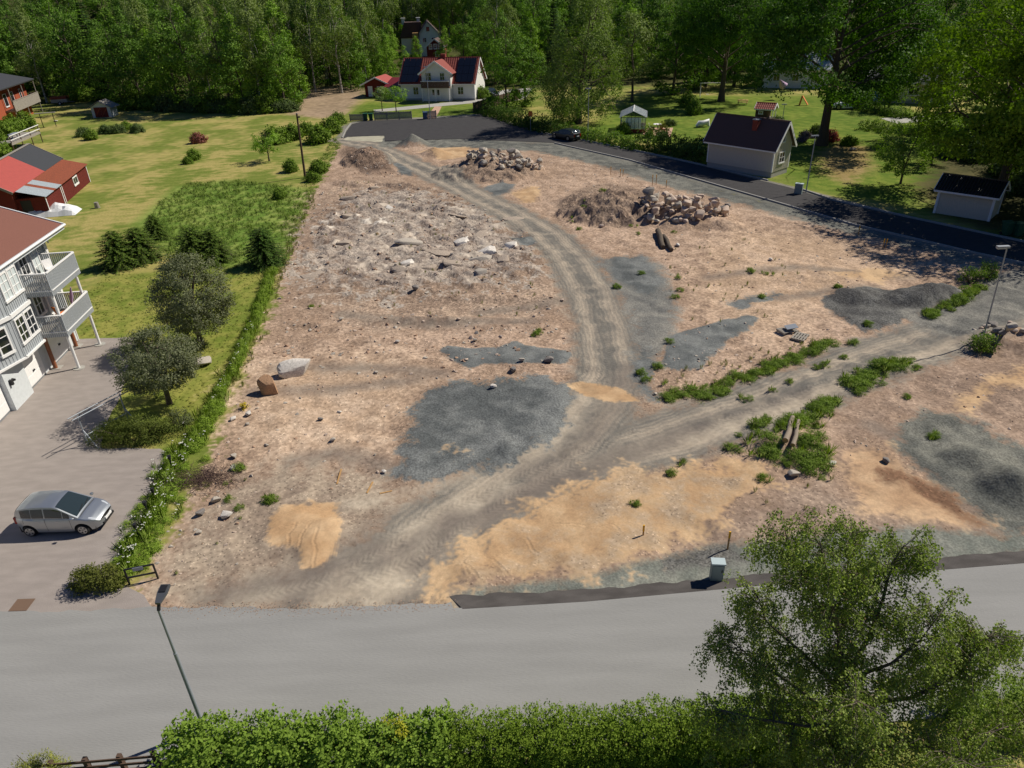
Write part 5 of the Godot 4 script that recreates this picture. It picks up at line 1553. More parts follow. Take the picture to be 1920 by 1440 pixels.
# ================================================================ PLANTS
func make_plants():
	var two := ["stems", "foliage"]
	var g1 := lin(0.123, 0.217, 0.032); var g2 := lin(0.232, 0.362, 0.065)
	var w1 := lin(0.13, 0.21, 0.03); var w2 := lin(0.25, 0.35, 0.07)
	# hedges along the road in front
	var h1 := PackedVector3Array([G(300, 1386, 1.6) * Vector3(1, 0, 1), G(560, 1372, 1.6) * Vector3(1, 0, 1), G(842, 1361, 1.6) * Vector3(1, 0, 1)])
	plant("hedge", "large-leaved bright green hedge around the lamp post foot", "hedge", "", Vector3.ZERO, hedge_shapes(h1, 1.7, 1.75, 4200, 0.11, 71, lin(0.135, 0.225, 0.030), lin(0.290, 0.420, 0.070), 0.66, 0.3, 0.22), two)
	var h2 := PackedVector3Array([G(838, 1358, 1.6) * Vector3(1, 0, 1), G(1100, 1345, 1.6) * Vector3(1, 0, 1), G(1400, 1325, 1.6) * Vector3(1, 0, 1), G(1560, 1310, 1.6) * Vector3(1, 0, 1)])
	plant("hedge", "fine-leaved dark green clipped hedge running under the birch", "hedge", "", Vector3.ZERO, hedge_shapes(h2, 1.55, 1.62, 6500, 0.072, 72, lin(0.115, 0.195, 0.020), lin(0.260, 0.360, 0.050), 0.6, 0.12, 0.16), two)
	var h3 := PackedVector3Array([G(1790, 1300, 1.6) * Vector3(1, 0, 1), G(1960, 1288, 1.6) * Vector3(1, 0, 1), G(2150, 1270, 1.6) * Vector3(1, 0, 1)])
	plant("hedge", "bright green hedge on the far side of the birch", "hedge", "", Vector3.ZERO, hedge_shapes(h3, 1.6, 1.7, 4200, 0.08, 73, w1, w2, 0.6, 0.15, 0.16), two)
	plant("spirea_bush", "yellow-leaved bush growing through the large-leaved hedge", "bush", "", G(735, 1362, 1.6) * Vector3(1, 0, 1), bush_shapes(Vector3(1.7, 1.95, 1.3), 60, 40, 0.075, 171, lin(0.30, 0.34, 0.03), lin(0.48, 0.46, 0.05), 0.22), two)
	var th := spruce_shapes(3.2, 0.95, 81, lin(0.043, 0.084, 0.014), lin(0.102, 0.167, 0.026), 3.0, 0.22)
	var t0 := plant("thuja", "dark clipped conifer in the shade below the birch", "conifer", "conifers in the corner under the birch", Vector3(11.6, 0, -10.9), th, ["trunk", "crown"], 0, Vector3.ONE, "needle")
	copy_of(t0, Vector3(12.5, 0, -10.2), 1.0, Vector3(1, 0.95, 1))
	copy_of(t0, Vector3(10.6, 0, -9.9), 2.0, Vector3(1.1, 0.95, 1.1))
	copy_of(t0, Vector3(9.6, 0, -10.2), 3.0, Vector3(1.0, 0.75, 1.0))
	copy_of(t0, Vector3(7.2, 0, -9.8), 3.0, Vector3(1.0, 0.7, 1.0))
	plant("broom_bush", "thin yellow-green broom bush beside the brown rail fence", "bush", "", G(85, 1462), bush_shapes(Vector3(2.3, 0.95, 1.3), 90, 40, 0.10, 82, lin(0.189, 0.217, 0.043), lin(0.348, 0.362, 0.087), 0.22, 0.22), two)
	# shrubs by the yard
	plant("juniper_bush", "wide low dark juniper hedge at the yard's edge", "bush", "", G(258, 822), bush_shapes(Vector3(5.4, 1.35, 2.1), 260, 60, 0.085, 83, lin(0.075, 0.104, 0.023), lin(0.181, 0.217, 0.052), 0.32, 0.42), two, 0.1)
	plant("juniper_bush", "grey-green bush at the end of the juniper hedge", "bush", "", G(340, 800), bush_shapes(Vector3(1.4, 1.2, 1.3), 50, 50, 0.09, 84, lin(0.102, 0.123, 0.051), lin(0.189, 0.217, 0.102), 0.3, 0.42), two)
	plant("privet_bush", "spiky olive bush beside the metal sign frame", "bush", "", G(185, 1098), bush_shapes(Vector3(2.7, 1.05, 1.2), 90, 60, 0.10, 85, lin(0.087, 0.102, 0.023), lin(0.189, 0.210, 0.052), 0.26, 0.4), two)
	# left lawn
	var lb := bush_shapes(Vector3(3.6, 1.5, 2.2), 60, 50, 0.2, 86, lin(0.080, 0.123, 0.043), lin(0.160, 0.217, 0.080), 0.5)
	var lb2 := bush_shapes(Vector3(2.4, 1.7, 2.2), 50, 50, 0.2, 87, lin(0.102, 0.174, 0.023), lin(0.217, 0.319, 0.051), 0.45)
	for a in [[158, 255, "low grey-green bush at the near end of the lawn bed"], [200, 250, "wide dark bush in the middle of the lawn bed"], [222, 249, "dark bush next to the yellow one in the lawn bed"], [258, 248, "round grey bush at the end of the lawn bed"]]:
		plant("garden_bush", a[2], "bush", "bushes of the lawn bed", G(a[0], a[1]), lb, two, rng.randf() * TAU, Vector3(1.0, 0.9, 1.0))
	for a in [[171, 262, 1.0, "bright round dwarf conifer in front of the lawn bed"], [238, 244, 0.9, "yellow-green bush in the lawn bed"], [364, 300, 0.9, "upright bright green perennial clump on the lawn"], [353, 307, 0.6, "small green clump beside the perennial on the lawn"], [525, 372, 0.7, "lone shrub standing in the meadow grass"]]:
		plant("garden_bush", a[3], "bush", "", G(a[0], a[1]), lb2, two, rng.randf() * TAU, Vector3(a[2], a[2], a[2]))
	plant("flowering_bush", "round pink flowering bush alone on the lawn", "bush", "", G(373, 268), bush_shapes(Vector3(2.6, 1.7, 2.4), 55, 60, 0.19, 88, lin(0.334, 0.109, 0.109), lin(0.340, 0.170, 0.140), 0.42), two)
	plant("flowering_bush", "red flowering rhododendron beside the oak trunk", "bush", "", G(1555, 265), bush_shapes(Vector3(2.4, 1.7, 2.0), 50, 60, 0.19, 89, lin(0.377, 0.058, 0.087), lin(0.300, 0.120, 0.100), 0.4), two)
	plant("flowering_bush", "lilac flowering bush behind the lamp by the beige cottage", "bush", "", G(1508, 265), bush_shapes(Vector3(2.0, 1.4, 1.8), 45, 55, 0.18, 90, lin(0.131, 0.116, 0.145), lin(0.377, 0.290, 0.406), 0.4), two)
	plant("garden_bush", "dark green bush left of the oak trunk", "bush", "", G(1528, 257), lb, two, 0.3, Vector3(0.7, 1.1, 0.8))
	plant("garden_bush", "clipped dome-shaped bush above the flat rock", "bush", "", G(1592, 272), bush_shapes(Vector3(2.5, 1.3, 2.3), 70, 60, 0.16, 91, lin(0.087, 0.160, 0.017), lin(0.174, 0.275, 0.036), 0.35), two)
	for a in [[518, 268, 1.9, 1.5], [548, 262, 1.6, 1.4], [598, 268, 1.7, 1.6], [620, 250, 1.6, 1.5], [575, 252, 1.4, 1.2], [635, 232, 1.2, 1.2], [545, 322, 0.9, 1.0], [600, 322, 1.2, 0.9], [588, 340, 0.8, 0.7]]:
		plant("wild_shrub", "bright green wild shrub in the thicket around the wooden pole", "bush", "shrubs around the wooden pole", G(a[0], a[1]), lb2, two, rng.randf() * TAU, Vector3(a[2], a[3], a[2]))
	# undergrowth at the wood's edge
	for i in 30:
		var x := 225 + i * 11.0 + rng.randf_range(-4, 4)
		plant("wild_shrub", "dark leafy shrub at the foot of the wood's edge", "bush", "shrubs at the wood's edge", G(x, 212 - absf(i - 22) * 0.4), [lb, lb2, lb][rng.randi() % 3], two, rng.randf() * TAU, Vector3(1, 1, 1) * rng.randf_range(1.2, 2.2))
	for i in 14:
		plant("wild_shrub", "pale green shrub beside the house with the wooden balcony", "bush", "shrubs by the balcony house", G(10 + i * 13.0 + rng.randf_range(-4, 4), 176 - absf(i - 7) + (18 if i > 10 else -12)), lb2, two, rng.randf() * TAU, Vector3(1, 1, 1) * rng.randf_range(1.2, 2.0))
	for a in [[12, 262, 2.0], [30, 250, 1.8], [48, 240, 1.7], [5, 285, 1.6], [18, 225, 2.0], [6, 305, 1.8]]:
		plant("garden_bush", "flowering white-green bush beside the wooden deck", "bush", "bushes beside the wooden deck", G(a[0], a[1]), lb2, two, rng.randf() * TAU, Vector3.ONE * a[2])
	# along the new street
	var sb := func(px: Array, called: String, label: String, w: float, h: float, sd: int, a: Color, b: Color, per := 420):
		var l := PackedVector3Array()
		for q in px_line(px): l.append(Vector3(q.x, 0, q.y))
		plant(called, label, "hedge", "", Vector3.ZERO, hedge_shapes(l, w, h, per, 0.22, sd, a, b, 0.62, 0.4, 0.3), two)
	sb.call([905, 212, 950, 224, 1000, 240, 1040, 250], "hedge", "dark untrimmed hedge along the turning place", 3.0, 1.9, 74, lin(0.043, 0.087, 0.017), lin(0.116, 0.189, 0.038), 500)
	sb.call([1045, 250, 1110, 262, 1160, 272, 1200, 281], "hedge", "light green wild hedge beside the parked estate car", 2.2, 1.5, 75, lin(0.090, 0.160, 0.029), lin(0.196, 0.297, 0.065))
	sb.call([1200, 276, 1260, 288, 1330, 303], "hedge", "tall dark lilac hedge in front of the terrace", 2.8, 2.4, 76, lin(0.041, 0.081, 0.017), lin(0.123, 0.196, 0.043), 620)
	sb.call([1605, 203, 1640, 212, 1700, 222], "hedge", "shrub border in front of the white car", 2.4, 1.5, 77, lin(0.072, 0.131, 0.023), lin(0.174, 0.268, 0.052))
	sb.call([1620, 240, 1680, 248, 1730, 252], "hedge", "fern bed on the lawn near the beige bungalow", 4.0, 1.2, 78, lin(0.087, 0.145, 0.029), lin(0.189, 0.261, 0.067))
	for a in [[1790, 290, 1.8], [1830, 300, 1.6], [1900, 330, 2.0], [1780, 250, 2.0], [1850, 260, 2.2], [1900, 280, 2.2], [1920, 360, 1.6]]:
		plant("wild_shrub", "dark shrub in the shade under the large maple", "bush", "shrubs under the maple", G(a[0], a[1]), lb, two, rng.randf() * TAU, Vector3.ONE * a[2])
	for a in [[1170, 250, 1.0], [1218, 258, 0.6], [1255, 236, 0.7], [1240, 262, 0.8], [905, 184, 1.4], [1300, 214, 1.3], [1290, 200, 1.5], [1455, 235, 0.9], [1330, 308, 1.0]]:
		plant("garden_bush", "leafy garden bush near the greenhouse lawn", "bush", "bushes of the greenhouse garden", G(a[0], a[1]), lb2 if rng.randf() < 0.5 else lb, two, rng.randf() * TAU, Vector3.ONE * a[2])
	# shrubs on the plot
	var weed := bush_shapes(Vector3(1.3, 0.5, 1.2), 30, 34, 0.085, 92, w1, w2, 0.2, 0.36)
	var weed2 := tuft_mesh(0.55, 0.4, 34, 0.05, 192, lin(0.14, 0.21, 0.035), lin(0.27, 0.34, 0.08))
	for a in [[1822, 530, 1.7, 2.0], [1845, 522, 1.6, 2.3], [1800, 556, 1.2, 1.0], [1845, 638, 1.5, 1.9], [1833, 645, 1.2, 1.2]]:
		plant("wild_shrub", "tall weedy shrub at the edge of the grey gravel", "bush", "weedy shrubs by the gravel", GT(a[0], a[1]), weed, two, rng.randf() * TAU, Vector3(a[2], a[3], a[2]))
	var weedy := []
	weedy += along([1250, 750, 1330, 735, 1420, 700, 1500, 668, 1560, 642], 0.9, 9, 0.35, 0.95, 0.7)
	weedy += along([1590, 728, 1640, 705, 1695, 682], 0.9, 12, 0.4, 1.1, 0.8)
	weedy += spots_in([1350, 835, 1400, 805, 1470, 795, 1560, 735, 1572, 745, 1530, 800, 1560, 870, 1550, 900, 1500, 880, 1450, 868, 1370, 848], 7, 0.4, 1.1, 0.75)
	weedy += along([1730, 594, 1770, 578, 1810, 560, 1840, 540], 0.5, 10, 0.4, 0.8)
	for a in [[1400, 750], [1450, 733], [1480, 716], [1532, 690], [1545, 686], [1582, 672], [1440, 790], [1205, 700], [1215, 712], [1253, 640], [1232, 690], [1240, 720], [1010, 622], [1000, 628], [590, 575], [500, 940], [515, 938], [450, 880], [1085, 430], [1075, 400], [1098, 378], [1130, 360], [1265, 435], [1185, 425], [1200, 440], [1570, 540], [1625, 610], [1430, 560], [1410, 510], [1440, 515], [1192, 948], [1272, 870], [1260, 890], [1600, 645], [1205, 515], [1160, 540], [1270, 520], [1275, 545], [1265, 560], [1750, 820], [1700, 745], [1430, 900]]:
		for k in 3: weedy.append(spot(GT(a[0] + rng.randf_range(-5, 5), a[1] + rng.randf_range(-2, 2)), rng.randf_range(0.3, 0.65)))
	weedy += spots_in([410, 860, 470, 900, 460, 1000, 400, 1060, 330, 1080, 360, 960], 0.9, 0.2, 0.5, 1.0, 0.5)
	var wa := []
	var wb := []
	for t in weedy:
		if rng.randf() < 0.55: wa.append(t)
		if rng.randf() < 0.7: wb.append(Transform3D(t.basis.scaled(Vector3(1, 1.1, 1)), t.origin + Vector3(rng.randf_range(-0.25, 0.25), 0, rng.randf_range(-0.25, 0.25))))
	scatter("weed_grass", "coarse green grass among the weeds of the track edges", "grass", weed2, M.grass, wb)
	weedy = wa
	scatter("weeds", "green weeds along the track edges and on the weedy mound", "weeds", weed[1], M.leaf, weedy)
	var sparse := tuft_mesh(0.3, 0.16, 12, 0.022, 93, lin(0.11, 0.13, 0.03), lin(0.22, 0.20, 0.08))
	var thin := []
	thin += spots_in([1240, 470, 1400, 450, 1500, 520, 1440, 600, 1300, 620, 1260, 560], 0.8, 0.6, 1.4, 1.0, 0.55)
	thin += spots_in([590, 360, 700, 340, 1000, 450, 1060, 560, 900, 620, 560, 560], 0.4, 0.6, 1.3, 1.0, 0.6)
	thin += spots_in([1400, 880, 1600, 900, 1640, 960, 1450, 1000, 1380, 950], 0.8, 0.6, 1.2, 1.0, 0.5)
	thin += spots_in([1260, 700, 1440, 650, 1540, 630, 1400, 710, 1280, 745], 2.5, 0.6, 1.4)
	thin += along([590, 365, 560, 430, 530, 505, 500, 580, 470, 660, 440, 740], 0.9, 5, 0.6, 1.4)
	scatter("sparse_grass", "thin yellowish grass tufts on the bare soil", "grass", sparse, M.grass, thin)
	# strip between yard and plot
	var green := bush_shapes(Vector3(0.9, 0.42, 0.9), 18, 34, 0.085, 94, lin(0.18, 0.29, 0.035), lin(0.34, 0.46, 0.075), 0.2, 0.34)
	var s1 := along([512, 508, 497, 548, 480, 600, 458, 652, 434, 702, 408, 748], 0.42, 6, 0.6, 1.0)
	s1 += along([408, 748, 392, 785, 372, 825, 335, 862], 0.8, 9, 0.6, 1.0)
	s1 += along([335, 862, 314, 915, 290, 965, 268, 1015, 248, 1060, 238, 1090], 1.4, 13, 0.5, 0.9, 0.8)
	scatter("verge_plants", "bright green strip of wild plants between the yard and the plot", "plants", green[1], M.leaf, s1)
	var s3 := along([512, 508, 497, 548, 480, 600, 458, 652, 434, 702, 408, 748, 372, 825, 335, 862, 314, 915, 290, 965, 262, 1020, 240, 1080], 0.65, 12, 0.7, 1.3)
	scatter("verge_grass", "long loose grass along the green strip beside the plot", "grass", tuft_mesh(0.5, 0.36, 20, 0.03, 194, lin(0.16, 0.25, 0.04), lin(0.33, 0.42, 0.10)), M.grass, s3)
	var bloom := tuft_mesh(0.5, 0.3, 14, 0.05, 95, lin(0.09, 0.17, 0.02), lin(0.17, 0.28, 0.04), lin(0.8, 0.8, 0.74))
	var s2 := along([365, 822, 335, 865, 314, 915, 290, 965, 262, 1020, 240, 1075], 1.3, 8, 0.6, 1.0)
	s2 += along([480, 605, 440, 690, 400, 765], 0.4, 2, 0.6, 1.0)
	scatter("white_flowers", "white wild flowers standing in the green strip", "flowers", bloom, M.leaf, s2)
	# meadow and grass
	var tall := tuft_mesh(0.42, 0.34, 22, 0.03, 96, lin(0.16, 0.25, 0.05), lin(0.30, 0.38, 0.12))
	var mead := spots_in([300, 470, 262, 440, 300, 380, 350, 345, 430, 336, 560, 352, 592, 362, 560, 430, 536, 492, 420, 505, 330, 498], 6.0, 0.4, 1.1, 0.9, 0.15)
	mead += spots_in([560, 352, 592, 362, 640, 275, 628, 255, 600, 300, 570, 330], 3.0, 0.7, 1.1, 0.8)
	scatter("meadow_grass", "tall unmown meadow grass beside the plot", "grass", tall, M.grass, mead)
	var short := tuft_mesh(0.06, 0.14, 14, 0.02, 97, lin(0.13, 0.17, 0.035), lin(0.26, 0.26, 0.08))
	var lawn := spots_in([520, 500, 497, 545, 470, 620, 430, 715, 395, 790, 340, 850, 345, 780, 250, 735, 262, 640, 150, 630, 150, 560, 200, 515], 12.0, 0.7, 1.3)
	scatter("lawn_grass", "short mown grass around the fruit trees", "grass", short, M.grass, lawn)
	plant("yellow_flower", "small yellow flowering plant between the pale stones", "flower", "", G(459, 766), bush_shapes(Vector3(0.6, 0.4, 0.6), 12, 26, 0.06, 99, lin(0.55, 0.42, 0.02), lin(0.75, 0.62, 0.05), 0.12), two)
	# heap of dead twigs
	var tw := Shape.new()
	for i in 420:
		var c := Vector3(rng.randfn(0, 0.9), absf(rng.randfn(0, 0.14)) + 0.05, rng.randfn(0, 0.45))
		var d := Vector3(rng.randf_range(-1, 1), rng.randf_range(-0.25, 0.35), rng.randf_range(-1, 1)).normalized() * rng.randf_range(0.2, 0.5)
		tw.rod(c - d, c + d, 0.009, 0.005, 3)
	var heap2 := part("brushwood_heap", tw, M.twig)
	heap2.position = onto(G(375, 900))
	tag(heap2, "flat heap of purple-brown dead twigs beside the flower strip", "brushwood")

# ================================================================ BUILDINGS
func window(parent: Node, at: Vector3, right: Vector3, w: float, h: float, cols := 2, rows := 2, frame := "white_paint", pane := "window_glass", fw := 0.09) -> MeshInstance3D:
	# centred at a point of the wall; frame stands proud, the pane sits back inside it
	var n := right.cross(UP).normalized()
	var b := Transform3D(Basis(right.normalized(), UP, n), at)
	var s := Shape.new()
	s.t = b
	s.box(Vector3(-w / 2, -h / 2, 0), Vector3(-w / 2 + fw, h / 2, 0.07))
	s.box(Vector3(w / 2 - fw, -h / 2, 0), Vector3(w / 2, h / 2, 0.07))
	s.box(Vector3(-w / 2 + fw, h / 2 - fw, 0), Vector3(w / 2 - fw, h / 2, 0.068))
	s.box(Vector3(-w / 2 - 0.04, -h / 2 - 0.05, 0), Vector3(w / 2 + 0.04, -h / 2 + fw, 0.10))
	for i in range(1, cols):
		var x := -w / 2 + w * i / cols
		s.box(Vector3(x - 0.025, -h / 2 + fw, 0.012), Vector3(x + 0.025, h / 2 - fw, 0.05))
	for i in range(1, rows):
		var y := -h / 2 + h * i / rows
		s.box(Vector3(-w / 2 + fw, y - 0.018, 0.012), Vector3(w / 2 - fw, y + 0.018, 0.046))
	var o := part("window", s, M[frame], parent)
	var g := Shape.new()
	g.t = b
	g.box(Vector3(-w / 2 + fw * 0.9, -h / 2 + fw * 0.9, 0.004), Vector3(w / 2 - fw * 0.9, h / 2 - fw * 0.9, 0.02))
	part("pane", g, M[pane], o)
	return o

func gable(s: Shape, x0: float, x1: float, z0: float, z1: float, h: float, top: float):   # ridge along x, z1 > z0
	var m := (z0 + z1) / 2
	s.quad(Vector3(x0, 0, z1), Vector3(x1, 0, z1), Vector3(x1, h, z1), Vector3(x0, h, z1))
	s.quad(Vector3(x1, 0, z0), Vector3(x0, 0, z0), Vector3(x0, h, z0), Vector3(x1, h, z0))
	s.quad(Vector3(x0, 0, z0), Vector3(x0, 0, z1), Vector3(x0, h, z1), Vector3(x0, h, z0))
	s.quad(Vector3(x1, 0, z1), Vector3(x1, 0, z0), Vector3(x1, h, z0), Vector3(x1, h, z1))
	s.tri(Vector3(x0, h, z0), Vector3(x0, h, z1), Vector3(x0, top, m))
	s.tri(Vector3(x1, h, z1), Vector3(x1, h, z0), Vector3(x1, top, m))
	s.quad(Vector3(x0, h, z1), Vector3(x1, h, z1), Vector3(x1, top, m), Vector3(x0, top, m))
	s.quad(Vector3(x1, h, z0), Vector3(x0, h, z0), Vector3(x0, top, m), Vector3(x1, top, m))

func slab(s: Shape, a: Vector3, b: Vector3, c: Vector3, d: Vector3, thick: float):   # a roof plane a-b at the eave, c-d at the ridge
	var n := (b - a).cross(d - a).normalized() * thick
	s.quad(a + n, b + n, c + n, d + n)
	s.quad(b, a, d, c)
	s.quad(a, b, b + n, a + n)
	s.quad(b, c, c + n, b + n)
	s.quad(c, d, d + n, c + n)
	s.quad(d, a, a + n, d + n)

func tiles(s: Shape, a: Vector3, b: Vector3, c: Vector3, d: Vector3, lift: float, wide := 0.3, long := 0.36, wave := 0.035):   # curved roof tiles on the plane a, b, c, d
	var n := (b - a).cross(d - a).normalized()
	var cols := int(a.distance_to(b) / wide)
	var rows := int(a.distance_to(d) / long)
	for j in rows:
		var f0 := float(j) / rows
		var f1 := (j + 1.12) / rows
		for i in cols:
			for k in 4:
				var u0 := (i + k / 4.0) / cols
				var u1 := (i + (k + 1) / 4.0) / cols
				var w0 := sin(TAU * k / 4.0) * wave
				var w1 := sin(TAU * (k + 1) / 4.0) * wave
				var p0 := a.lerp(b, u0); var p1 := a.lerp(b, u1)
				var q0 := d.lerp(c, u0); var q1 := d.lerp(c, u1)
				s.quad(p0.lerp(q0, f0) + n * (lift + w0 + 0.03), p1.lerp(q1, f0) + n * (lift + w1 + 0.03), p1.lerp(q1, f1) + n * (lift + w1), p0.lerp(q0, f1) + n * (lift + w0))

func gable_roof(parent: Node, x0: float, x1: float, z0: float, z1: float, h: float, top: float, over: float, m: String, thick := 0.12, curved := false, wide := 0.3) -> MeshInstance3D:
	var s := Shape.new()
	var mid := (z0 + z1) / 2
	var fall := (top - h) / (mid - z0) * over
	var a := Vector3(x0 - over, h - fall, z1 + over); var b := Vector3(x1 + over, h - fall, z1 + over)
	var c := Vector3(x1 + over, top, mid); var d := Vector3(x0 - over, top, mid)
	var e := Vector3(x0 - over, h - fall, z0 - over); var f := Vector3(x1 + over, h - fall, z0 - over)
	slab(s, a, b, c, d, thick)
	slab(s, f, e, d, c, thick)
	if curved:
		tiles(s, a, b, c, d, thick + 0.02, wide)
		tiles(s, f, e, d, c, thick + 0.02, wide)
	s.bar(d + Vector3(0, thick * 1.2, 0), c + Vector3(0, thick * 1.2, 0), 0.2, 0.1)
	var o := part("roof", s, M[m], parent)
	var g := Shape.new()
	for x in [x0 - over - 0.015, x1 + over + 0.015]:
		for p in [[a, d], [e, d]]:
			var lo: Vector3 = p[0]; var hi: Vector3 = p[1]
			g.bar(Vector3(x, lo.y + 0.02, lo.z), Vector3(x, hi.y + 0.02, hi.z), 0.05, 0.26)
	g.bar(a + Vector3(0, -0.02, 0.03), b + Vector3(0, -0.02, 0.03), 0.06, 0.16)
	g.bar(e + Vector3(0, -0.02, -0.03), f + Vector3(0, -0.02, -0.03), 0.06, 0.16)
	part("barge_board", g, M.white_paint, o)
	return o

func battens(s: Shape, a: Vector3, b: Vector3, high: float, out: Vector3, every: float, wide := 0.045, deep := 0.025):   # upright cover strips along a wall from a to b
	var n := int(a.distance_to(b) / every)
	var d := (b - a).normalized()
	for i in n + 1:
		var p := a.lerp(b, float(i) / n)
		var q := d * wide / 2
		var o := out * deep
		s.quad(p - q + o, p + q + o, p + q + o + UP * high, p - q + o + UP * high)
		s.quad(p - q, p - q + o, p - q + o + UP * high, p - q + UP * high)
		s.quad(p + q + o, p + q, p + q + UP * high, p + q + o + UP * high)

func corners(parent: Node, pts: Array, h: float, w := 0.14):
	for p in pts:
		part("corner_board", Shape.new().box(Vector3(p.x - w / 2, p.y, p.z - w / 2), Vector3(p.x + w / 2, p.y + h, p.z + w / 2)), M.white_paint, parent)

# ---------------------------------------------------------------- the block of flats
func make_apartment_house():
	var o := thing("apartment_house", "grey-sided block of flats with stacked balconies and white garage doors", "building", Vector3(-28.85, 0, -43.0), deg_to_rad(95.7))
	var R := Vector3.RIGHT
	var near := -24.0
	var far := 0.45
	var s := Shape.new().box(Vector3(near, -0.1, -10.0), Vector3(far, 2.45, -0.02))
	part("garage_wall", s, M.pale_render, o)
	s = Shape.new().box(Vector3(near, 2.45, -10.0), Vector3(far, 7.3, 0.0))
	s.tri(Vector3(far, 7.3, 0), Vector3(far, 7.3, -10), Vector3(far, 9.3, -5.0))
	part("wall", s, M.grey_siding, o)
	# bay with angled near side over two floors
	var bay := PackedVector2Array([Vector2(-4.75, 0), Vector2(-5.0, 0.9), Vector2(-7.15, 0.9), Vector2(-8.9, 0.25), Vector2(-8.9, 0)])
	s = Shape.new().prism(bay, 2.5, 7.28)
	part("bay", s, M.grey_siding, o)
	s = Shape.new()
	battens(s, Vector3(near, 2.55, 0), Vector3(-8.9, 2.55, 0), 4.7, Vector3.BACK, 0.2)
	battens(s, Vector3(-4.7, 2.55, 0), Vector3(far - 0.1, 2.55, 0), 4.7, Vector3.BACK, 0.2)
	battens(s, Vector3(-7.1, 2.55, 0.9), Vector3(-5.05, 2.55, 0.9), 4.7, Vector3.BACK, 0.2)
	var bd := (Vector3(-7.15, 0, 0.9) - Vector3(-8.9, 0, 0.25)).normalized()
	battens(s, Vector3(-8.88, 2.55, 0.257), Vector3(-7.2, 2.55, 0.881), 4.7, bd.cross(UP), 0.2)
	battens(s, Vector3(far, 2.5, -0.1), Vector3(far, 2.5, -9.9), 4.75, R, 0.25)
	part("cladding_strips", s, M.grey_siding, o).set_meta("kind", "stuff")
	# ledges between the floors
	s = Shape.new()
	for y in [2.47, 4.93]:
		for k in 3:
			var a := bay[k + 1] if k else bay[0]
			var p0 := [bay[0], bay[1], bay[2]][k] as Vector2
			var p1 := [bay[1], bay[2], bay[3]][k] as Vector2
			var dd := (p1 - p0).normalized()
			s.bar(Vector3(p0.x - dd.x * 0.05, y, p0.y - dd.y * 0.05), Vector3(p1.x + dd.x * 0.05, y, p1.y + dd.y * 0.05), 0.24, 0.10 if y < 3 else 0.20)
	s.box(Vector3(near, 2.42, 0.0), Vector3(-8.95, 2.53, 0.09))
	s.box(Vector3(-4.72, 2.42, 0.0), Vector3(far + 0.05, 2.53, 0.07))
	part("ledge", s, M.white_paint, o)
	for y in [3.93, 6.45]:
		window(o, Vector3(-5.55, y, 0.925), R, 0.95, 1.5, 2, 3, "white_paint", "curtain" if y > 5 else "window_glass")
		window(o, Vector3(-6.55, y, 0.925), R, 0.95, 1.5, 2, 3, "white_paint", "curtain" if y > 5 else "window_glass")
		window(o, Vector3(-8.02, y - 0.05, 0.58) + bd.cross(UP) * 0.03, bd, 0.8, 1.5, 1, 3)
		window(o, Vector3(-11.2, y, 0.03), R, 1.1, 1.4, 2, 3)
		window(o, Vector3(-13.2, y, 0.03), R, 1.1, 1.4, 2, 3)
	# balcony doors and windows behind the balconies
	for y in [3.75, 6.2]:
		window(o, Vector3(-2.6, y + 0.1, 0.03), R, 0.95, 1.35, 2, 2)
		window(o, Vector3(-1.2, y - 0.1, 0.03), R, 0.95, 1.9, 2, 3, "white_paint", "curtain")
	part("corner_board", Shape.new().box(Vector3(far - 0.09, 2.55, -0.05), Vector3(far + 0.07, 7.25, 0.06)), M.white_paint, o)
	part("corner_board", Shape.new().box(Vector3(-4.72, 2.55, 0.0), Vector3(-4.58, 7.2, 0.08)), M.white_paint, o)
	# garage doors, each with a handle and a dark sill below
	for a in [[-6.7, -4.42, 1.95], [-11.2, -8.9, 2.05], [-13.9, -11.6, 2.05], [-3.3, -0.9, 2.0]]:
		var d := Shape.new()
		d.box(Vector3(a[0], 0.14, -0.01), Vector3(a[1], a[2], 0.04))
		for i in 3: d.box(Vector3(a[0] + 0.05, 0.2 + i * 0.6, 0.04), Vector3(a[1] - 0.05, 0.72 + i * 0.6, 0.052))
		var g := part("garage_door", d, M.white_paint, o)
		part("handle", Shape.new().box(Vector3((a[0] + a[1]) / 2 - 0.09, 0.85, 0.05), Vector3((a[0] + a[1]) / 2 + 0.09, 0.93, 0.12)), M.black_plastic, g)
		part("door_sill", Shape.new().box(Vector3(a[0], -0.05, -0.01), Vector3(a[1], 0.135, 0.03)), M.grey_steel, g)
	part("buttress", Shape.new().prism(PackedVector2Array([Vector2(-6.75, 0), Vector2(-6.75, 0.32), Vector2(-8.8, 0.32), Vector2(-8.8, 0)]), -0.05, 2.4), M.pale_render, o)
	var lamp := Shape.new().box(Vector3(-8.5, 1.45, 0.32), Vector3(-8.35, 1.75, 0.5))
	lamp.rod(Vector3(-8.15, 1.62, 0.33), Vector3(-8.15, 1.62, 0.5), 0.1, 0.06)
	part("wall_lamp", lamp, M.black_plastic, o)
	# roof with gutter
	s = Shape.new()
	slab(s, Vector3(near - 0.6, 7.28, 0.75), Vector3(1.65, 7.28, 0.75), Vector3(1.65, 9.5, -5.0), Vector3(near - 0.6, 9.5, -5.0), 0.22)
	slab(s, Vector3(1.65, 7.28, -10.75), Vector3(near - 0.6, 7.28, -10.75), Vector3(near - 0.6, 9.5, -5.0), Vector3(1.65, 9.5, -5.0), 0.22)
	var roof := part("roof", s, M.brown_shingle, o)
	s = Shape.new()
	s.bar(Vector3(near - 0.6, 7.33, 0.82), Vector3(1.66, 7.33, 0.82), 0.14, 0.30)
	s.bar(Vector3(1.72, 7.36, 0.86), Vector3(1.72, 9.6, -5.0), 0.10, 0.34)
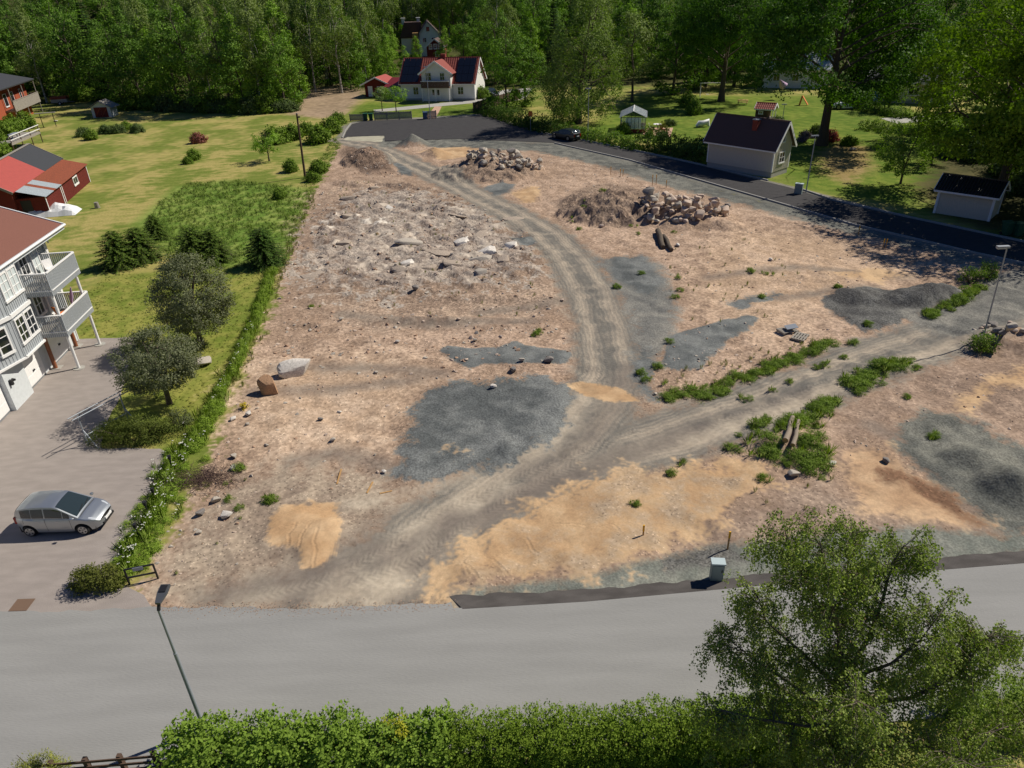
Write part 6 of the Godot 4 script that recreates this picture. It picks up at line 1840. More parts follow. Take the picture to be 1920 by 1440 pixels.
	s.bar(Vector3(1.72, 7.36, -10.86), Vector3(1.72, 9.6, -5.0), 0.10, 0.34)
	part("fascia", s, M.pale_render, roof)
	s = Shape.new().rod(Vector3(near - 0.6, 7.44, 0.98), Vector3(1.7, 7.44, 0.98), 0.075)
	s.tube(PackedVector3Array([Vector3(1.35, 7.38, 0.98), Vector3(1.3, 7.2, 0.8), Vector3(0.75, 7.0, 0.12), Vector3(0.75, 6.6, 0.1)]), PackedFloat32Array([0.05, 0.05, 0.05, 0.05]), 6)
	part("gutter", s, M.white_paint, roof)
	# two balconies on posts
	for y in [2.6, 5.2]:
		var b := Shape.new()
		b.box(Vector3(-4.25, y - 0.28, 0.05), Vector3(-0.45, y - 0.05, 1.95))
		var fl := part("balcony", b, M.white_paint, o)
		part("deck", Shape.new().box(Vector3(-4.2, y - 0.045, 0.06), Vector3(-0.5, y, 1.9)), M.grey_wood, fl)
		var sl := Shape.new()
		var w := 0.07
		var run := [[Vector3(-4.22, y - 0.3, 1.97), Vector3(-0.48, y - 0.3, 1.97)], [Vector3(-4.27, y - 0.3, 0.08), Vector3(-4.27, y - 0.3, 1.95)], [Vector3(-0.43, y - 0.3, 0.08), Vector3(-0.43, y - 0.3, 1.95)]]
		for r in run:
			var p: Vector3 = r[0]; var q: Vector3 = r[1]
			var n := int(p.distance_to(q) / 0.115)
			for i in n + 1:
				var c := p.lerp(q, float(i) / n)
				sl.box(c - Vector3(w / 2 if absf(p.z - q.z) < 0.1 else 0.011, 0, 0.011 if absf(p.z - q.z) < 0.1 else w / 2), c + Vector3(w / 2 if absf(p.z - q.z) < 0.1 else 0.011, 1.33, 0.011 if absf(p.z - q.z) < 0.1 else w / 2))
		var slats := part("slats", sl, M.grey_siding, fl)
		slats.set_meta("kind", "stuff")
		var rl := Shape.new()
		for r in run:
			rl.bar(r[0] + Vector3(0, 1.37, 0), r[1] + Vector3(0, 1.37, 0), 0.13, 0.06)
			rl.bar(r[0] + Vector3(0, 0.32, 0), r[1] + Vector3(0, 0.32, 0), 0.09, 0.05)
		part("handrail", rl, M.white_paint, fl)
	for x in [-4.0, -0.65]:
		var p := part("post", Shape.new().rod(Vector3(x, 0.05, 1.75), Vector3(x, 5.0, 1.75), 0.085, 0.085, 10), M.white_paint, o)
		part("foot", Shape.new().tube(PackedVector3Array([Vector3(x, 0, 1.75), Vector3(x, 0.06, 1.75)]), PackedFloat32Array([0.36, 0.34]), 12), M.concrete, p)
	for x in [-3.75, -0.7]:
		var p := part("brown_column", Shape.new().rod(Vector3(x, 0.04, 0.28), Vector3(x, 2.35, 0.28), 0.12, 0.12, 10), M.copper_brown, o)
		part("foot", Shape.new().box(Vector3(x - 0.2, 0, 0.1), Vector3(x + 0.35, 0.05, 0.6)), M.concrete, p)
	part("downpipe", Shape.new().rod(Vector3(0.15, 0.1, 0.12), Vector3(0.15, 7.0, 0.12), 0.045, 0.045, 6), M.white_paint, o)
	# things out on the balconies
	var up := Transform3D(Basis(UP, deg_to_rad(95.7)), o.position)
	var t := thing("garden_chair", "white plastic chair on the upper balcony", "chair", up * Vector3(-1.4, 5.2, 0.9), deg_to_rad(60))
	chair(t, M.white_paint)
	t = thing("side_table", "low round table with a grey cover on the upper balcony", "table", up * Vector3(-2.8, 5.2, 0.9))
	part("top", Shape.new().tube(PackedVector3Array([Vector3(0, 0.42, 0), Vector3(0, 0.48, 0)]), PackedFloat32Array([0.42, 0.42]), 14), M.grey_wood, t)
	part("leg", Shape.new().rod(Vector3(0, 0, 0), Vector3(0, 0.42, 0), 0.05), M.black_metal, t)
	t = thing("deck_chair", "orange cloth deck chair on the lower balcony", "chair", up * Vector3(-2.2, 2.6, 1.0), deg_to_rad(150))
	chair(t, M.orange_paint)
	t = thing("parasol", "rolled pale parasol leaning on the lower balcony", "parasol", up * Vector3(-1.2, 2.6, 1.2))
	part("canopy", Shape.new().tube(PackedVector3Array([Vector3(0, 0.5, 0), Vector3(0.15, 1.1, 0), Vector3(0.3, 1.7, 0)]), PackedFloat32Array([0.05, 0.12, 0.03]), 8), M.lilac_cloth, t)
	part("pole", Shape.new().rod(Vector3(-0.1, 0, 0), Vector3(0.02, 0.55, 0), 0.02), M.pine_wood, t)

func chair(t: Node3D, m: Material):
	part("seat", Shape.new().box(Vector3(-0.25, 0.38, -0.25), Vector3(0.25, 0.43, 0.25)), m, t)
	part("backrest", Shape.new().bar(Vector3(0, 0.43, -0.26), Vector3(0, 0.95, -0.4), 0.5, 0.04, Vector3.FORWARD), m, t)
	for x in [-0.22, 0.22]:
		for z in [-0.22, 0.22]:
			part("leg", Shape.new().rod(Vector3(x, 0, z), Vector3(x * 0.9, 0.39, z * 0.9), 0.02, 0.02, 6), m, t)

# ---------------------------------------------------------------- left edge: barn, balcony house, deck, small shed, trailer
func make_barn_yard():
	var R := Vector3.RIGHT
	var o := thing("barn", "red wooden barn with a red and black roof and a rusty lean-to", "barn", Vector3(-47.87, 0, -74.69), deg_to_rad(102.9))
	var s := Shape.new()
	gable(s, -0.6, 15.6, -8.2, -2.7, 2.95, 4.75)
	part("wall", s, M.falu_red, o)
	s = Shape.new().box(Vector3(0.0, -0.1, -2.72), Vector3(15.6, 2.0, 0.0))
	part("lean_to", s, M.falu_red, o)
	s = Shape.new()
	battens(s, Vector3(0.1, 0, 0), Vector3(15.5, 0, 0), 2.0, Vector3.BACK, 0.28, 0.06, 0.025)
	battens(s, Vector3(0, 0, -2.7), Vector3(0, 0, -0.05), 2.0, Vector3.LEFT, 0.28, 0.06, 0.025)
	part("cover_strips", s, M.falu_red, o).set_meta("kind", "stuff")
	for a in [[-1.2, 9.0, "red_sheet"], [9.0, 16.0, "black_felt"]]:
		s = Shape.new()
		slab(s, Vector3(a[0], 2.82, -2.35), Vector3(a[1], 2.82, -2.35), Vector3(a[1], 4.78, -5.45), Vector3(a[0], 4.78, -5.45), 0.1)
		slab(s, Vector3(a[1], 2.82, -8.55), Vector3(a[0], 2.82, -8.55), Vector3(a[0], 4.78, -5.45), Vector3(a[1], 4.78, -5.45), 0.1)
		part("roof", s, M[a[2]], o)
	s = Shape.new()
	s.bar(Vector3(-1.25, 2.85, -2.3), Vector3(-1.25, 4.85, -5.45), 0.08, 0.24)
	s.bar(Vector3(16.05, 2.85, -2.3), Vector3(16.05, 4.85, -5.45), 0.08, 0.2)
	s.bar(Vector3(-1.2, 4.92, -5.45), Vector3(16.0, 4.92, -5.45), 0.3, 0.06)
	part("barge_board", s, M.grey_wood, o)
	for i in 18:
		var x := -0.45 + i * 0.9
		var z := Shape.new()
		for k in 6:
			var x0 := x + k * 0.155; var x1 := x0 + 0.155
			var w0 := 0.03 * (k % 2); var w1 := 0.03 * ((k + 1) % 2)
			z.quad(Vector3(x0, 2.10 + w0, 0.32), Vector3(x1, 2.10 + w1, 0.32), Vector3(x1, 2.98 + w1, -2.75), Vector3(x0, 2.98 + w0, -2.75))
			z.quad(Vector3(x1, 2.08 + w1, 0.32), Vector3(x0, 2.08 + w0, 0.32), Vector3(x0, 2.96 + w0, -2.75), Vector3(x1, 2.96 + w1, -2.75))
		part("roof_sheet", z, M.zinc_sheet if i < 3 or i == 4 or i == 5 else M.rust_sheet, o)
	window(o, Vector3(10.4, 1.35, 0.03), R, 1.7, 0.95, 2, 1, "white_paint", "window_glass", 0.13)
	for x in [0.02, 5.0, 5.5, 15.55]: part("trim", Shape.new().box(Vector3(x - 0.07, 0, 0.026), Vector3(x + 0.07, 2.0, 0.07)), M.white_paint, o)
	part("white_board", Shape.new().box(Vector3(2.6, 0.02, 0.03), Vector3(3.9, 0.16, 0.09)), M.white_paint, o)
	part("barn_door", Shape.new().box(Vector3(-0.66, 0, -7.4), Vector3(-0.6, 2.4, -5.2)), M.pale_render, o)
	part("dark_opening", Shape.new().box(Vector3(-0.04, 0, -2.4), Vector3(-0.004, 1.8, -1.4)), M.black_plastic, o)
	# white tarpaulin over stored things in front of the barn
	var tp := Shape.new()
	var nz := FastNoiseLite.new()
	nz.seed = 5; nz.frequency = 0.9
	var hh := func(u: float, v: float) -> float:
		var e := minf(minf(u, 1 - u) * 5.0, minf(v, 1 - v) * 3.0)
		return sqrt(clampf(e * 0.7, 0, 1)) * (0.95 + 0.5 * nz.get_noise_2d(u * 5, v * 3)) + 0.02
	for i in 16:
		for j in 8:
			var q := []
			for k in [[0, 0], [1, 0], [1, 1], [0, 1]]:
				var u: float = (i + k[0]) / 16.0; var v: float = (j + k[1]) / 8.0
				q.append(Vector3(u * 5.2, hh.call(u, v), -v * 2.4))
			tp.quad(q[0], q[1], q[2], q[3])
	var tarp := part("tarpaulin", tp, M.tarp)
	tarp.position = G(40, 412)
	tarp.rotation.y = 0.2
	tag(tarp, "white tarpaulin over stored goods in front of the barn", "tarpaulin")
	# house with the long wooden balcony
	o = thing("balcony_house", "brick house with a dark roof and a long pale wooden balcony", "building", Vector3(-88.9, 0, -139.2), deg_to_rad(103.3))
	s = Shape.new().box(Vector3(-12, -1, -10), Vector3(13.2, 6.2, -1.6))
	part("wall", s, M.brick_red, o)
	s = Shape.new()
	slab(s, Vector3(-13, 6.05, 0.1), Vector3(14.3, 6.05, 0.1), Vector3(14.3, 7.5, -6), Vector3(-13, 7.5, -6), 0.2)
	slab(s, Vector3(14.3, 6.05, -12.1), Vector3(-13, 6.05, -12.1), Vector3(-13, 7.5, -6), Vector3(14.3, 7.5, -6), 0.2)
	part("roof", s, M.black_felt, o)
	for x in [1.5, 5.0, 9.6]: window(o, Vector3(x, 3.9, -1.57), R, 1.8 if x < 8 else 1.0, 2.2, 1, 1, "white_paint", "window_glass", 0.12)
	var bl := part("balcony", Shape.new().box(Vector3(0, 2.0, -1.6), Vector3(14.2, 2.25, 0)), M.grey_wood, o)
	for i in 47:
		var x := 0.02 + i * 0.303
		part("board", Shape.new().box(Vector3(x, 2.02, 0.01), Vector3(x + 0.285, 3.75 + 0.02 * (i % 3), 0.05)), M.grey_wood, bl)
	s = Shape.new().box(Vector3(-0.05, 3.78, -0.06), Vector3(14.3, 3.86, 0.1))
	s.box(Vector3(14.2, 2.02, -1.6), Vector3(14.25, 3.75, 0))
	part("handrail", s, M.grey_wood, bl)
	for x in [0.2, 7.0, 14.0]: part("post", Shape.new().box(Vector3(x - 0.08, -0.5, -0.25), Vector3(x + 0.08, 6.1, -0.1)), M.grey_wood, o)
	# raised deck
	o = thing("wooden_deck", "raised grey wooden deck with white rails and a bench table", "deck", Vector3(-71.9, 0, -109.0), deg_to_rad(97.7))
	for i in 11:
		part("plank", Shape.new().box(Vector3(0, 1.62, -2.6 + i * 0.237), Vector3(9.8, 1.7, -2.38 + i * 0.237)), M.grey_wood, o)
	part("beam", Shape.new().box(Vector3(0, 1.35, -0.1), Vector3(9.8, 1.61, 0.05)), M.grey_wood, o)
	for x in [0.1, 3.3, 6.5, 9.7]:
		part("post", Shape.new().box(Vector3(x - 0.06, -0.2, -0.06), Vector3(x + 0.06, 2.6, 0.04)), M.brown_wood, o)
	s = Shape.new()
	for y in [2.0, 2.6]: s.box(Vector3(-0.1, y, 0.0), Vector3(9.9, y + 0.09, 0.08))
	part("handrail", s, M.white_paint, o)
	part("table", Shape.new().box(Vector3(3.0, 2.35, -1.6), Vector3(5.2, 2.42, -0.7)).box(Vector3(3.3, 1.7, -1.2), Vector3(3.4, 2.35, -1.1)).box(Vector3(4.8, 1.7, -1.2), Vector3(4.9, 2.35, -1.1)), M.zinc, o)
	# little red shed at the wood's edge
	o = thing("garden_shed", "small shed with red double doors at the wood's edge", "shed", G(175, 221), deg_to_rad(4))
	s = Shape.new()
	s.t = Transform3D(Basis(UP, -PI / 2), Vector3(0, 0, 0))
	gable(s, -3.0, 0.0, -3.5, 0.0, 1.85, 2.75)
	part("wall", s, M.pale_render, o)
	for k in 2:
		var d := Shape.new().box(Vector3(0.55 + k * 1.2, 0.05, 0.01), Vector3(1.72 + k * 1.2, 1.8, 0.06))
		var dd := part("door", d, M.falu_red, o)
		part("door_brace", Shape.new().bar(Vector3(0.6 + k * 1.2, 0.2, 0.075), Vector3(1.65 + k * 1.2, 1.6, 0.075), 0.03, 0.1), M.brick_red, dd)
	s = Shape.new()
	slab(s, Vector3(-0.55, 1.62, 0.5), Vector3(1.75, 2.82, 0.5), Vector3(1.75, 2.82, -3.4), Vector3(-0.55, 1.62, -3.4), 0.08)
	slab(s, Vector3(1.75, 2.82, 0.5), Vector3(4.05, 1.62, 0.5), Vector3(4.05, 1.62, -3.4), Vector3(1.75, 2.82, -3.4), 0.08)
	part("roof", s, M.grey_wood, o)
	# trailer
	o = thing("trailer", "small box trailer with a red tarpaulin under the trees", "trailer", G(98, 198), deg_to_rad(14))
	part("box", Shape.new().box(Vector3(0, 0.5, -1.6), Vector3(3.1, 1.15, 0)), M.zinc, o)
	part("cover", Shape.new().box(Vector3(-0.05, 1.15, -1.65), Vector3(3.15, 1.6, 0.05)), M.maroon_sheet, o)
	for z in [0.08, -1.68]:
		var w := part("wheel", Shape.new().rod(Vector3(1.6, 0.34, z - 0.1), Vector3(1.6, 0.34, z + 0.1), 0.34, 0.34, 14), M.rubber, o)
		part("rim", Shape.new().rod(Vector3(1.6, 0.34, z - 0.11), Vector3(1.6, 0.34, z + 0.11), 0.18, 0.18, 12), M.white_paint, w)
	part("drawbar", Shape.new().bar(Vector3(3.1, 0.5, -0.8), Vector3(4.3, 0.45, -0.8), 0.08, 0.08), M.zinc, o)
	# drying frame on the lawn
	o = thing("drying_rack", "dark metal frame with a plank top on the lawn by the deck", "rack", G(82, 239), deg_to_rad(20))
	for x in [0.0, 2.0]: part("leg", Shape.new().rod(Vector3(x, 0, 0), Vector3(x, 2.3, 0), 0.06), M.black_metal, o)
	part("top", Shape.new().box(Vector3(-0.7, 2.3, -0.35), Vector3(2.5, 2.4, 0.35)), M.grey_wood, o)
	var rk := boulder("flat white stone on the lawn beside the metal frame", "", G(105, 228) + Vector3(0, 0.1, 0), Vector3(1.2, 0.5, 0.9), "rock_white", rock_mesh(404, 8))
	var st := part("tree_stump", Shape.new().tube(PackedVector3Array([Vector3(0, -0.05, 0), Vector3(0, 0.3, 0), Vector3(0, 0.62, 0)]), PackedFloat32Array([0.3, 0.24, 0.22]), 10), M.grey_wood)
	st.position = G(183, 390)
	tag(st, "grey tree stump on the lawn near the barn", "stump")

# ---------------------------------------------------------------- cottage, sheds, greenhouse
func make_near_buildings():
	var R := Vector3.RIGHT
	var o := thing("cottage", "beige board cottage with a dark brown roof and brick chimney", "building", Vector3(24.12, 0, -86.41), deg_to_rad(-48.8))
	part("plinth", Shape.new().box(Vector3(0.04, -0.2, -3.46), Vector3(8.46, 0.6, -0.04)), M.concrete, o)
	var s := Shape.new()
	s.t = Transform3D(Basis.IDENTITY, Vector3(0, 0.6, 0))
	gable(s, 0, 8.5, -3.5, 0, 2.85, 5.1)
	part("wall", s, M.beige_siding, o)
	s = Shape.new()
	battens(s, Vector3(0.15, 0.6, 0), Vector3(8.35, 0.6, 0), 2.75, Vector3.BACK, 0.17, 0.04, 0.02)
	battens(s, Vector3(8.5, 0.6, -0.15), Vector3(8.5, 0.6, -3.35), 2.85, R, 0.17, 0.04, 0.02)
	part("cover_strips", s, M.beige_siding, o).set_meta("kind", "stuff")
	var rf := gable_roof(o, 0, 8.5, -3.5, 0, 3.45, 5.72, 0.42, "dark_brown_roof")
	s = Shape.new().box(Vector3(4.95, 3.9, -1.35), Vector3(5.55, 5.75, -0.75))
	var ch := part("chimney", s, M.soot_brick, rf)
	part("cap", Shape.new().box(Vector3(4.9, 5.755, -1.4), Vector3(5.6, 5.83, -0.7)), M.zinc, ch)
	corners(o, [Vector3(8.46, 0.6, -0.04), Vector3(0.04, 0.6, -0.04), Vector3(8.46, 0.6, -3.46)], 2.8)
	window(o, Vector3(8.53, 2.0, -1.65), Vector3.FORWARD, 1.2, 1.25, 2, 2)
	window(o, Vector3(8.53, 3.98, -1.55), Vector3.FORWARD, 0.6, 0.7, 2, 1)
	# shed with glossy black tiles
	o = thing("tool_shed", "small beige shed with glossy black roof tiles and white corners", "shed", Vector3(39.96, 0, -65.03), deg_to_rad(-43.95))
	s = Shape.new()
	gable(s, 0, 4.5, -3.0, 0, 2.3, 3.2)
	part("wall", s, M.beige_siding, o)
	s = Shape.new()
	battens(s, Vector3(0.15, 0, 0), Vector3(4.35, 0, 0), 2.25, Vector3.BACK, 0.15, 0.04, 0.02)
	part("cover_strips", s, M.beige_siding, o).set_meta("kind", "stuff")
	gable_roof(o, 0, 4.5, -3.0, 0, 2.35, 3.22, 0.38, "black_tile", 0.08, true, 0.24)
	corners(o, [Vector3(0.02, 0, 0), Vector3(4.48, 0, 0), Vector3(4.48, 0, -3.0)], 2.3, 0.2)
	# greenhouse
	o = thing("greenhouse", "glass greenhouse with a black frame on a low brick wall", "greenhouse", Vector3(17.21, 0, -109.4), deg_to_rad(-10.7))
	var D := 5.6
	s = Shape.new()
	for b in [[Vector3(0, -0.1, -0.12), Vector3(3.7, 0.55, 0)], [Vector3(0, -0.1, -D), Vector3(3.7, 0.55, -D + 0.12)], [Vector3(0, -0.1, -D + 0.12), Vector3(0.12, 0.55, -0.12)], [Vector3(3.58, -0.1, -D + 0.12), Vector3(3.7, 0.55, -0.12)]]: s.box(b[0], b[1])
	part("low_wall", s, M.soot_brick, o)
	s = Shape.new()
	for i in 8:
		var x := i * 3.7 / 7.0
		var t := 2.25 + 0.8 * (1.0 - absf(x - 1.85) / 1.85)
		s.box(Vector3(clampf(x - 0.025, 0, 3.65), 0.56, -0.06), Vector3(clampf(x + 0.025, 0.05, 3.7), t, -0.01))
	for i in 9:
		var z := -i * (D - 0.1) / 8.0 - 0.05
		for x in [0.0, 3.65]: s.box(Vector3(x, 0.56, z - 0.025), Vector3(x + 0.05, 2.25, z + 0.025))
	for x in [0.0, 3.65]: s.box(Vector3(x, 2.22, -D), Vector3(x + 0.05, 2.28, 0))
	s.box(Vector3(0, 2.2, -0.05), Vector3(3.7, 2.26, 0))
	part("frame", s, M.black_metal, o)
	for i in 7: part("pane", Shape.new().box(Vector3(i * 3.7 / 7.0 + 0.03, 0.58, -0.04), Vector3((i + 1) * 3.7 / 7.0 - 0.03, 2.2, -0.03)), M.clear_glass, o)
	for i in 8:
		for x in [0.02, 3.67]: part("pane", Shape.new().box(Vector3(x, 0.58, -(i + 1) * (D - 0.1) / 8.0), Vector3(x + 0.01, 2.2, -i * (D - 0.1) / 8.0 - 0.06)), M.clear_glass, o)
	rf = null
	s = Shape.new()
	for k in [[Vector3(-0.15, 2.2, 0.1), Vector3(1.85, 3.07, 0.1)], [Vector3(3.85, 2.2, 0.1), Vector3(1.85, 3.07, 0.1)]]:
		for i in 9:
			var z := -i * (D + 0.1) / 8.0
			s.bar(k[0] + Vector3(0, 0.03, z), k[1] + Vector3(0, 0.03, z), 0.05, 0.05)
	s.bar(Vector3(1.85, 3.1, 0.15), Vector3(1.85, 3.1, -D - 0.1), 0.1, 0.08)
	var fr := part("roof_frame", s, M.white_paint, o)
	for i in 8:
		var z0 := 0.08 - i * (D + 0.1) / 8.0
		var z1 := z0 - (D + 0.1) / 8.0 + 0.05
		for k in [-0.15, 3.85]:
			for j in 2:
				var g := Shape.new()
				var a := Vector3(k, 2.2, 0).lerp(Vector3(1.85, 3.07, 0), j * 0.5)
				var b := Vector3(k, 2.2, 0).lerp(Vector3(1.85, 3.07, 0), j * 0.5 + 0.49)
				slab(g, a + Vector3(0, 0, z0), a + Vector3(0, 0, z1), b + Vector3(0, 0, z1), b + Vector3(0, 0, z0), 0.01)
				part("roof_pane", g, M.clear_glass, fr)
	s = Shape.new()
	for i in 16: s.quad(Vector3(0.75 + i * 0.14, 0.6, -0.35 - 0.05 * (i % 2)), Vector3(0.89 + i * 0.14, 0.6, -0.35 - 0.05 * ((i + 1) % 2)), Vector3(0.89 + i * 0.14, 2.2, -0.35 - 0.05 * ((i + 1) % 2)), Vector3(0.75 + i * 0.14, 2.2, -0.35 - 0.05 * (i % 2)))
	part("curtain", s, M.curtain, o)
	# pots and a table on the terrace
	for a in [[1222, 252, 0.5], [1232, 255, 0.4], [1244, 250, 0.55], [1250, 255, 0.45], [1215, 256, 0.4], [1240, 244, 0.5]]:
		var p := thing("flower_pot", "terracotta pot with a small plant on the greenhouse terrace", "flower pot", G(a[0], a[1]) + Vector3(0, 0.05, 0), 0, "pots on the greenhouse terrace")
		part("pot", Shape.new().tube(PackedVector3Array([Vector3(0, 0, 0), Vector3(0, a[2], 0)]), PackedFloat32Array([a[2] * 0.35, a[2] * 0.5]), 10), M.soot_brick, p)
		hold("foliage", bush_shapes(Vector3(0.9, 0.9, 0.9), 10, 20, 0.16, 450 + int(a[0]), lin(0.12, 0.10, 0.03), lin(0.2, 0.24, 0.06), 0.25)[1], M.leaf, p).position.y = a[2]
	var t := thing("garden_table", "round pale table on the greenhouse terrace", "table", G(1232, 243) + Vector3(0, 0.05, 0))
	part("top", Shape.new().tube(PackedVector3Array([Vector3(0, 0.72, 0), Vector3(0, 0.76, 0)]), PackedFloat32Array([0.6, 0.6]), 16), M.white_paint, t)
	part("leg", Shape.new().rod(Vector3.ZERO, Vector3(0, 0.72, 0), 0.06), M.zinc, t)
	t = thing("garden_chair", "white chair beside the round terrace table", "chair", G(1221, 244) + Vector3(0, 0.05, 0), 1.4)
	chair(t, M.white_paint)
	# playhouse
	o = thing("playhouse", "dark playhouse with a red tiled roof and a little porch", "playhouse", Vector3(39.83, 0, -117.9), deg_to_rad(-33.4))
	s = Shape.new()
	gable(s, 0, 1.9, -2.0, 0, 1.5, 2.1)
	part("wall", s, M.brown_wood, o)
	gable_roof(o, 0, 2.7, -2.0, 0, 1.55, 2.2, 0.2, "red_tile", 0.06, true)
	window(o, Vector3(0.85, 0.95, 0.03), R, 0.7, 0.5, 2, 1)
	for z in [-0.08, -1.9]: part("porch_post", Shape.new().box(Vector3(2.6, 0, z - 0.05), Vector3(2.7, 1.55, z + 0.05)), M.white_paint, o)
	part("porch_floor", Shape.new().box(Vector3(1.9, 0, -2.0), Vector3(2.75, 0.12, 0)), M.grey_wood, o)
	# swing frame, parasol, picnic table
	o = thing("swing_frame", "white tubular swing frame on the far lawn", "swing", G(1312, 182), deg_to_rad(-8))
	for x in [0.0, 4.3]:
		for k in [-0.7, 0.7]: part("leg", Shape.new().rod(Vector3(x, 0, k), Vector3(x, 2.4, 0), 0.05), M.white_paint, o)
	part("beam", Shape.new().rod(Vector3(-0.2, 2.42, 0), Vector3(4.5, 2.42, 0), 0.06), M.white_paint, o)
	var sw := part("seat", Shape.new().box(Vector3(1.1, 0.45, -0.15), Vector3(1.7, 0.5, 0.15)), M.white_paint, o)
	part("rope", Shape.new().rod(Vector3(1.15, 0.5, 0), Vector3(1.15, 2.4, 0), 0.015).rod(Vector3(1.65, 0.5, 0), Vector3(1.65, 2.4, 0), 0.015), M.grey_wood, sw)
	o = thing("parasol", "half-closed lilac parasol beside the oak lawn", "parasol", G(1462, 186))
	part("pole", Shape.new().rod(Vector3.ZERO, Vector3(0, 2.3, 0), 0.03), M.zinc, o)
	part("canopy", Shape.new().tube(PackedVector3Array([Vector3(0.5, 2.1, 0), Vector3(0.1, 2.45, 0), Vector3(-0.5, 3.3, 0)]), PackedFloat32Array([0.75, 0.6, 0.05]), 8), M.lilac_cloth, o)
	o = thing("picnic_table", "wooden picnic table with two benches near the playhouse", "table", G(1392, 196), deg_to_rad(-20))
	part("top", Shape.new().box(Vector3(-0.9, 0.7, -0.4), Vector3(0.9, 0.76, 0.4)), M.pine_wood, o)
	for z in [-0.75, 0.75]: part("bench", Shape.new().box(Vector3(-0.9, 0.4, z - 0.14), Vector3(0.9, 0.45, z + 0.14)), M.pine_wood, o)
	for x in [-0.7, 0.7]: part("leg", Shape.new().bar(Vector3(x, 0, -0.7), Vector3(x, 0.7, -0.2), 0.06, 0.1).bar(Vector3(x, 0, 0.7), Vector3(x, 0.7, 0.2), 0.06, 0.1), M.pine_wood, o)
	o = thing("play_tower", "orange plastic play slide beside the gravel patch", "slide", G(1502, 197))
	part("slide", Shape.new().bar(Vector3(0, 1.5, 0), Vector3(0.9, 0.1, 0.6), 0.5, 0.1), M.orange_paint, o)
	part("ladder", Shape.new().bar(Vector3(-0.3, 0, 0), Vector3(0, 1.5, 0), 0.5, 0.08), M.orange_paint, o)
	var tp := part("cloth_heap", Shape.new().tube(PackedVector3Array([Vector3(-0.9, 0.1, 0), Vector3(-0.4, 0.5, 0.1), Vector3(0.2, 0.55, 0), Vector3(0.8, 0.7, -0.1), Vector3(1.1, 0.1, 0)]), PackedFloat32Array([0.15, 0.5, 0.4, 0.5, 0.1]), 9), M.tarp)
	tp.position = G(1316, 238)
	tag(tp, "crumpled white sheet lying on the grass behind the cottage", "sheet")

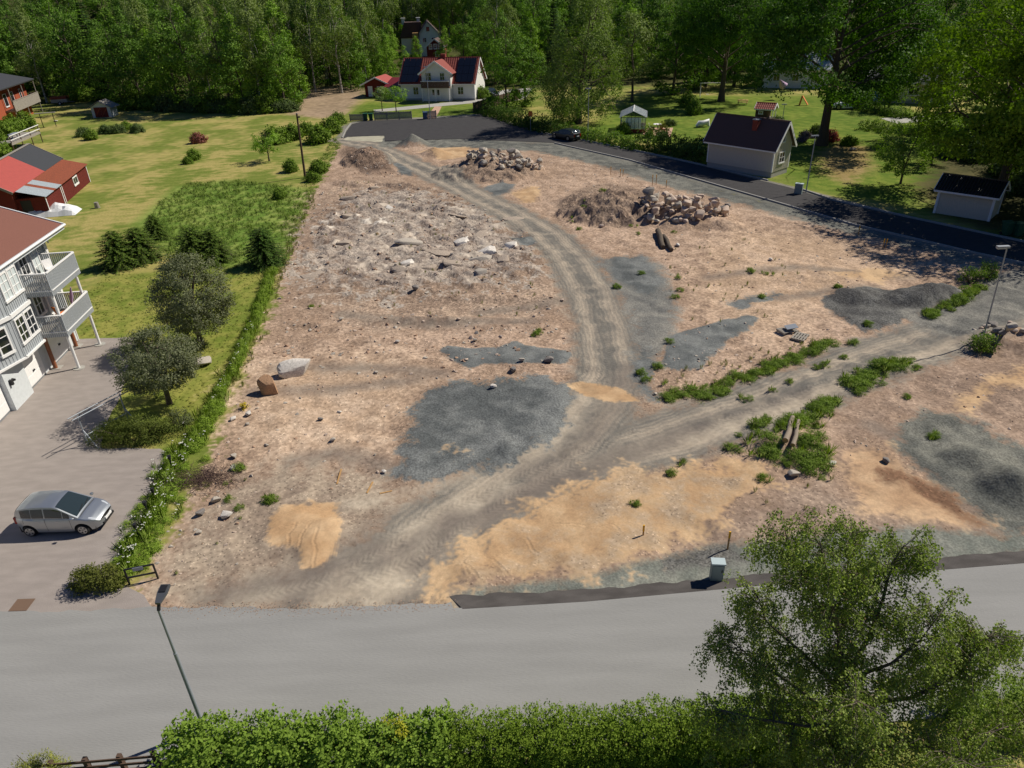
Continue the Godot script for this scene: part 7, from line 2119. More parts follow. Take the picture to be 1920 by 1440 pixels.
# ---------------------------------------------------------------- the houses at the back
func make_far_buildings():
	var R := Vector3.RIGHT
	var o := thing("white_house", "white house with a red roof, solar panels and a porch balcony", "building", Vector3(-19.88, 0, -152.11), deg_to_rad(-13.55))
	var s := Shape.new()
	gable(s, 0, 15.0, -8.0, 0, 3.3, 7.2)
	part("wall", s, M.house_white, o)
	part("plinth", Shape.new().box(Vector3(-0.03, -0.2, -8.03), Vector3(15.03, 0.35, 0.03)), M.concrete, o)
	var rf := gable_roof(o, 0, 15.0, -8.0, 0, 3.35, 7.25, 0.4, "red_tile", 0.12, true, 0.45)
	var sl := (7.25 - 3.35) / 4.0
	for a in [[0.0, 3], [11.2, 3]]:
		for i in a[1]:
			for j in 3:
				var g := Shape.new()
				var x0: float = a[0] + i * 1.22 + 0.02
				var z0: float = 0.15 - j * 1.33
				var n := Vector3(0, 4.0, 3.9).normalized() * 0.26
				var p := func(x: float, z: float) -> Vector3: return Vector3(x, 3.35 - z * sl, z) + n
				slab(g, p.call(x0, z0), p.call(x0 + 1.18, z0), p.call(x0 + 1.18, z0 - 1.29), p.call(x0, z0 - 1.29), 0.04)
				part("solar_panel", g, M.solar, rf)
	# cross gable over the porch
	s = Shape.new()
	s.t = Transform3D(Basis(UP, -PI / 2), Vector3(7.7, 0, 0))   # the gable's ridge along z
	gable(s, -3.0, 1.15, -2.9, 2.9, 5.2, 7.0)
	part("gable_wall", s, M.house_white, o)
	s = Shape.new()
	slab(s, Vector3(4.3, 4.82, 1.6), Vector3(7.7, 7.1, 1.6), Vector3(7.7, 7.1, -4.0), Vector3(4.3, 4.82, -1.5), 0.12)
	slab(s, Vector3(7.7, 7.1, 1.6), Vector3(11.1, 4.82, 1.6), Vector3(11.1, 4.82, -1.5), Vector3(7.7, 7.1, -4.0), 0.12)
	var gr := part("gable_roof", s, M.red_tile, o)
	s = Shape.new()
	s.bar(Vector3(4.25, 4.85, 1.64), Vector3(7.7, 7.16, 1.64), 0.06, 0.3)
	s.bar(Vector3(11.15, 4.85, 1.64), Vector3(7.7, 7.16, 1.64), 0.06, 0.3)
	part("barge_board", s, M.white_paint, gr)
	window(o, Vector3(6.2, 4.45, 1.18), R, 1.25, 1.5, 2, 2)
	window(o, Vector3(9.0, 4.45, 1.18), R, 1.0, 1.4, 2, 2)
	var bl := part("balcony", Shape.new().box(Vector3(4.9, 2.5, 1.15), Vector3(10.6, 2.7, 2.2)), M.brown_wood, o)
	for i in 19: part("board", Shape.new().box(Vector3(4.9 + i * 0.3, 2.55, 2.2), Vector3(5.18 + i * 0.3, 3.65, 2.24)), M.brown_wood, bl)
	part("handrail", Shape.new().box(Vector3(4.85, 3.66, 2.15), Vector3(10.65, 3.74, 2.28)), M.white_paint, bl)
	for x in [5.0, 7.7, 10.5]: part("porch_post", Shape.new().box(Vector3(x - 0.07, 0, 2.05), Vector3(x + 0.07, 2.5, 2.18)), M.white_paint, o)
	window(o, Vector3(3.0, 1.75, 0.03), R, 1.2, 1.5, 2, 2)
	window(o, Vector3(12.2, 1.75, 0.03), R, 1.25, 1.5, 2, 2)
	for x in [7.0, 8.0]:
		var d := part("door", Shape.new().box(Vector3(x - 0.45, 0.3, 1.16), Vector3(x + 0.45, 2.35, 1.22)), M.white_paint, o)
		part("door_glass", Shape.new().box(Vector3(x - 0.22, 1.1, 1.222), Vector3(x + 0.22, 2.1, 1.235)), M.window_glass, d)
	corners(o, [Vector3(0.02, 0.35, 0), Vector3(14.98, 0.35, 0)], 2.95, 0.18)
	part("chimney", Shape.new().box(Vector3(7.3, 6.8, -4.6), Vector3(8.3, 8.0, -3.8)), M.red_tile, o)
	# red annex with a low link
	o = thing("annex", "small dark red outbuilding with a red metal roof beside the white house", "building", Vector3(-28.32, 0, -158.75), deg_to_rad(-13.55))
	s = Shape.new()
	s.t = Transform3D(Basis(UP, -PI / 2), Vector3(2.7, 0, 0))
	gable(s, -5.0, 0.0, -2.7, 2.7, 2.5, 3.7)
	part("wall", s, M.falu_red, o)
	s = Shape.new()
	slab(s, Vector3(-0.7, 2.25, 0.7), Vector3(2.7, 3.75, 0.7), Vector3(2.7, 3.75, -5.4), Vector3(-0.7, 2.25, -5.4), 0.1)
	slab(s, Vector3(2.7, 3.75, 0.7), Vector3(6.1, 2.25, 0.7), Vector3(6.1, 2.25, -5.4), Vector3(2.7, 3.75, -5.4), 0.1)
	part("roof", s, M.red_sheet, o)
	s = Shape.new()
	s.bar(Vector3(-0.75, 2.28, 0.74), Vector3(2.7, 3.8, 0.74), 0.06, 0.26)
	s.bar(Vector3(6.15, 2.28, 0.74), Vector3(2.7, 3.8, 0.74), 0.06, 0.26)
	part("barge_board", s, M.white_paint, o)
	part("door", Shape.new().box(Vector3(0.7, 0.1, 0.01), Vector3(1.7, 2.1, 0.07)), M.white_paint, o)
	window(o, Vector3(3.5, 1.5, 0.03), R, 1.5, 1.1, 2, 1)
	part("porch", Shape.new().box(Vector3(2.2, 0.0, 0.1), Vector3(4.8, 0.75, 0.9)), M.brown_wood, o)
	var lk := part("link_wall", Shape.new().box(Vector3(5.45, -0.1, -3.0), Vector3(9.2, 2.2, 1.6)), M.pale_render, o)
	s = Shape.new()
	slab(s, Vector3(4.9, 2.05, 2.0), Vector3(9.35, 2.05, 2.0), Vector3(9.35, 3.5, -1.6), Vector3(5.6, 3.5, -1.6), 0.1)
	part("link_roof", s, M.maroon_sheet, lk)
	# red cottage and the white gambrel house up the slope
	o = thing("red_cottage", "red cottage with white-framed windows on the wooded slope", "building", Vector3(-18.75, 1.2, -200.0), deg_to_rad(-4))
	s = Shape.new()
	s.t = Transform3D(Basis(UP, -PI / 2), Vector3(2.15, 0, 0))
	gable(s, -6.0, 0, -2.15, 2.15, 5.0, 6.65)
	part("wall", s, M.falu_red, o)
	s = Shape.new()
	slab(s, Vector3(-0.4, 4.75, 0.4), Vector3(2.15, 6.7, 0.4), Vector3(2.15, 6.7, -6.2), Vector3(-0.4, 4.75, -6.2), 0.12)
	slab(s, Vector3(2.15, 6.7, 0.4), Vector3(4.7, 4.75, 0.4), Vector3(4.7, 4.75, -6.2), Vector3(2.15, 6.7, -6.2), 0.12)
	part("roof", s, M.dark_brown_roof, o)
	s = Shape.new()
	s.bar(Vector3(-0.45, 4.78, 0.44), Vector3(2.15, 6.8, 0.44), 0.06, 0.28)
	s.bar(Vector3(4.75, 4.78, 0.44), Vector3(2.15, 6.8, 0.44), 0.06, 0.28)
	part("barge_board", s, M.white_paint, o)
	for x in [1.05, 2.25, 3.35]: window(o, Vector3(x, 5.05, 0.03), R, 0.85, 1.2, 2, 2, "white_paint", "window_glass", 0.14)
	window(o, Vector3(2.6, 3.25, 0.03), R, 0.95, 1.2, 2, 2, "white_paint", "window_glass", 0.14)
	corners(o, [Vector3(4.28, 0, 0)], 4.9, 0.2)
	o = thing("gambrel_house", "white gambrel-gabled house with a dark roof on the slope", "building", Vector3(-22.2, 2.0, -216.0), deg_to_rad(6))
	var out := PackedVector2Array([Vector2(0, 0), Vector2(6.2, 0), Vector2(6.2, 4.2), Vector2(5.3, 6.5), Vector2(2.7, 9.1), Vector2(0.5, 6.5), Vector2(0, 4.2)])
	part("wall", Shape.new().side(out, -11.0, 0), M.house_white, o)
	s = Shape.new()
	for k in [[6.55, 4.0, 5.35, 6.6], [5.35, 6.6, 2.7, 9.25]]:
		slab(s, Vector3(k[0], k[1], 0.4), Vector3(k[0], k[1], -11.2), Vector3(k[2], k[3], -11.2), Vector3(k[2], k[3], 0.4), 0.14)
	for k in [[-0.35, 4.0, 0.45, 6.6], [0.45, 6.6, 2.7, 9.25]]:
		slab(s, Vector3(k[0], k[1], -11.2), Vector3(k[0], k[1], 0.4), Vector3(k[2], k[3], 0.4), Vector3(k[2], k[3], -11.2), 0.14)
	rf = part("roof", s, M.dark_brown_roof, o)
	s = Shape.new()
	for k in [[6.6, 4.0, 5.4, 6.65], [5.4, 6.65, 2.7, 9.35], [-0.4, 4.0, 0.4, 6.65], [0.4, 6.65, 2.7, 9.35]]: s.bar(Vector3(k[0], k[1], 0.45), Vector3(k[2], k[3], 0.45), 0.08, 0.3, Vector3.BACK)
	part("barge_board", s, M.white_paint, rf)
	part("wing_roof", Shape.new().side(PackedVector2Array([Vector2(-5.2, 5.2), Vector2(1.0, 5.2), Vector2(1.0, 9.1), Vector2(-3.6, 9.1)]), -8.5, -3.5), M.dark_brown_roof, o)
	part("wing_wall", Shape.new().box(Vector3(-4.8, 0, -8.3), Vector3(0, 5.3, -3.7)), M.house_white, o)
	for x in [-3.9, 0.3]:
		var c := part("chimney", Shape.new().box(Vector3(x - 0.4, 8.5, -6.4), Vector3(x + 0.4, 10.0, -5.6)), M.pale_render, o)
		part("cap", Shape.new().box(Vector3(x - 0.6, 10.0, -6.6), Vector3(x + 0.6, 10.15, -5.4)), M.white_paint, c)
	window(o, Vector3(2.65, 7.5, 0.03), R, 0.8, 1.0, 2, 2, "brown_wood")
	window(o, Vector3(1.6, 4.8, 0.03), R, 1.0, 1.2, 2, 2)
	window(o, Vector3(4.0, 4.8, 0.03), R, 1.0, 1.2, 2, 2)
	part("veranda", Shape.new().box(Vector3(-1.6, 2.5, -2.0), Vector3(-0.1, 6.6, -0.4)), M.pine_wood, o)
	# beige bungalow behind the oak and a pale-roofed neighbour
	var a := G(1622, 190)
	o = thing("bungalow", "beige bungalow with a black roof behind the oak", "building", a, deg_to_rad(-34))
	s = Shape.new()
	gable(s, 0, 13.0, -8.5, 0, 3.4, 5.2)
	part("wall", s, M.beige_siding, o)
	part("plinth", Shape.new().box(Vector3(-0.02, -0.3, -8.52), Vector3(13.02, 0.5, 0.02)), M.concrete, o)
	gable_roof(o, 0, 13.0, -8.5, 0, 3.4, 5.3, 0.5, "black_felt")
	for x in [3.2, 7.2, 10.6]: window(o, Vector3(x, 1.95, 0.03), R, 1.7, 1.3, 2, 1)
	part("door", Shape.new().box(Vector3(0.8, 0.1, 0.01), Vector3(1.9, 2.2, 0.06)), M.blue_paint, o)
	o = thing("pale_roof_house", "house with a pale grey roof showing through the oak's leaves", "building", Vector3(52, 0, -152), deg_to_rad(-20))
	s = Shape.new()
	gable(s, 0, 12.0, -8.0, 0, 3.6, 6.4)
	part("wall", s, M.house_white, o)
	gable_roof(o, 0, 12.0, -8.0, 0, 3.6, 6.4, 0.4, "zinc_sheet")
	for x in [2.5, 6.0, 9.5]: window(o, Vector3(x, 1.9, 0.03), R, 1.3, 1.3, 2, 1)
	# fences of the white house
	var fence := func(px: Array, label: String, h: float, m: String):
		var l := px_line(px)
		var f := thing("board_fence", label, "fence")
		for e in l.size() - 1:
			var p := Vector3(l[e].x, 0, l[e].y); var q := Vector3(l[e + 1].x, 0, l[e + 1].y)
			var len := p.distance_to(q)
			var n := maxi(1, int(round(len / 2.2)))
			var d := (q - p).normalized()
			for i in n + 1:
				var c := p.lerp(q, float(i) / n)
				part("post", Shape.new().box(c + Vector3(-0.07, -0.1, -0.07), c + Vector3(0.07, h + 0.1, 0.07)), M[m], f)
			for i in n:
				var b := Shape.new()
				var a0 := p.lerp(q, float(i) / n); var a1 := p.lerp(q, float(i + 1) / n)
				var k := int(a0.distance_to(a1) / 0.16)
				for j in k:
					var c0 := a0.lerp(a1, (j + 0.06) / k); var c1 := a0.lerp(a1, (j + 0.9) / k)
					b.bar((c0 + c1) / 2 + Vector3(0, 0.05, 0), (c0 + c1) / 2 + Vector3(0, h + 0.02 * (j % 2), 0), c0.distance_to(c1), 0.03, d.cross(UP))
				b.bar(a0 + Vector3(0, 0.3, 0), a1 + Vector3(0, 0.3, 0), 0.05, 0.1)
				b.bar(a0 + Vector3(0, h - 0.2, 0), a1 + Vector3(0, h - 0.2, 0), 0.05, 0.1)
				part("board_panel", b, M[m], f).set_meta("kind", "stuff")
	fence.call([657, 227, 682, 226.5], "short grey board fence beside the green bins", 1.1, "grey_wood")
	fence.call([703, 226, 772, 223], "grey board fence in front of the white house", 1.25, "grey_wood")
	fence.call([794, 223, 818, 222], "short board screen beside the white house path", 1.25, "grey_wood")
	fence.call([888, 212, 915, 203, 945, 194, 975, 186], "long dark upright board fence below the garden trees", 1.7, "brown_wood")

# ================================================================ VEHICLES
func surf(s: Shape, grid: Array, flip := false):      # a smooth patch through rows of points
	var k := s.v.size()
	var rows := grid.size()
	var cols: int = grid[0].size()
	for j in rows:
		for i in cols:
			var p: Vector3 = grid[j][i]
			var du: Vector3 = grid[j][mini(i + 1, cols - 1)] - grid[j][maxi(i - 1, 0)]
			var dv: Vector3 = grid[mini(j + 1, rows - 1)][i] - grid[maxi(j - 1, 0)][i]
			var n := du.cross(dv).normalized()
			if flip: n = -n
			s.v.append(p); s.n.append(n); s.c.append(s.col)
	for j in rows - 1:
		for i in cols - 1:
			var a := k + j * cols + i
			if flip: s.ix.append_array([a, a + 1, a + cols + 1, a, a + cols + 1, a + cols])
			else: s.ix.append_array([a, a + cols + 1, a + 1, a, a + cols, a + cols + 1])

func curve(pts: Array, x: float) -> float:             # piecewise smooth line through [x, y] pairs
	if x <= pts[0][0]: return pts[0][1]
	for i in pts.size() - 1:
		if x <= pts[i + 1][0]:
			var f: float = (x - pts[i][0]) / (pts[i + 1][0] - pts[i][0])
			return lerpf(pts[i][1], pts[i + 1][1], f)
	return pts[-1][1]

func make_car(called: String, label: String, at: Vector3, turn: float, c: Dictionary) -> Node3D:
	var o := thing(called, label, "car", at, turn)
	var L: float = c.l; var W: float = c.w
	var paint: Material = M[c.paint]
	var wx := [c.fx, c.fx - c.wb]
	var rw: float = c.wheel
	var half := func(x: float) -> float:
		var f := absf(x) / (L / 2)
		return W / 2 * (1.0 - 0.30 * pow(f, 7.0) - 0.05 * pow(f, 2.0))
	var low := func(x: float) -> float:
		var b := 0.22 + 0.10 * pow(absf(x) / (L / 2), 8.0)
		for q in wx:
			var d: float = absf(x - q)
			var R := rw + 0.065
			if d < R: b = maxf(b, rw + sqrt(R * R - d * d))
		return b
	var xs := []
	var n := 74
	for i in n + 1: xs.append(-L / 2 + L * i / n)
	var body := Shape.new()
	for sgn in [1.0, -1.0]:
		var g := []
		for x in xs:
			var row := []
			var b: float = low.call(x)
			var t: float = curve(c.belt, x)
			for k in 8:
				var f := k / 7.0
				var y := lerpf(b, t, f)
				var bulge := 1.0 - 0.06 * pow(absf((y - 0.62) / 0.5), 2.0)
				if k == 7: bulge -= 0.035
				row.append(Vector3(x, y, sgn * half.call(x) * bulge))
			g.append(row)
		surf(body, g, sgn < 0)
	var top := []
	for x in xs:
		var row := []
		var t: float = curve(c.belt, x)
		var hw: float = half.call(x) * (1.0 - 0.06 * pow((t - 0.62) / 0.5, 2.0) - 0.035)
		for k in 9:
			var v := 1.0 - k / 4.0
			row.append(Vector3(x, t + 0.045 * (1.0 - v * v), hw * v))
		top.append(row)
	surf(body, top, true)
	for e in [0, n]:          # nose and tail
		var x: float = xs[e]
		var g := []
		for k in 6:
			var row := []
			for q in 7:
				var v := 1.0 - q / 3.0
				var y := lerpf(low.call(x), curve(c.belt, x), k / 5.0)
				row.append(Vector3(x + (0.10 if e else -0.06) * (1.0 - v * v), y, half.call(x) * v * (1.0 - 0.06 * pow(absf((y - 0.62) / 0.5), 2.0))))
			g.append(row)
		surf(body, g, e == 0)
	# cabin
	var x0: float = c.roof[0][0]; var x1: float = c.roof[-1][0]
	var m := 40
	var base := func(x: float) -> float: return half.call(x) * 0.925
	var edge: float = W / 2 * 0.76
	var side := func(x: float, f: float, sgn: float, off := 0.0) -> Vector3:
		var yb: float = curve(c.belt, x) - 0.01
		var yr: float = curve(c.roof, x)
		var k := clampf((yr - yb) / 0.55, 0.0, 1.0)
		var zr := lerpf(base.call(x), edge, k)
		return Vector3(x, lerpf(yb, yr, f), sgn * (lerpf(base.call(x), zr, pow(f, 1.25)) + off))
	var over := func(x: float, v: float, off := 0.0) -> Vector3:
		var e: Vector3 = side.call(x, 1.0, 1.0)
		var slope := (curve(c.roof, x + 0.03) - curve(c.roof, x - 0.03)) / 0.06
		return Vector3(x - slope * off, e.y + 0.05 * (1.0 - pow(absf(v), 2.4)) + off, e.z * v)
	for sgn in [1.0, -1.0]:
		var g := []
		for i in m + 1:
			var x := lerpf(x0, x1, float(i) / m)
			var row := []
			for k in 6: row.append(side.call(x, k / 5.0, sgn))
			g.append(row)
		surf(body, g, sgn < 0)
	var rg := []
	for i in m + 1:
		var x := lerpf(x0, x1, float(i) / m)
		var row := []
		for k in 11: row.append(over.call(x, 1.0 - k / 5.0))
		rg.append(row)
	surf(body, rg, true)
	part("body", body, paint, o)
	var gap := Shape.new()
	for sgn in [1.0, -1.0]:
		for x in c.gaps:
			for k in 6:
				var y0 := lerpf(0.30, curve(c.belt, x) - 0.02, k / 6.0); var y1 := lerpf(0.30, curve(c.belt, x) - 0.02, (k + 1) / 6.0)
				var z0: float = half.call(x) * (1.0 - 0.06 * pow(absf((y0 - 0.62) / 0.5), 2.0)); var z1: float = half.call(x) * (1.0 - 0.06 * pow(absf((y1 - 0.62) / 0.5), 2.0))
				if y0 > low.call(x): gap.bar(Vector3(x, y0, sgn * (z0 + 0.001)), Vector3(x, y1, sgn * (z1 + 0.001)), 0.014, 0.004, Vector3(0, 0, sgn))
	for k in 8:
		var v0 := 0.86 - k * 0.215; var v1 := v0 - 0.215
		var xh: float = c.shield[1] + 0.10
		var th: float = curve(c.belt, xh)
		gap.bar(Vector3(xh, th + 0.045 * (1.0 - v0 * v0) + 0.001, half.call(xh) * 0.9 * v0), Vector3(xh, th + 0.045 * (1.0 - v1 * v1) + 0.001, half.call(xh) * 0.9 * v1), 0.02, 0.005)
	part("panel_gaps", gap, M.black_plastic, o).set_meta("kind", "stuff")
	# glass
	for sgn in [1.0, -1.0]:
		for w in c.panes:
			var g := []
			var s := Shape.new()
			for i in 9:
				var x := lerpf(w[0], w[1], i / 8.0)
				var row := []
				for k in 4: row.append(side.call(x, lerpf(0.10, 0.86, k / 3.0), sgn, 0.008))
				g.append(row)
			surf(s, g, sgn < 0)
			part("side_window", s, M.car_glass, o)
	for w in [[c.shield[0], c.shield[1], "windscreen"], [c.back[0], c.back[1], "rear_window"]]:
		var g := []
		for i in 9:
			var x := lerpf(w[0], w[1], i / 8.0)
			var row := []
			for k in 9: row.append(over.call(x, (1.0 - k / 4.0) * 0.9, 0.008))
			g.append(row)
		var s := Shape.new()
		surf(s, g, true)
		part(w[2], s, M.car_glass, o)
	# wheels
	for q in wx:
		for sgn in [1.0, -1.0]:
			var z: float = sgn * (W / 2 - 0.11)
			var t := Shape.new().tube(PackedVector3Array([Vector3(q, rw, z - 0.1), Vector3(q, rw, z - 0.075), Vector3(q, rw, z + 0.075), Vector3(q, rw, z + 0.1)]), PackedFloat32Array([rw - 0.05, rw, rw, rw - 0.05]), 24)
			var wheel := part("wheel", t, M.rubber, o)
			var r := Shape.new()
			var zf: float = z + sgn * 0.105
			for k in 5:
				var a := TAU * k / 5.0
				r.bar(Vector3(q, rw, zf), Vector3(q + cos(a) * rw * 0.62, rw + sin(a) * rw * 0.62, zf), 0.085, 0.02, Vector3.BACK)
			for k in 20:
				var a := TAU * k / 20.0; var b := TAU * (k + 1) / 20.0
				r.bar(Vector3(q + cos(a) * rw * 0.64, rw + sin(a) * rw * 0.64, zf), Vector3(q + cos(b) * rw * 0.64, rw + sin(b) * rw * 0.64, zf), 0.03, 0.03, Vector3.BACK)
			part("rim", r, M.alloy, wheel)
	part("underbody", Shape.new().box(Vector3(-L / 2 + 0.15, 0.16, -W / 2 + 0.16), Vector3(L / 2 - 0.2, 0.5, W / 2 - 0.16)), M.black_plastic, o)
	# lamps, grille, plates, mirrors, handles
	for sgn in [1.0, -1.0]:
		var g := []
		for i in 5:
			var x := lerpf(L / 2 - 0.42, L / 2 - 0.03, i / 4.0)
			var t: float = curve(c.belt, x)
			var row := []
			for k in 4:
				var v := lerpf(0.99, 0.62 + 0.1 * i / 4.0, k / 3.0)
				row.append(Vector3(x, t + 0.045 * (1.0 - v * v) * 0.6 - 0.02 * (1.0 if k == 0 else 0.0) + 0.006, sgn * half.call(x) * v * 0.97))
			g.append(row)
		var s := Shape.new()
		surf(s, g, sgn > 0)
		part("headlight", s, M.lamp_glass, o)
		s = Shape.new()
		var tb: float = curve(c.belt, -L / 2 + 0.02)
		s.box(Vector3(-L / 2 - 0.03, tb - 0.32, sgn * W / 2 * 0.60 - 0.10), Vector3(-L / 2 + 0.10, tb + 0.02, sgn * W / 2 * 0.60 + 0.10))
		part("tail_light", s, M.tail_red, o)
		var mx: float = c.shield[1] - 0.12
		var my: float = curve(c.belt, mx) + 0.08
		s = Shape.new().tube(PackedVector3Array([Vector3(mx + 0.06, my, sgn * (W / 2 + 0.02)), Vector3(mx + 0.02, my + 0.01, sgn * (W / 2 + 0.09)), Vector3(mx - 0.06, my, sgn * (W / 2 + 0.09))]), PackedFloat32Array([0.03, 0.085, 0.06]), 8)
		part("mirror", s, paint, o)
		for q in c.handles:
			part("door_handle", Shape.new().box(Vector3(q - 0.09, curve(c.belt, q) - 0.14, sgn * half.call(q) * 0.975 - 0.012), Vector3(q + 0.09, curve(c.belt, q) - 0.105, sgn * half.call(q) * 0.975 + 0.022)), M.alloy if c.paint == "silver_paint" else paint, o)
	part("grille", Shape.new().box(Vector3(L / 2 + 0.0, 0.30, -W * 0.26), Vector3(L / 2 + 0.105, 0.42, W * 0.26)), M.black_plastic, o)
	part("number_plate", Shape.new().box(Vector3(L / 2 + 0.07, 0.44, -0.26), Vector3(L / 2 + 0.115, 0.55, 0.26)), M.white_paint, o)
	part("rear_plate", Shape.new().box(Vector3(-L / 2 - 0.075, 0.62, -0.26), Vector3(-L / 2 - 0.05, 0.73, 0.26)), M.white_paint, o)
	part("wiper", Shape.new().bar(over.call(c.shield[1] - 0.03, 0.5, 0.02), over.call(c.shield[1] - 0.10, -0.1, 0.03), 0.025, 0.02).bar(over.call(c.shield[1] - 0.03, -0.2, 0.02), over.call(c.shield[1] - 0.10, -0.75, 0.03), 0.025, 0.02), M.black_plastic, o)
	return o

func car_paint(called: String, col: Color, metal: float, rough: float):
	var m := mat(called, col, rough, metal)
	m.clearcoat_enabled = true
	m.clearcoat = 1.0
	m.clearcoat_roughness = 0.06

func make_vehicles():
	car_paint("silver_paint", srgb(172, 178, 182), 0.75, 0.38)
	car_paint("dark_paint", srgb(44, 50, 56), 0.5, 0.35)
	car_paint("white_car_paint", srgb(226, 230, 230), 0.0, 0.4)
	mat("car_glass", srgb(44, 54, 56), 0.04)
	M.car_glass.metallic_specular = 0.7
	mat("alloy", srgb(190, 192, 194), 0.35, 0.9)
	mat("lamp_glass", srgb(214, 220, 224), 0.12, 0.3)
	mat("tail_red", srgb(150, 24, 20), 0.25)
	var hatch := {"l": 3.85, "w": 1.69, "wheel": 0.30, "wb": 2.45, "fx": 1.18, "paint": "silver_paint",
		"belt": [[-1.93, 0.92], [-1.6, 0.98], [-0.5, 0.96], [0.5, 0.94], [0.9, 0.95], [1.25, 0.90], [1.6, 0.80], [1.85, 0.68], [1.93, 0.60]],
		"roof": [[-1.90, 0.97], [-1.78, 1.22], [-1.62, 1.42], [-1.2, 1.50], [-0.5, 1.53], [0.05, 1.50], [0.25, 1.44], [0.6, 1.24], [1.12, 0.945]],
		"panes": [[-1.48, -1.0], [-0.97, -0.42], [-0.36, 0.42], [0.46, 0.74]], "shield": [0.16, 1.06], "back": [-1.86, -1.64], "handles": [-0.75, 0.15], "gaps": [-1.42, -0.39, 0.74]}
	var a := G(58, 1007); var b := G(163, 1003.5)
	var d := (b - a).normalized()
	var mid := (a + b) / 2 + Vector3(d.z, 0, -d.x) * 0.75 + Vector3(0, 0.025, 0) + d * 0.04
	make_car("parked_car", "silver hatchback parked in the yard of the flats", mid, atan2(-d.z, d.x), hatch).scale = Vector3.ONE * 0.92
	var estate := {"l": 4.75, "w": 1.85, "wheel": 0.33, "wb": 2.78, "fx": 1.45, "paint": "dark_paint",
		"belt": [[-2.38, 0.92], [-2.0, 0.98], [0.3, 0.94], [0.9, 0.96], [1.5, 0.92], [2.1, 0.80], [2.38, 0.66]],
		"roof": [[-2.3, 0.97], [-2.1, 1.25], [-1.85, 1.42], [-0.6, 1.47], [0.0, 1.45], [0.3, 1.36], [1.05, 0.95]],
		"panes": [[-1.75, -1.1], [-1.05, -0.2], [-0.12, 0.62]], "shield": [0.2, 1.0], "back": [-2.22, -1.9], "handles": [-0.8, 0.1], "gaps": [-1.1, -0.16, 0.85]}
	a = G(1010, 250); b = G(1150, 276)
	d = (a - b).normalized()
	make_car("parked_car", "dark estate car parked on the new street beside the lamp post", G(1061, 261) + Vector3(0, 0.04, 0) + Vector3(0, 0, 0), atan2(-d.z, d.x), estate)
	var suv := estate.duplicate()
	suv.merge({"paint": "white_car_paint", "l": 4.6, "wheel": 0.37, "belt": [[-2.3, 1.0], [-2.0, 1.08], [0.3, 1.05], [0.9, 1.08], [1.5, 1.04], [2.05, 0.92], [2.3, 0.75]], "roof": [[-2.25, 1.05], [-2.05, 1.38], [-1.8, 1.58], [-0.6, 1.66], [0.0, 1.64], [0.3, 1.52], [1.05, 1.06]]}, true)
	make_car("parked_car", "white SUV with a dark roof line parked behind the oak", G(1586, 204), deg_to_rad(172), suv)
	make_car("parked_car", "dark car on the drive of the white house", G(921, 180) + Vector3(0, 0.03, 0), deg_to_rad(-65), estate)

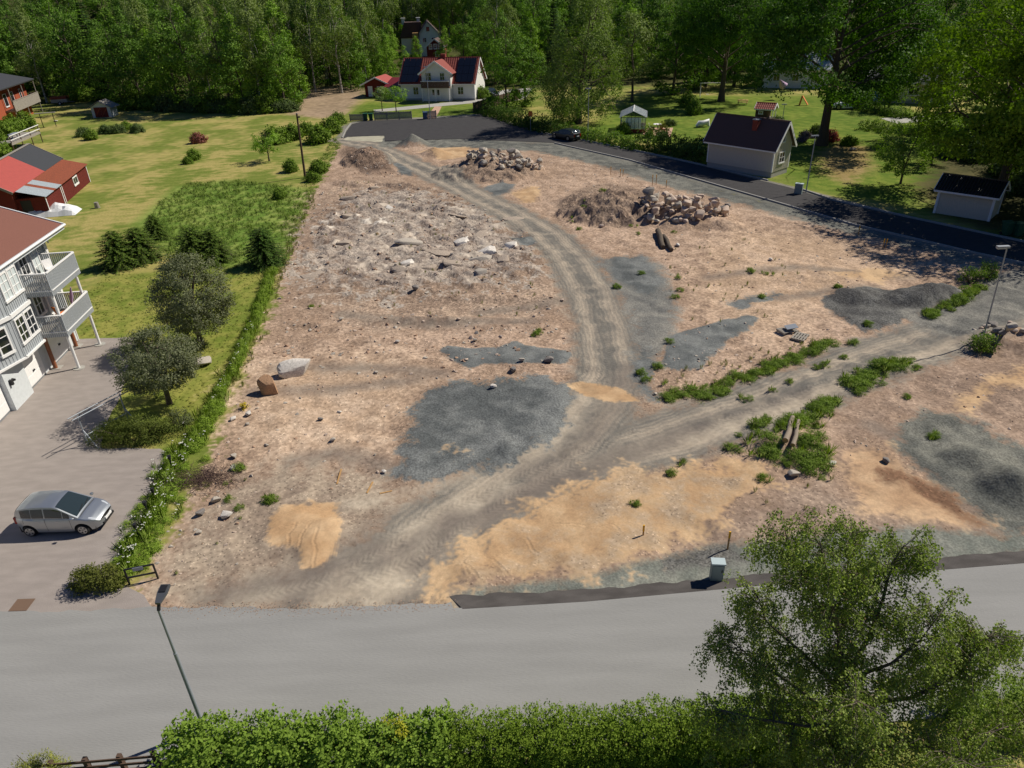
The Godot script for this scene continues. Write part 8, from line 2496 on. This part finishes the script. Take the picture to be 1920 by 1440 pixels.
# ================================================================ STREET THINGS
func make_street_things():
	# lamp standing in the hedge: slim pole in two steps, flat dark head
	var o := thing("street_lamp", "slim grey street lamp with a flat dark head rising from the hedge", "street lamp", Vector3(-9.95, 0, -14.15))
	part("pole", Shape.new().rod(Vector3(0, -0.3, 0), Vector3(0, 3.5, 0), 0.062, 0.055, 12), M.zinc, o)
	part("upper_pole", Shape.new().rod(Vector3(0, 3.5, 0), Vector3(0, 5.25, 0), 0.042, 0.036, 12), M.zinc, o)
	part("spigot", Shape.new().rod(Vector3(0, 5.22, 0), Vector3(0.02, 5.42, -0.1), 0.05, 0.05, 10), M.black_metal, o)
	var hd := Shape.new()
	hd.t = Transform3D(Basis(Vector3.RIGHT, deg_to_rad(8)), Vector3(0.02, 5.45, -0.08))
	hd.prism(PackedVector2Array([Vector2(-0.07, 0.05), Vector2(0.07, 0.05), Vector2(0.14, -0.3), Vector2(0.13, -0.57), Vector2(-0.13, -0.57), Vector2(-0.14, -0.3)]), -0.04, 0.035)
	var head := part("lamp_head", hd, M.lamp_grey, o)
	hd = Shape.new()
	hd.t = Transform3D(Basis(Vector3.RIGHT, deg_to_rad(8)), Vector3(0.02, 5.45, -0.08))
	hd.prism(PackedVector2Array([Vector2(-0.09, -0.3), Vector2(0.09, -0.3), Vector2(0.09, -0.53), Vector2(-0.09, -0.53)]), 0.036, 0.06)
	part("cooling_fins", hd, M.black_metal, head)
	o = thing("street_lamp", "street lamp with a horizontal pale head beside the grey gravel road", "street lamp", G(1842, 641))
	part("pole", Shape.new().rod(Vector3(0, -0.3, 0), Vector3(-0.36, 6.0, 0), 0.05, 0.036, 10), M.zinc, o)
	head = part("lamp_head", Shape.new().box(Vector3(-0.95, 5.97, -0.11), Vector3(-0.25, 6.09, 0.11)), M.zinc, o)
	part("lens", Shape.new().box(Vector3(-0.93, 5.93, -0.09), Vector3(-0.45, 5.965, 0.09)), M.lamp_lens, head)
	for a in [[1102, 263, 6.8, "tall street lamp behind the parked estate car"], [1511, 361, 5.6, "thin street lamp beside the electricity cabinet at the cottage"], [1466, 232, 2.7, "short lamp post on the lawn behind the cottage"], [807, 224, 8.2, "tall slim flagpole-like lamp in front of the white house"]]:
		o = thing("street_lamp", a[3], "street lamp", G(a[0], a[1]))
		part("pole", Shape.new().rod(Vector3(0, -0.3, 0), Vector3(0, a[2], 0), 0.065, 0.045, 8), M.zinc, o)
		part("lamp_head", Shape.new().box(Vector3(-0.42, a[2], -0.1), Vector3(0.3, a[2] + 0.12, 0.1)), M.zinc, o)
	o = thing("utility_pole", "dark wooden utility pole at the edge of the plot", "pole", G(572, 333))
	part("shaft", Shape.new().rod(Vector3(0, -0.5, 0), Vector3(0.3, 7.35, 0), 0.15, 0.10, 10), M.brown_wood, o)
	part("cap", Shape.new().rod(Vector3(0.3, 7.35, 0), Vector3(0.302, 7.42, 0), 0.13, 0.05, 10), M.zinc, o)
	part("insulator", Shape.new().box(Vector3(0.35, 6.9, -0.08), Vector3(0.6, 7.05, 0.08)), M.black_plastic, o)
	# cabinets
	for a in [[1342, 1086, 0.46, 0.86, 0.3, -0.12, "grey electricity cabinet standing on the fresh asphalt strip"], [1496, 364, 0.75, 1.05, 0.4, -0.6, "grey electricity cabinet beside the thin street lamp"]]:
		o = thing("electricity_cabinet", a[6], "cabinet", G(a[0], a[1]) + Vector3(0, 0.045, 0), a[5])
		part("box", Shape.new().box(Vector3(-a[2] / 2, -0.1, -a[4] / 2), Vector3(a[2] / 2, a[3] - 0.05, a[4] / 2)), M.cabinet, o)
		part("lid", Shape.new().box(Vector3(-a[2] / 2 - 0.03, a[3] - 0.045, -a[4] / 2 - 0.03), Vector3(a[2] / 2 + 0.03, a[3] + 0.02, a[4] / 2 + 0.03)), M.cabinet_top, o)
		var d := part("door", Shape.new().box(Vector3(-a[2] / 2 + 0.03, 0.06, a[4] / 2 + 0.001), Vector3(a[2] / 2 - 0.03, a[3] - 0.1, a[4] / 2 + 0.016)), M.cabinet, o)
		part("lock", Shape.new().box(Vector3(a[2] / 2 - 0.10, 0.45, a[4] / 2 + 0.017), Vector3(a[2] / 2 - 0.06, 0.58, a[4] / 2 + 0.03)), M.black_plastic, d)
	# orange diamond-backed sign by the willow
	o = thing("road_sign", "small orange sign on a post in front of the hanging-twig tree", "sign", G(995, 246))
	part("post", Shape.new().rod(Vector3(0, -0.2, 0), Vector3(0, 2.6, 0), 0.035), M.zinc, o)
	part("plate", Shape.new().box(Vector3(-0.3, 2.2, 0.04), Vector3(0.3, 2.9, 0.06)), M.orange_paint, o)
	# bins
	for a in [[686, 226, "bin_green"], [696, 226, "bin_green"], [798, 223.5, "bin_blue"], [1886, 441, "bin_green"], [1906, 443, "bin_green"]]:
		var lab: String = "blue wheeled bin behind the board screen" if a[2] == "bin_blue" else ("dark green wheeled bin between the fences of the white house" if a[0] < 1000 else "dark green wheeled bin in the shade beside the new street")
		o = thing("wheeled_bin", lab, "bin", G(a[0], a[1]), 0.1, "green wheeled bins" if a[2] == "bin_green" else "")
		var s := Shape.new()
		for k in 4: pass
		s.quad(Vector3(-0.25, 0.05, 0.25), Vector3(0.25, 0.05, 0.25), Vector3(0.36, 1.1, 0.38), Vector3(-0.36, 1.1, 0.38))
		s.quad(Vector3(0.25, 0.05, -0.25), Vector3(-0.25, 0.05, -0.25), Vector3(-0.36, 1.1, -0.38), Vector3(0.36, 1.1, -0.38))
		s.quad(Vector3(-0.25, 0.05, -0.25), Vector3(-0.25, 0.05, 0.25), Vector3(-0.36, 1.1, 0.38), Vector3(-0.36, 1.1, -0.38))
		s.quad(Vector3(0.25, 0.05, 0.25), Vector3(0.25, 0.05, -0.25), Vector3(0.36, 1.1, -0.38), Vector3(0.36, 1.1, 0.38))
		part("body", s, M[a[2]], o)
		part("lid", Shape.new().box(Vector3(-0.4, 1.1, -0.42), Vector3(0.4, 1.18, 0.42)), M[a[2]], o)
		for x in [-0.3, 0.3]: part("wheel", Shape.new().rod(Vector3(x - 0.04, 0.12, -0.3), Vector3(x + 0.04, 0.12, -0.3), 0.12, 0.12, 10), M.rubber, o)
	# survey stakes
	for a in [[1145, 328, 0.9], [1163, 330, 0.8], [1168, 331, 0.8], [1223, 347, 1.1], [1230, 347, 1.1], [1249, 352, 0.8], [1609, 441, 0.8], [1655, 466, 0.8], [1660, 466, 0.8], [1364, 1030, 0.9], [1206, 1003, 0.5]]:
		o = thing("survey_stake", "thin wooden survey stake with a yellow top on the plot", "stake", GT(a[0], a[1]), 0, "survey stakes")
		part("stick", Shape.new().box(Vector3(-0.03, -0.1, -0.02), Vector3(0.03, a[2], 0.02)), M.pine_wood, o)
		part("mark", Shape.new().box(Vector3(-0.036, a[2] - 0.3, -0.026), Vector3(0.036, a[2] + 0.02, 0.026)), M.yellow_mark, o)
	# logs
	for a in [[1233, 436, 1243, 468, 0.24, "brown", "dark rough log lying below the boulder heap"], [1244, 446, 1259, 472, 0.2, "brown", "thinner dark log beside the rough one below the boulder heap"], [1470, 838, 1484, 794, 0.14, "pale", "pale barked log lying on the weedy mound"], [1484, 846, 1495, 800, 0.11, "pale", "thinner pale log lying on the weedy mound"]]:
		var p := GT(a[0], a[1]); var q := GT(a[2], a[3])
		var up := Vector3(0, a[4] * 0.8 + (0.26 if a[5] == "pale" else 0.0), 0)
		o = thing("log", a[6], "log", p + up)
		var e := q - p
		part("stem", Shape.new().tube(PackedVector3Array([Vector3.ZERO, e * 0.35 + Vector3(0.05, 0.02, 0), e * 0.7 + Vector3(-0.03, 0, 0.04), e]), PackedFloat32Array([a[4], a[4] * 0.96, a[4] * 0.9, a[4] * 0.85]), 12), M.pale_log if a[5] == "pale" else M.bark, o)
		part("cut_end", Shape.new().rod(-e.normalized() * 0.012, Vector3.ZERO, a[4] * 0.94, a[4] * 0.94, 12), M.pine_wood, o)
	# pallets, a board and thin wood
	for a in [[1476, 622, 0.3, "grey broken pallet lying on the plot near the track"], [1500, 634, 0.9, "pale wooden pallet beside the grey broken one"]]:
		o = thing("pallet", a[3], "pallet", GT(a[0], a[1]) + Vector3(0, 0.02, 0), a[2])
		for i in 5: part("slat", Shape.new().box(Vector3(-0.55, 0.11, -0.4 + i * 0.17), Vector3(0.55, 0.135, -0.29 + i * 0.17)), M.grey_wood, o)
		for x in [-0.5, 0.0, 0.5]: part("bearer", Shape.new().box(Vector3(x - 0.05, 0, -0.4), Vector3(x + 0.05, 0.11, 0.4)), M.grey_wood, o)
	var bx := part("metal_sheet", Shape.new().bar(Vector3(-0.35, 0.3, 0), Vector3(0.35, 0.42, 0), 0.6, 0.03), M.zinc)
	bx.position = GT(1482, 622)
	tag(bx, "pale metal sheet propped on the grey pallet", "sheet")
	for a in [[688, 925, 699, 904, "pale split board lying on the soil"], [712, 926, 735, 921, "thin stick lying beside the split board"], [632, 908, 640, 880, "thin twig lying on the bare soil"]]:
		var p := GT(a[0], a[1]) + Vector3(0, 0.02, 0); var q := GT(a[2], a[3]) + Vector3(0, 0.02, 0)
		tag(part("wood_piece", Shape.new().bar(p, q, 0.07, 0.03), M.pine_wood), a[4], "board")
	# carpet rack by the juniper
	o = thing("carpet_rack", "grey metal carpet-beating rack beside the juniper hedge", "rack", G(205, 812), deg_to_rad(62))
	for x in [-1.2, 1.2]:
		part("post", Shape.new().rod(Vector3(x, -0.1, 0), Vector3(x, 1.75, 0), 0.035), M.zinc, o)
		part("foot_brace", Shape.new().rod(Vector3(x, 0.9, 0), Vector3(x, 0.0, 0.8), 0.03), M.zinc, o)
	for z in [0.0, 0.35]: part("rail", Shape.new().rod(Vector3(-1.6, 1.75, z - 0.17), Vector3(1.6, 1.75, z - 0.17), 0.03), M.zinc, o)
	part("cross_bar", Shape.new().rod(Vector3(-1.2, 0.55, 0), Vector3(1.2, 0.55, 0), 0.03), M.zinc, o)
	# sign frame at the yard's mouth
	o = thing("sign_frame", "empty dark metal sign frame in the flowers at the yard's mouth", "frame", G(270, 1090), deg_to_rad(14))
	for x in [-0.52, 0.52]: part("leg", Shape.new().box(Vector3(x - 0.03, -0.05, -0.03), Vector3(x + 0.03, 0.75, 0.03)), M.black_metal, o)
	for y in [0.3, 0.72]: part("rail", Shape.new().box(Vector3(-0.52, y, -0.025), Vector3(0.52, y + 0.06, 0.025)), M.black_metal, o)
	part("plate", Shape.new().box(Vector3(-0.22, 0.62, 0.03), Vector3(0.15, 0.78, 0.05)), M.zinc, o)
	var mh := part("manhole_cover", Shape.new().box(Vector3(-0.34, 0, -0.3), Vector3(0.34, 0.012, 0.3)), M.manhole_iron)
	mh.position = G(42, 1136) + Vector3(0, 0.046, 0)
	tag(mh, "rusty square drain cover set in the yard's asphalt", "drain cover")
	# rail fence by the broom bush
	var f0 := G(110, 1458); var f1 := G(300, 1440)
	o = thing("rail_fence", "low dark brown rail fence in front of the large-leaved hedge", "fence")
	for i in 4:
		var p := f0.lerp(f1, i / 3.0)
		part("post", Shape.new().box(p + Vector3(-0.06, -0.1, -0.06), p + Vector3(0.06, 0.78, 0.06)), M.brown_wood, o)
	for y in [0.2, 0.45, 0.7]: part("rail", Shape.new().bar(f0 + Vector3(-0.4, y, 0.08), f1 + Vector3(0.3, y, 0.08), 0.03, 0.09), M.brown_wood, o)
	o = thing("mailbox", "white mailbox top showing below the large-leaved hedge", "mailbox", Vector3(-8.2, 0, -11.6))
	part("box", Shape.new().box(Vector3(-0.2, 0.9, -0.15), Vector3(0.2, 1.25, 0.15)), M.white_paint, o)
	part("post", Shape.new().box(Vector3(-0.04, 0, -0.04), Vector3(0.04, 0.9, 0.04)), M.brown_wood, o)
	for a in [[324, 878], [293, 940], [279, 966], [261, 1008]]:
		o = thing("garden_light", "little dark garden light half hidden in the white flowers", "light", G(a[0], a[1]), 0, "garden lights in the flower strip")
		part("stem", Shape.new().rod(Vector3.ZERO, Vector3(0, 0.55, 0), 0.03), M.black_plastic, o)
		part("cap", Shape.new().rod(Vector3(0, 0.55, 0), Vector3(0, 0.75, 0), 0.07, 0.09), M.black_plastic, o)
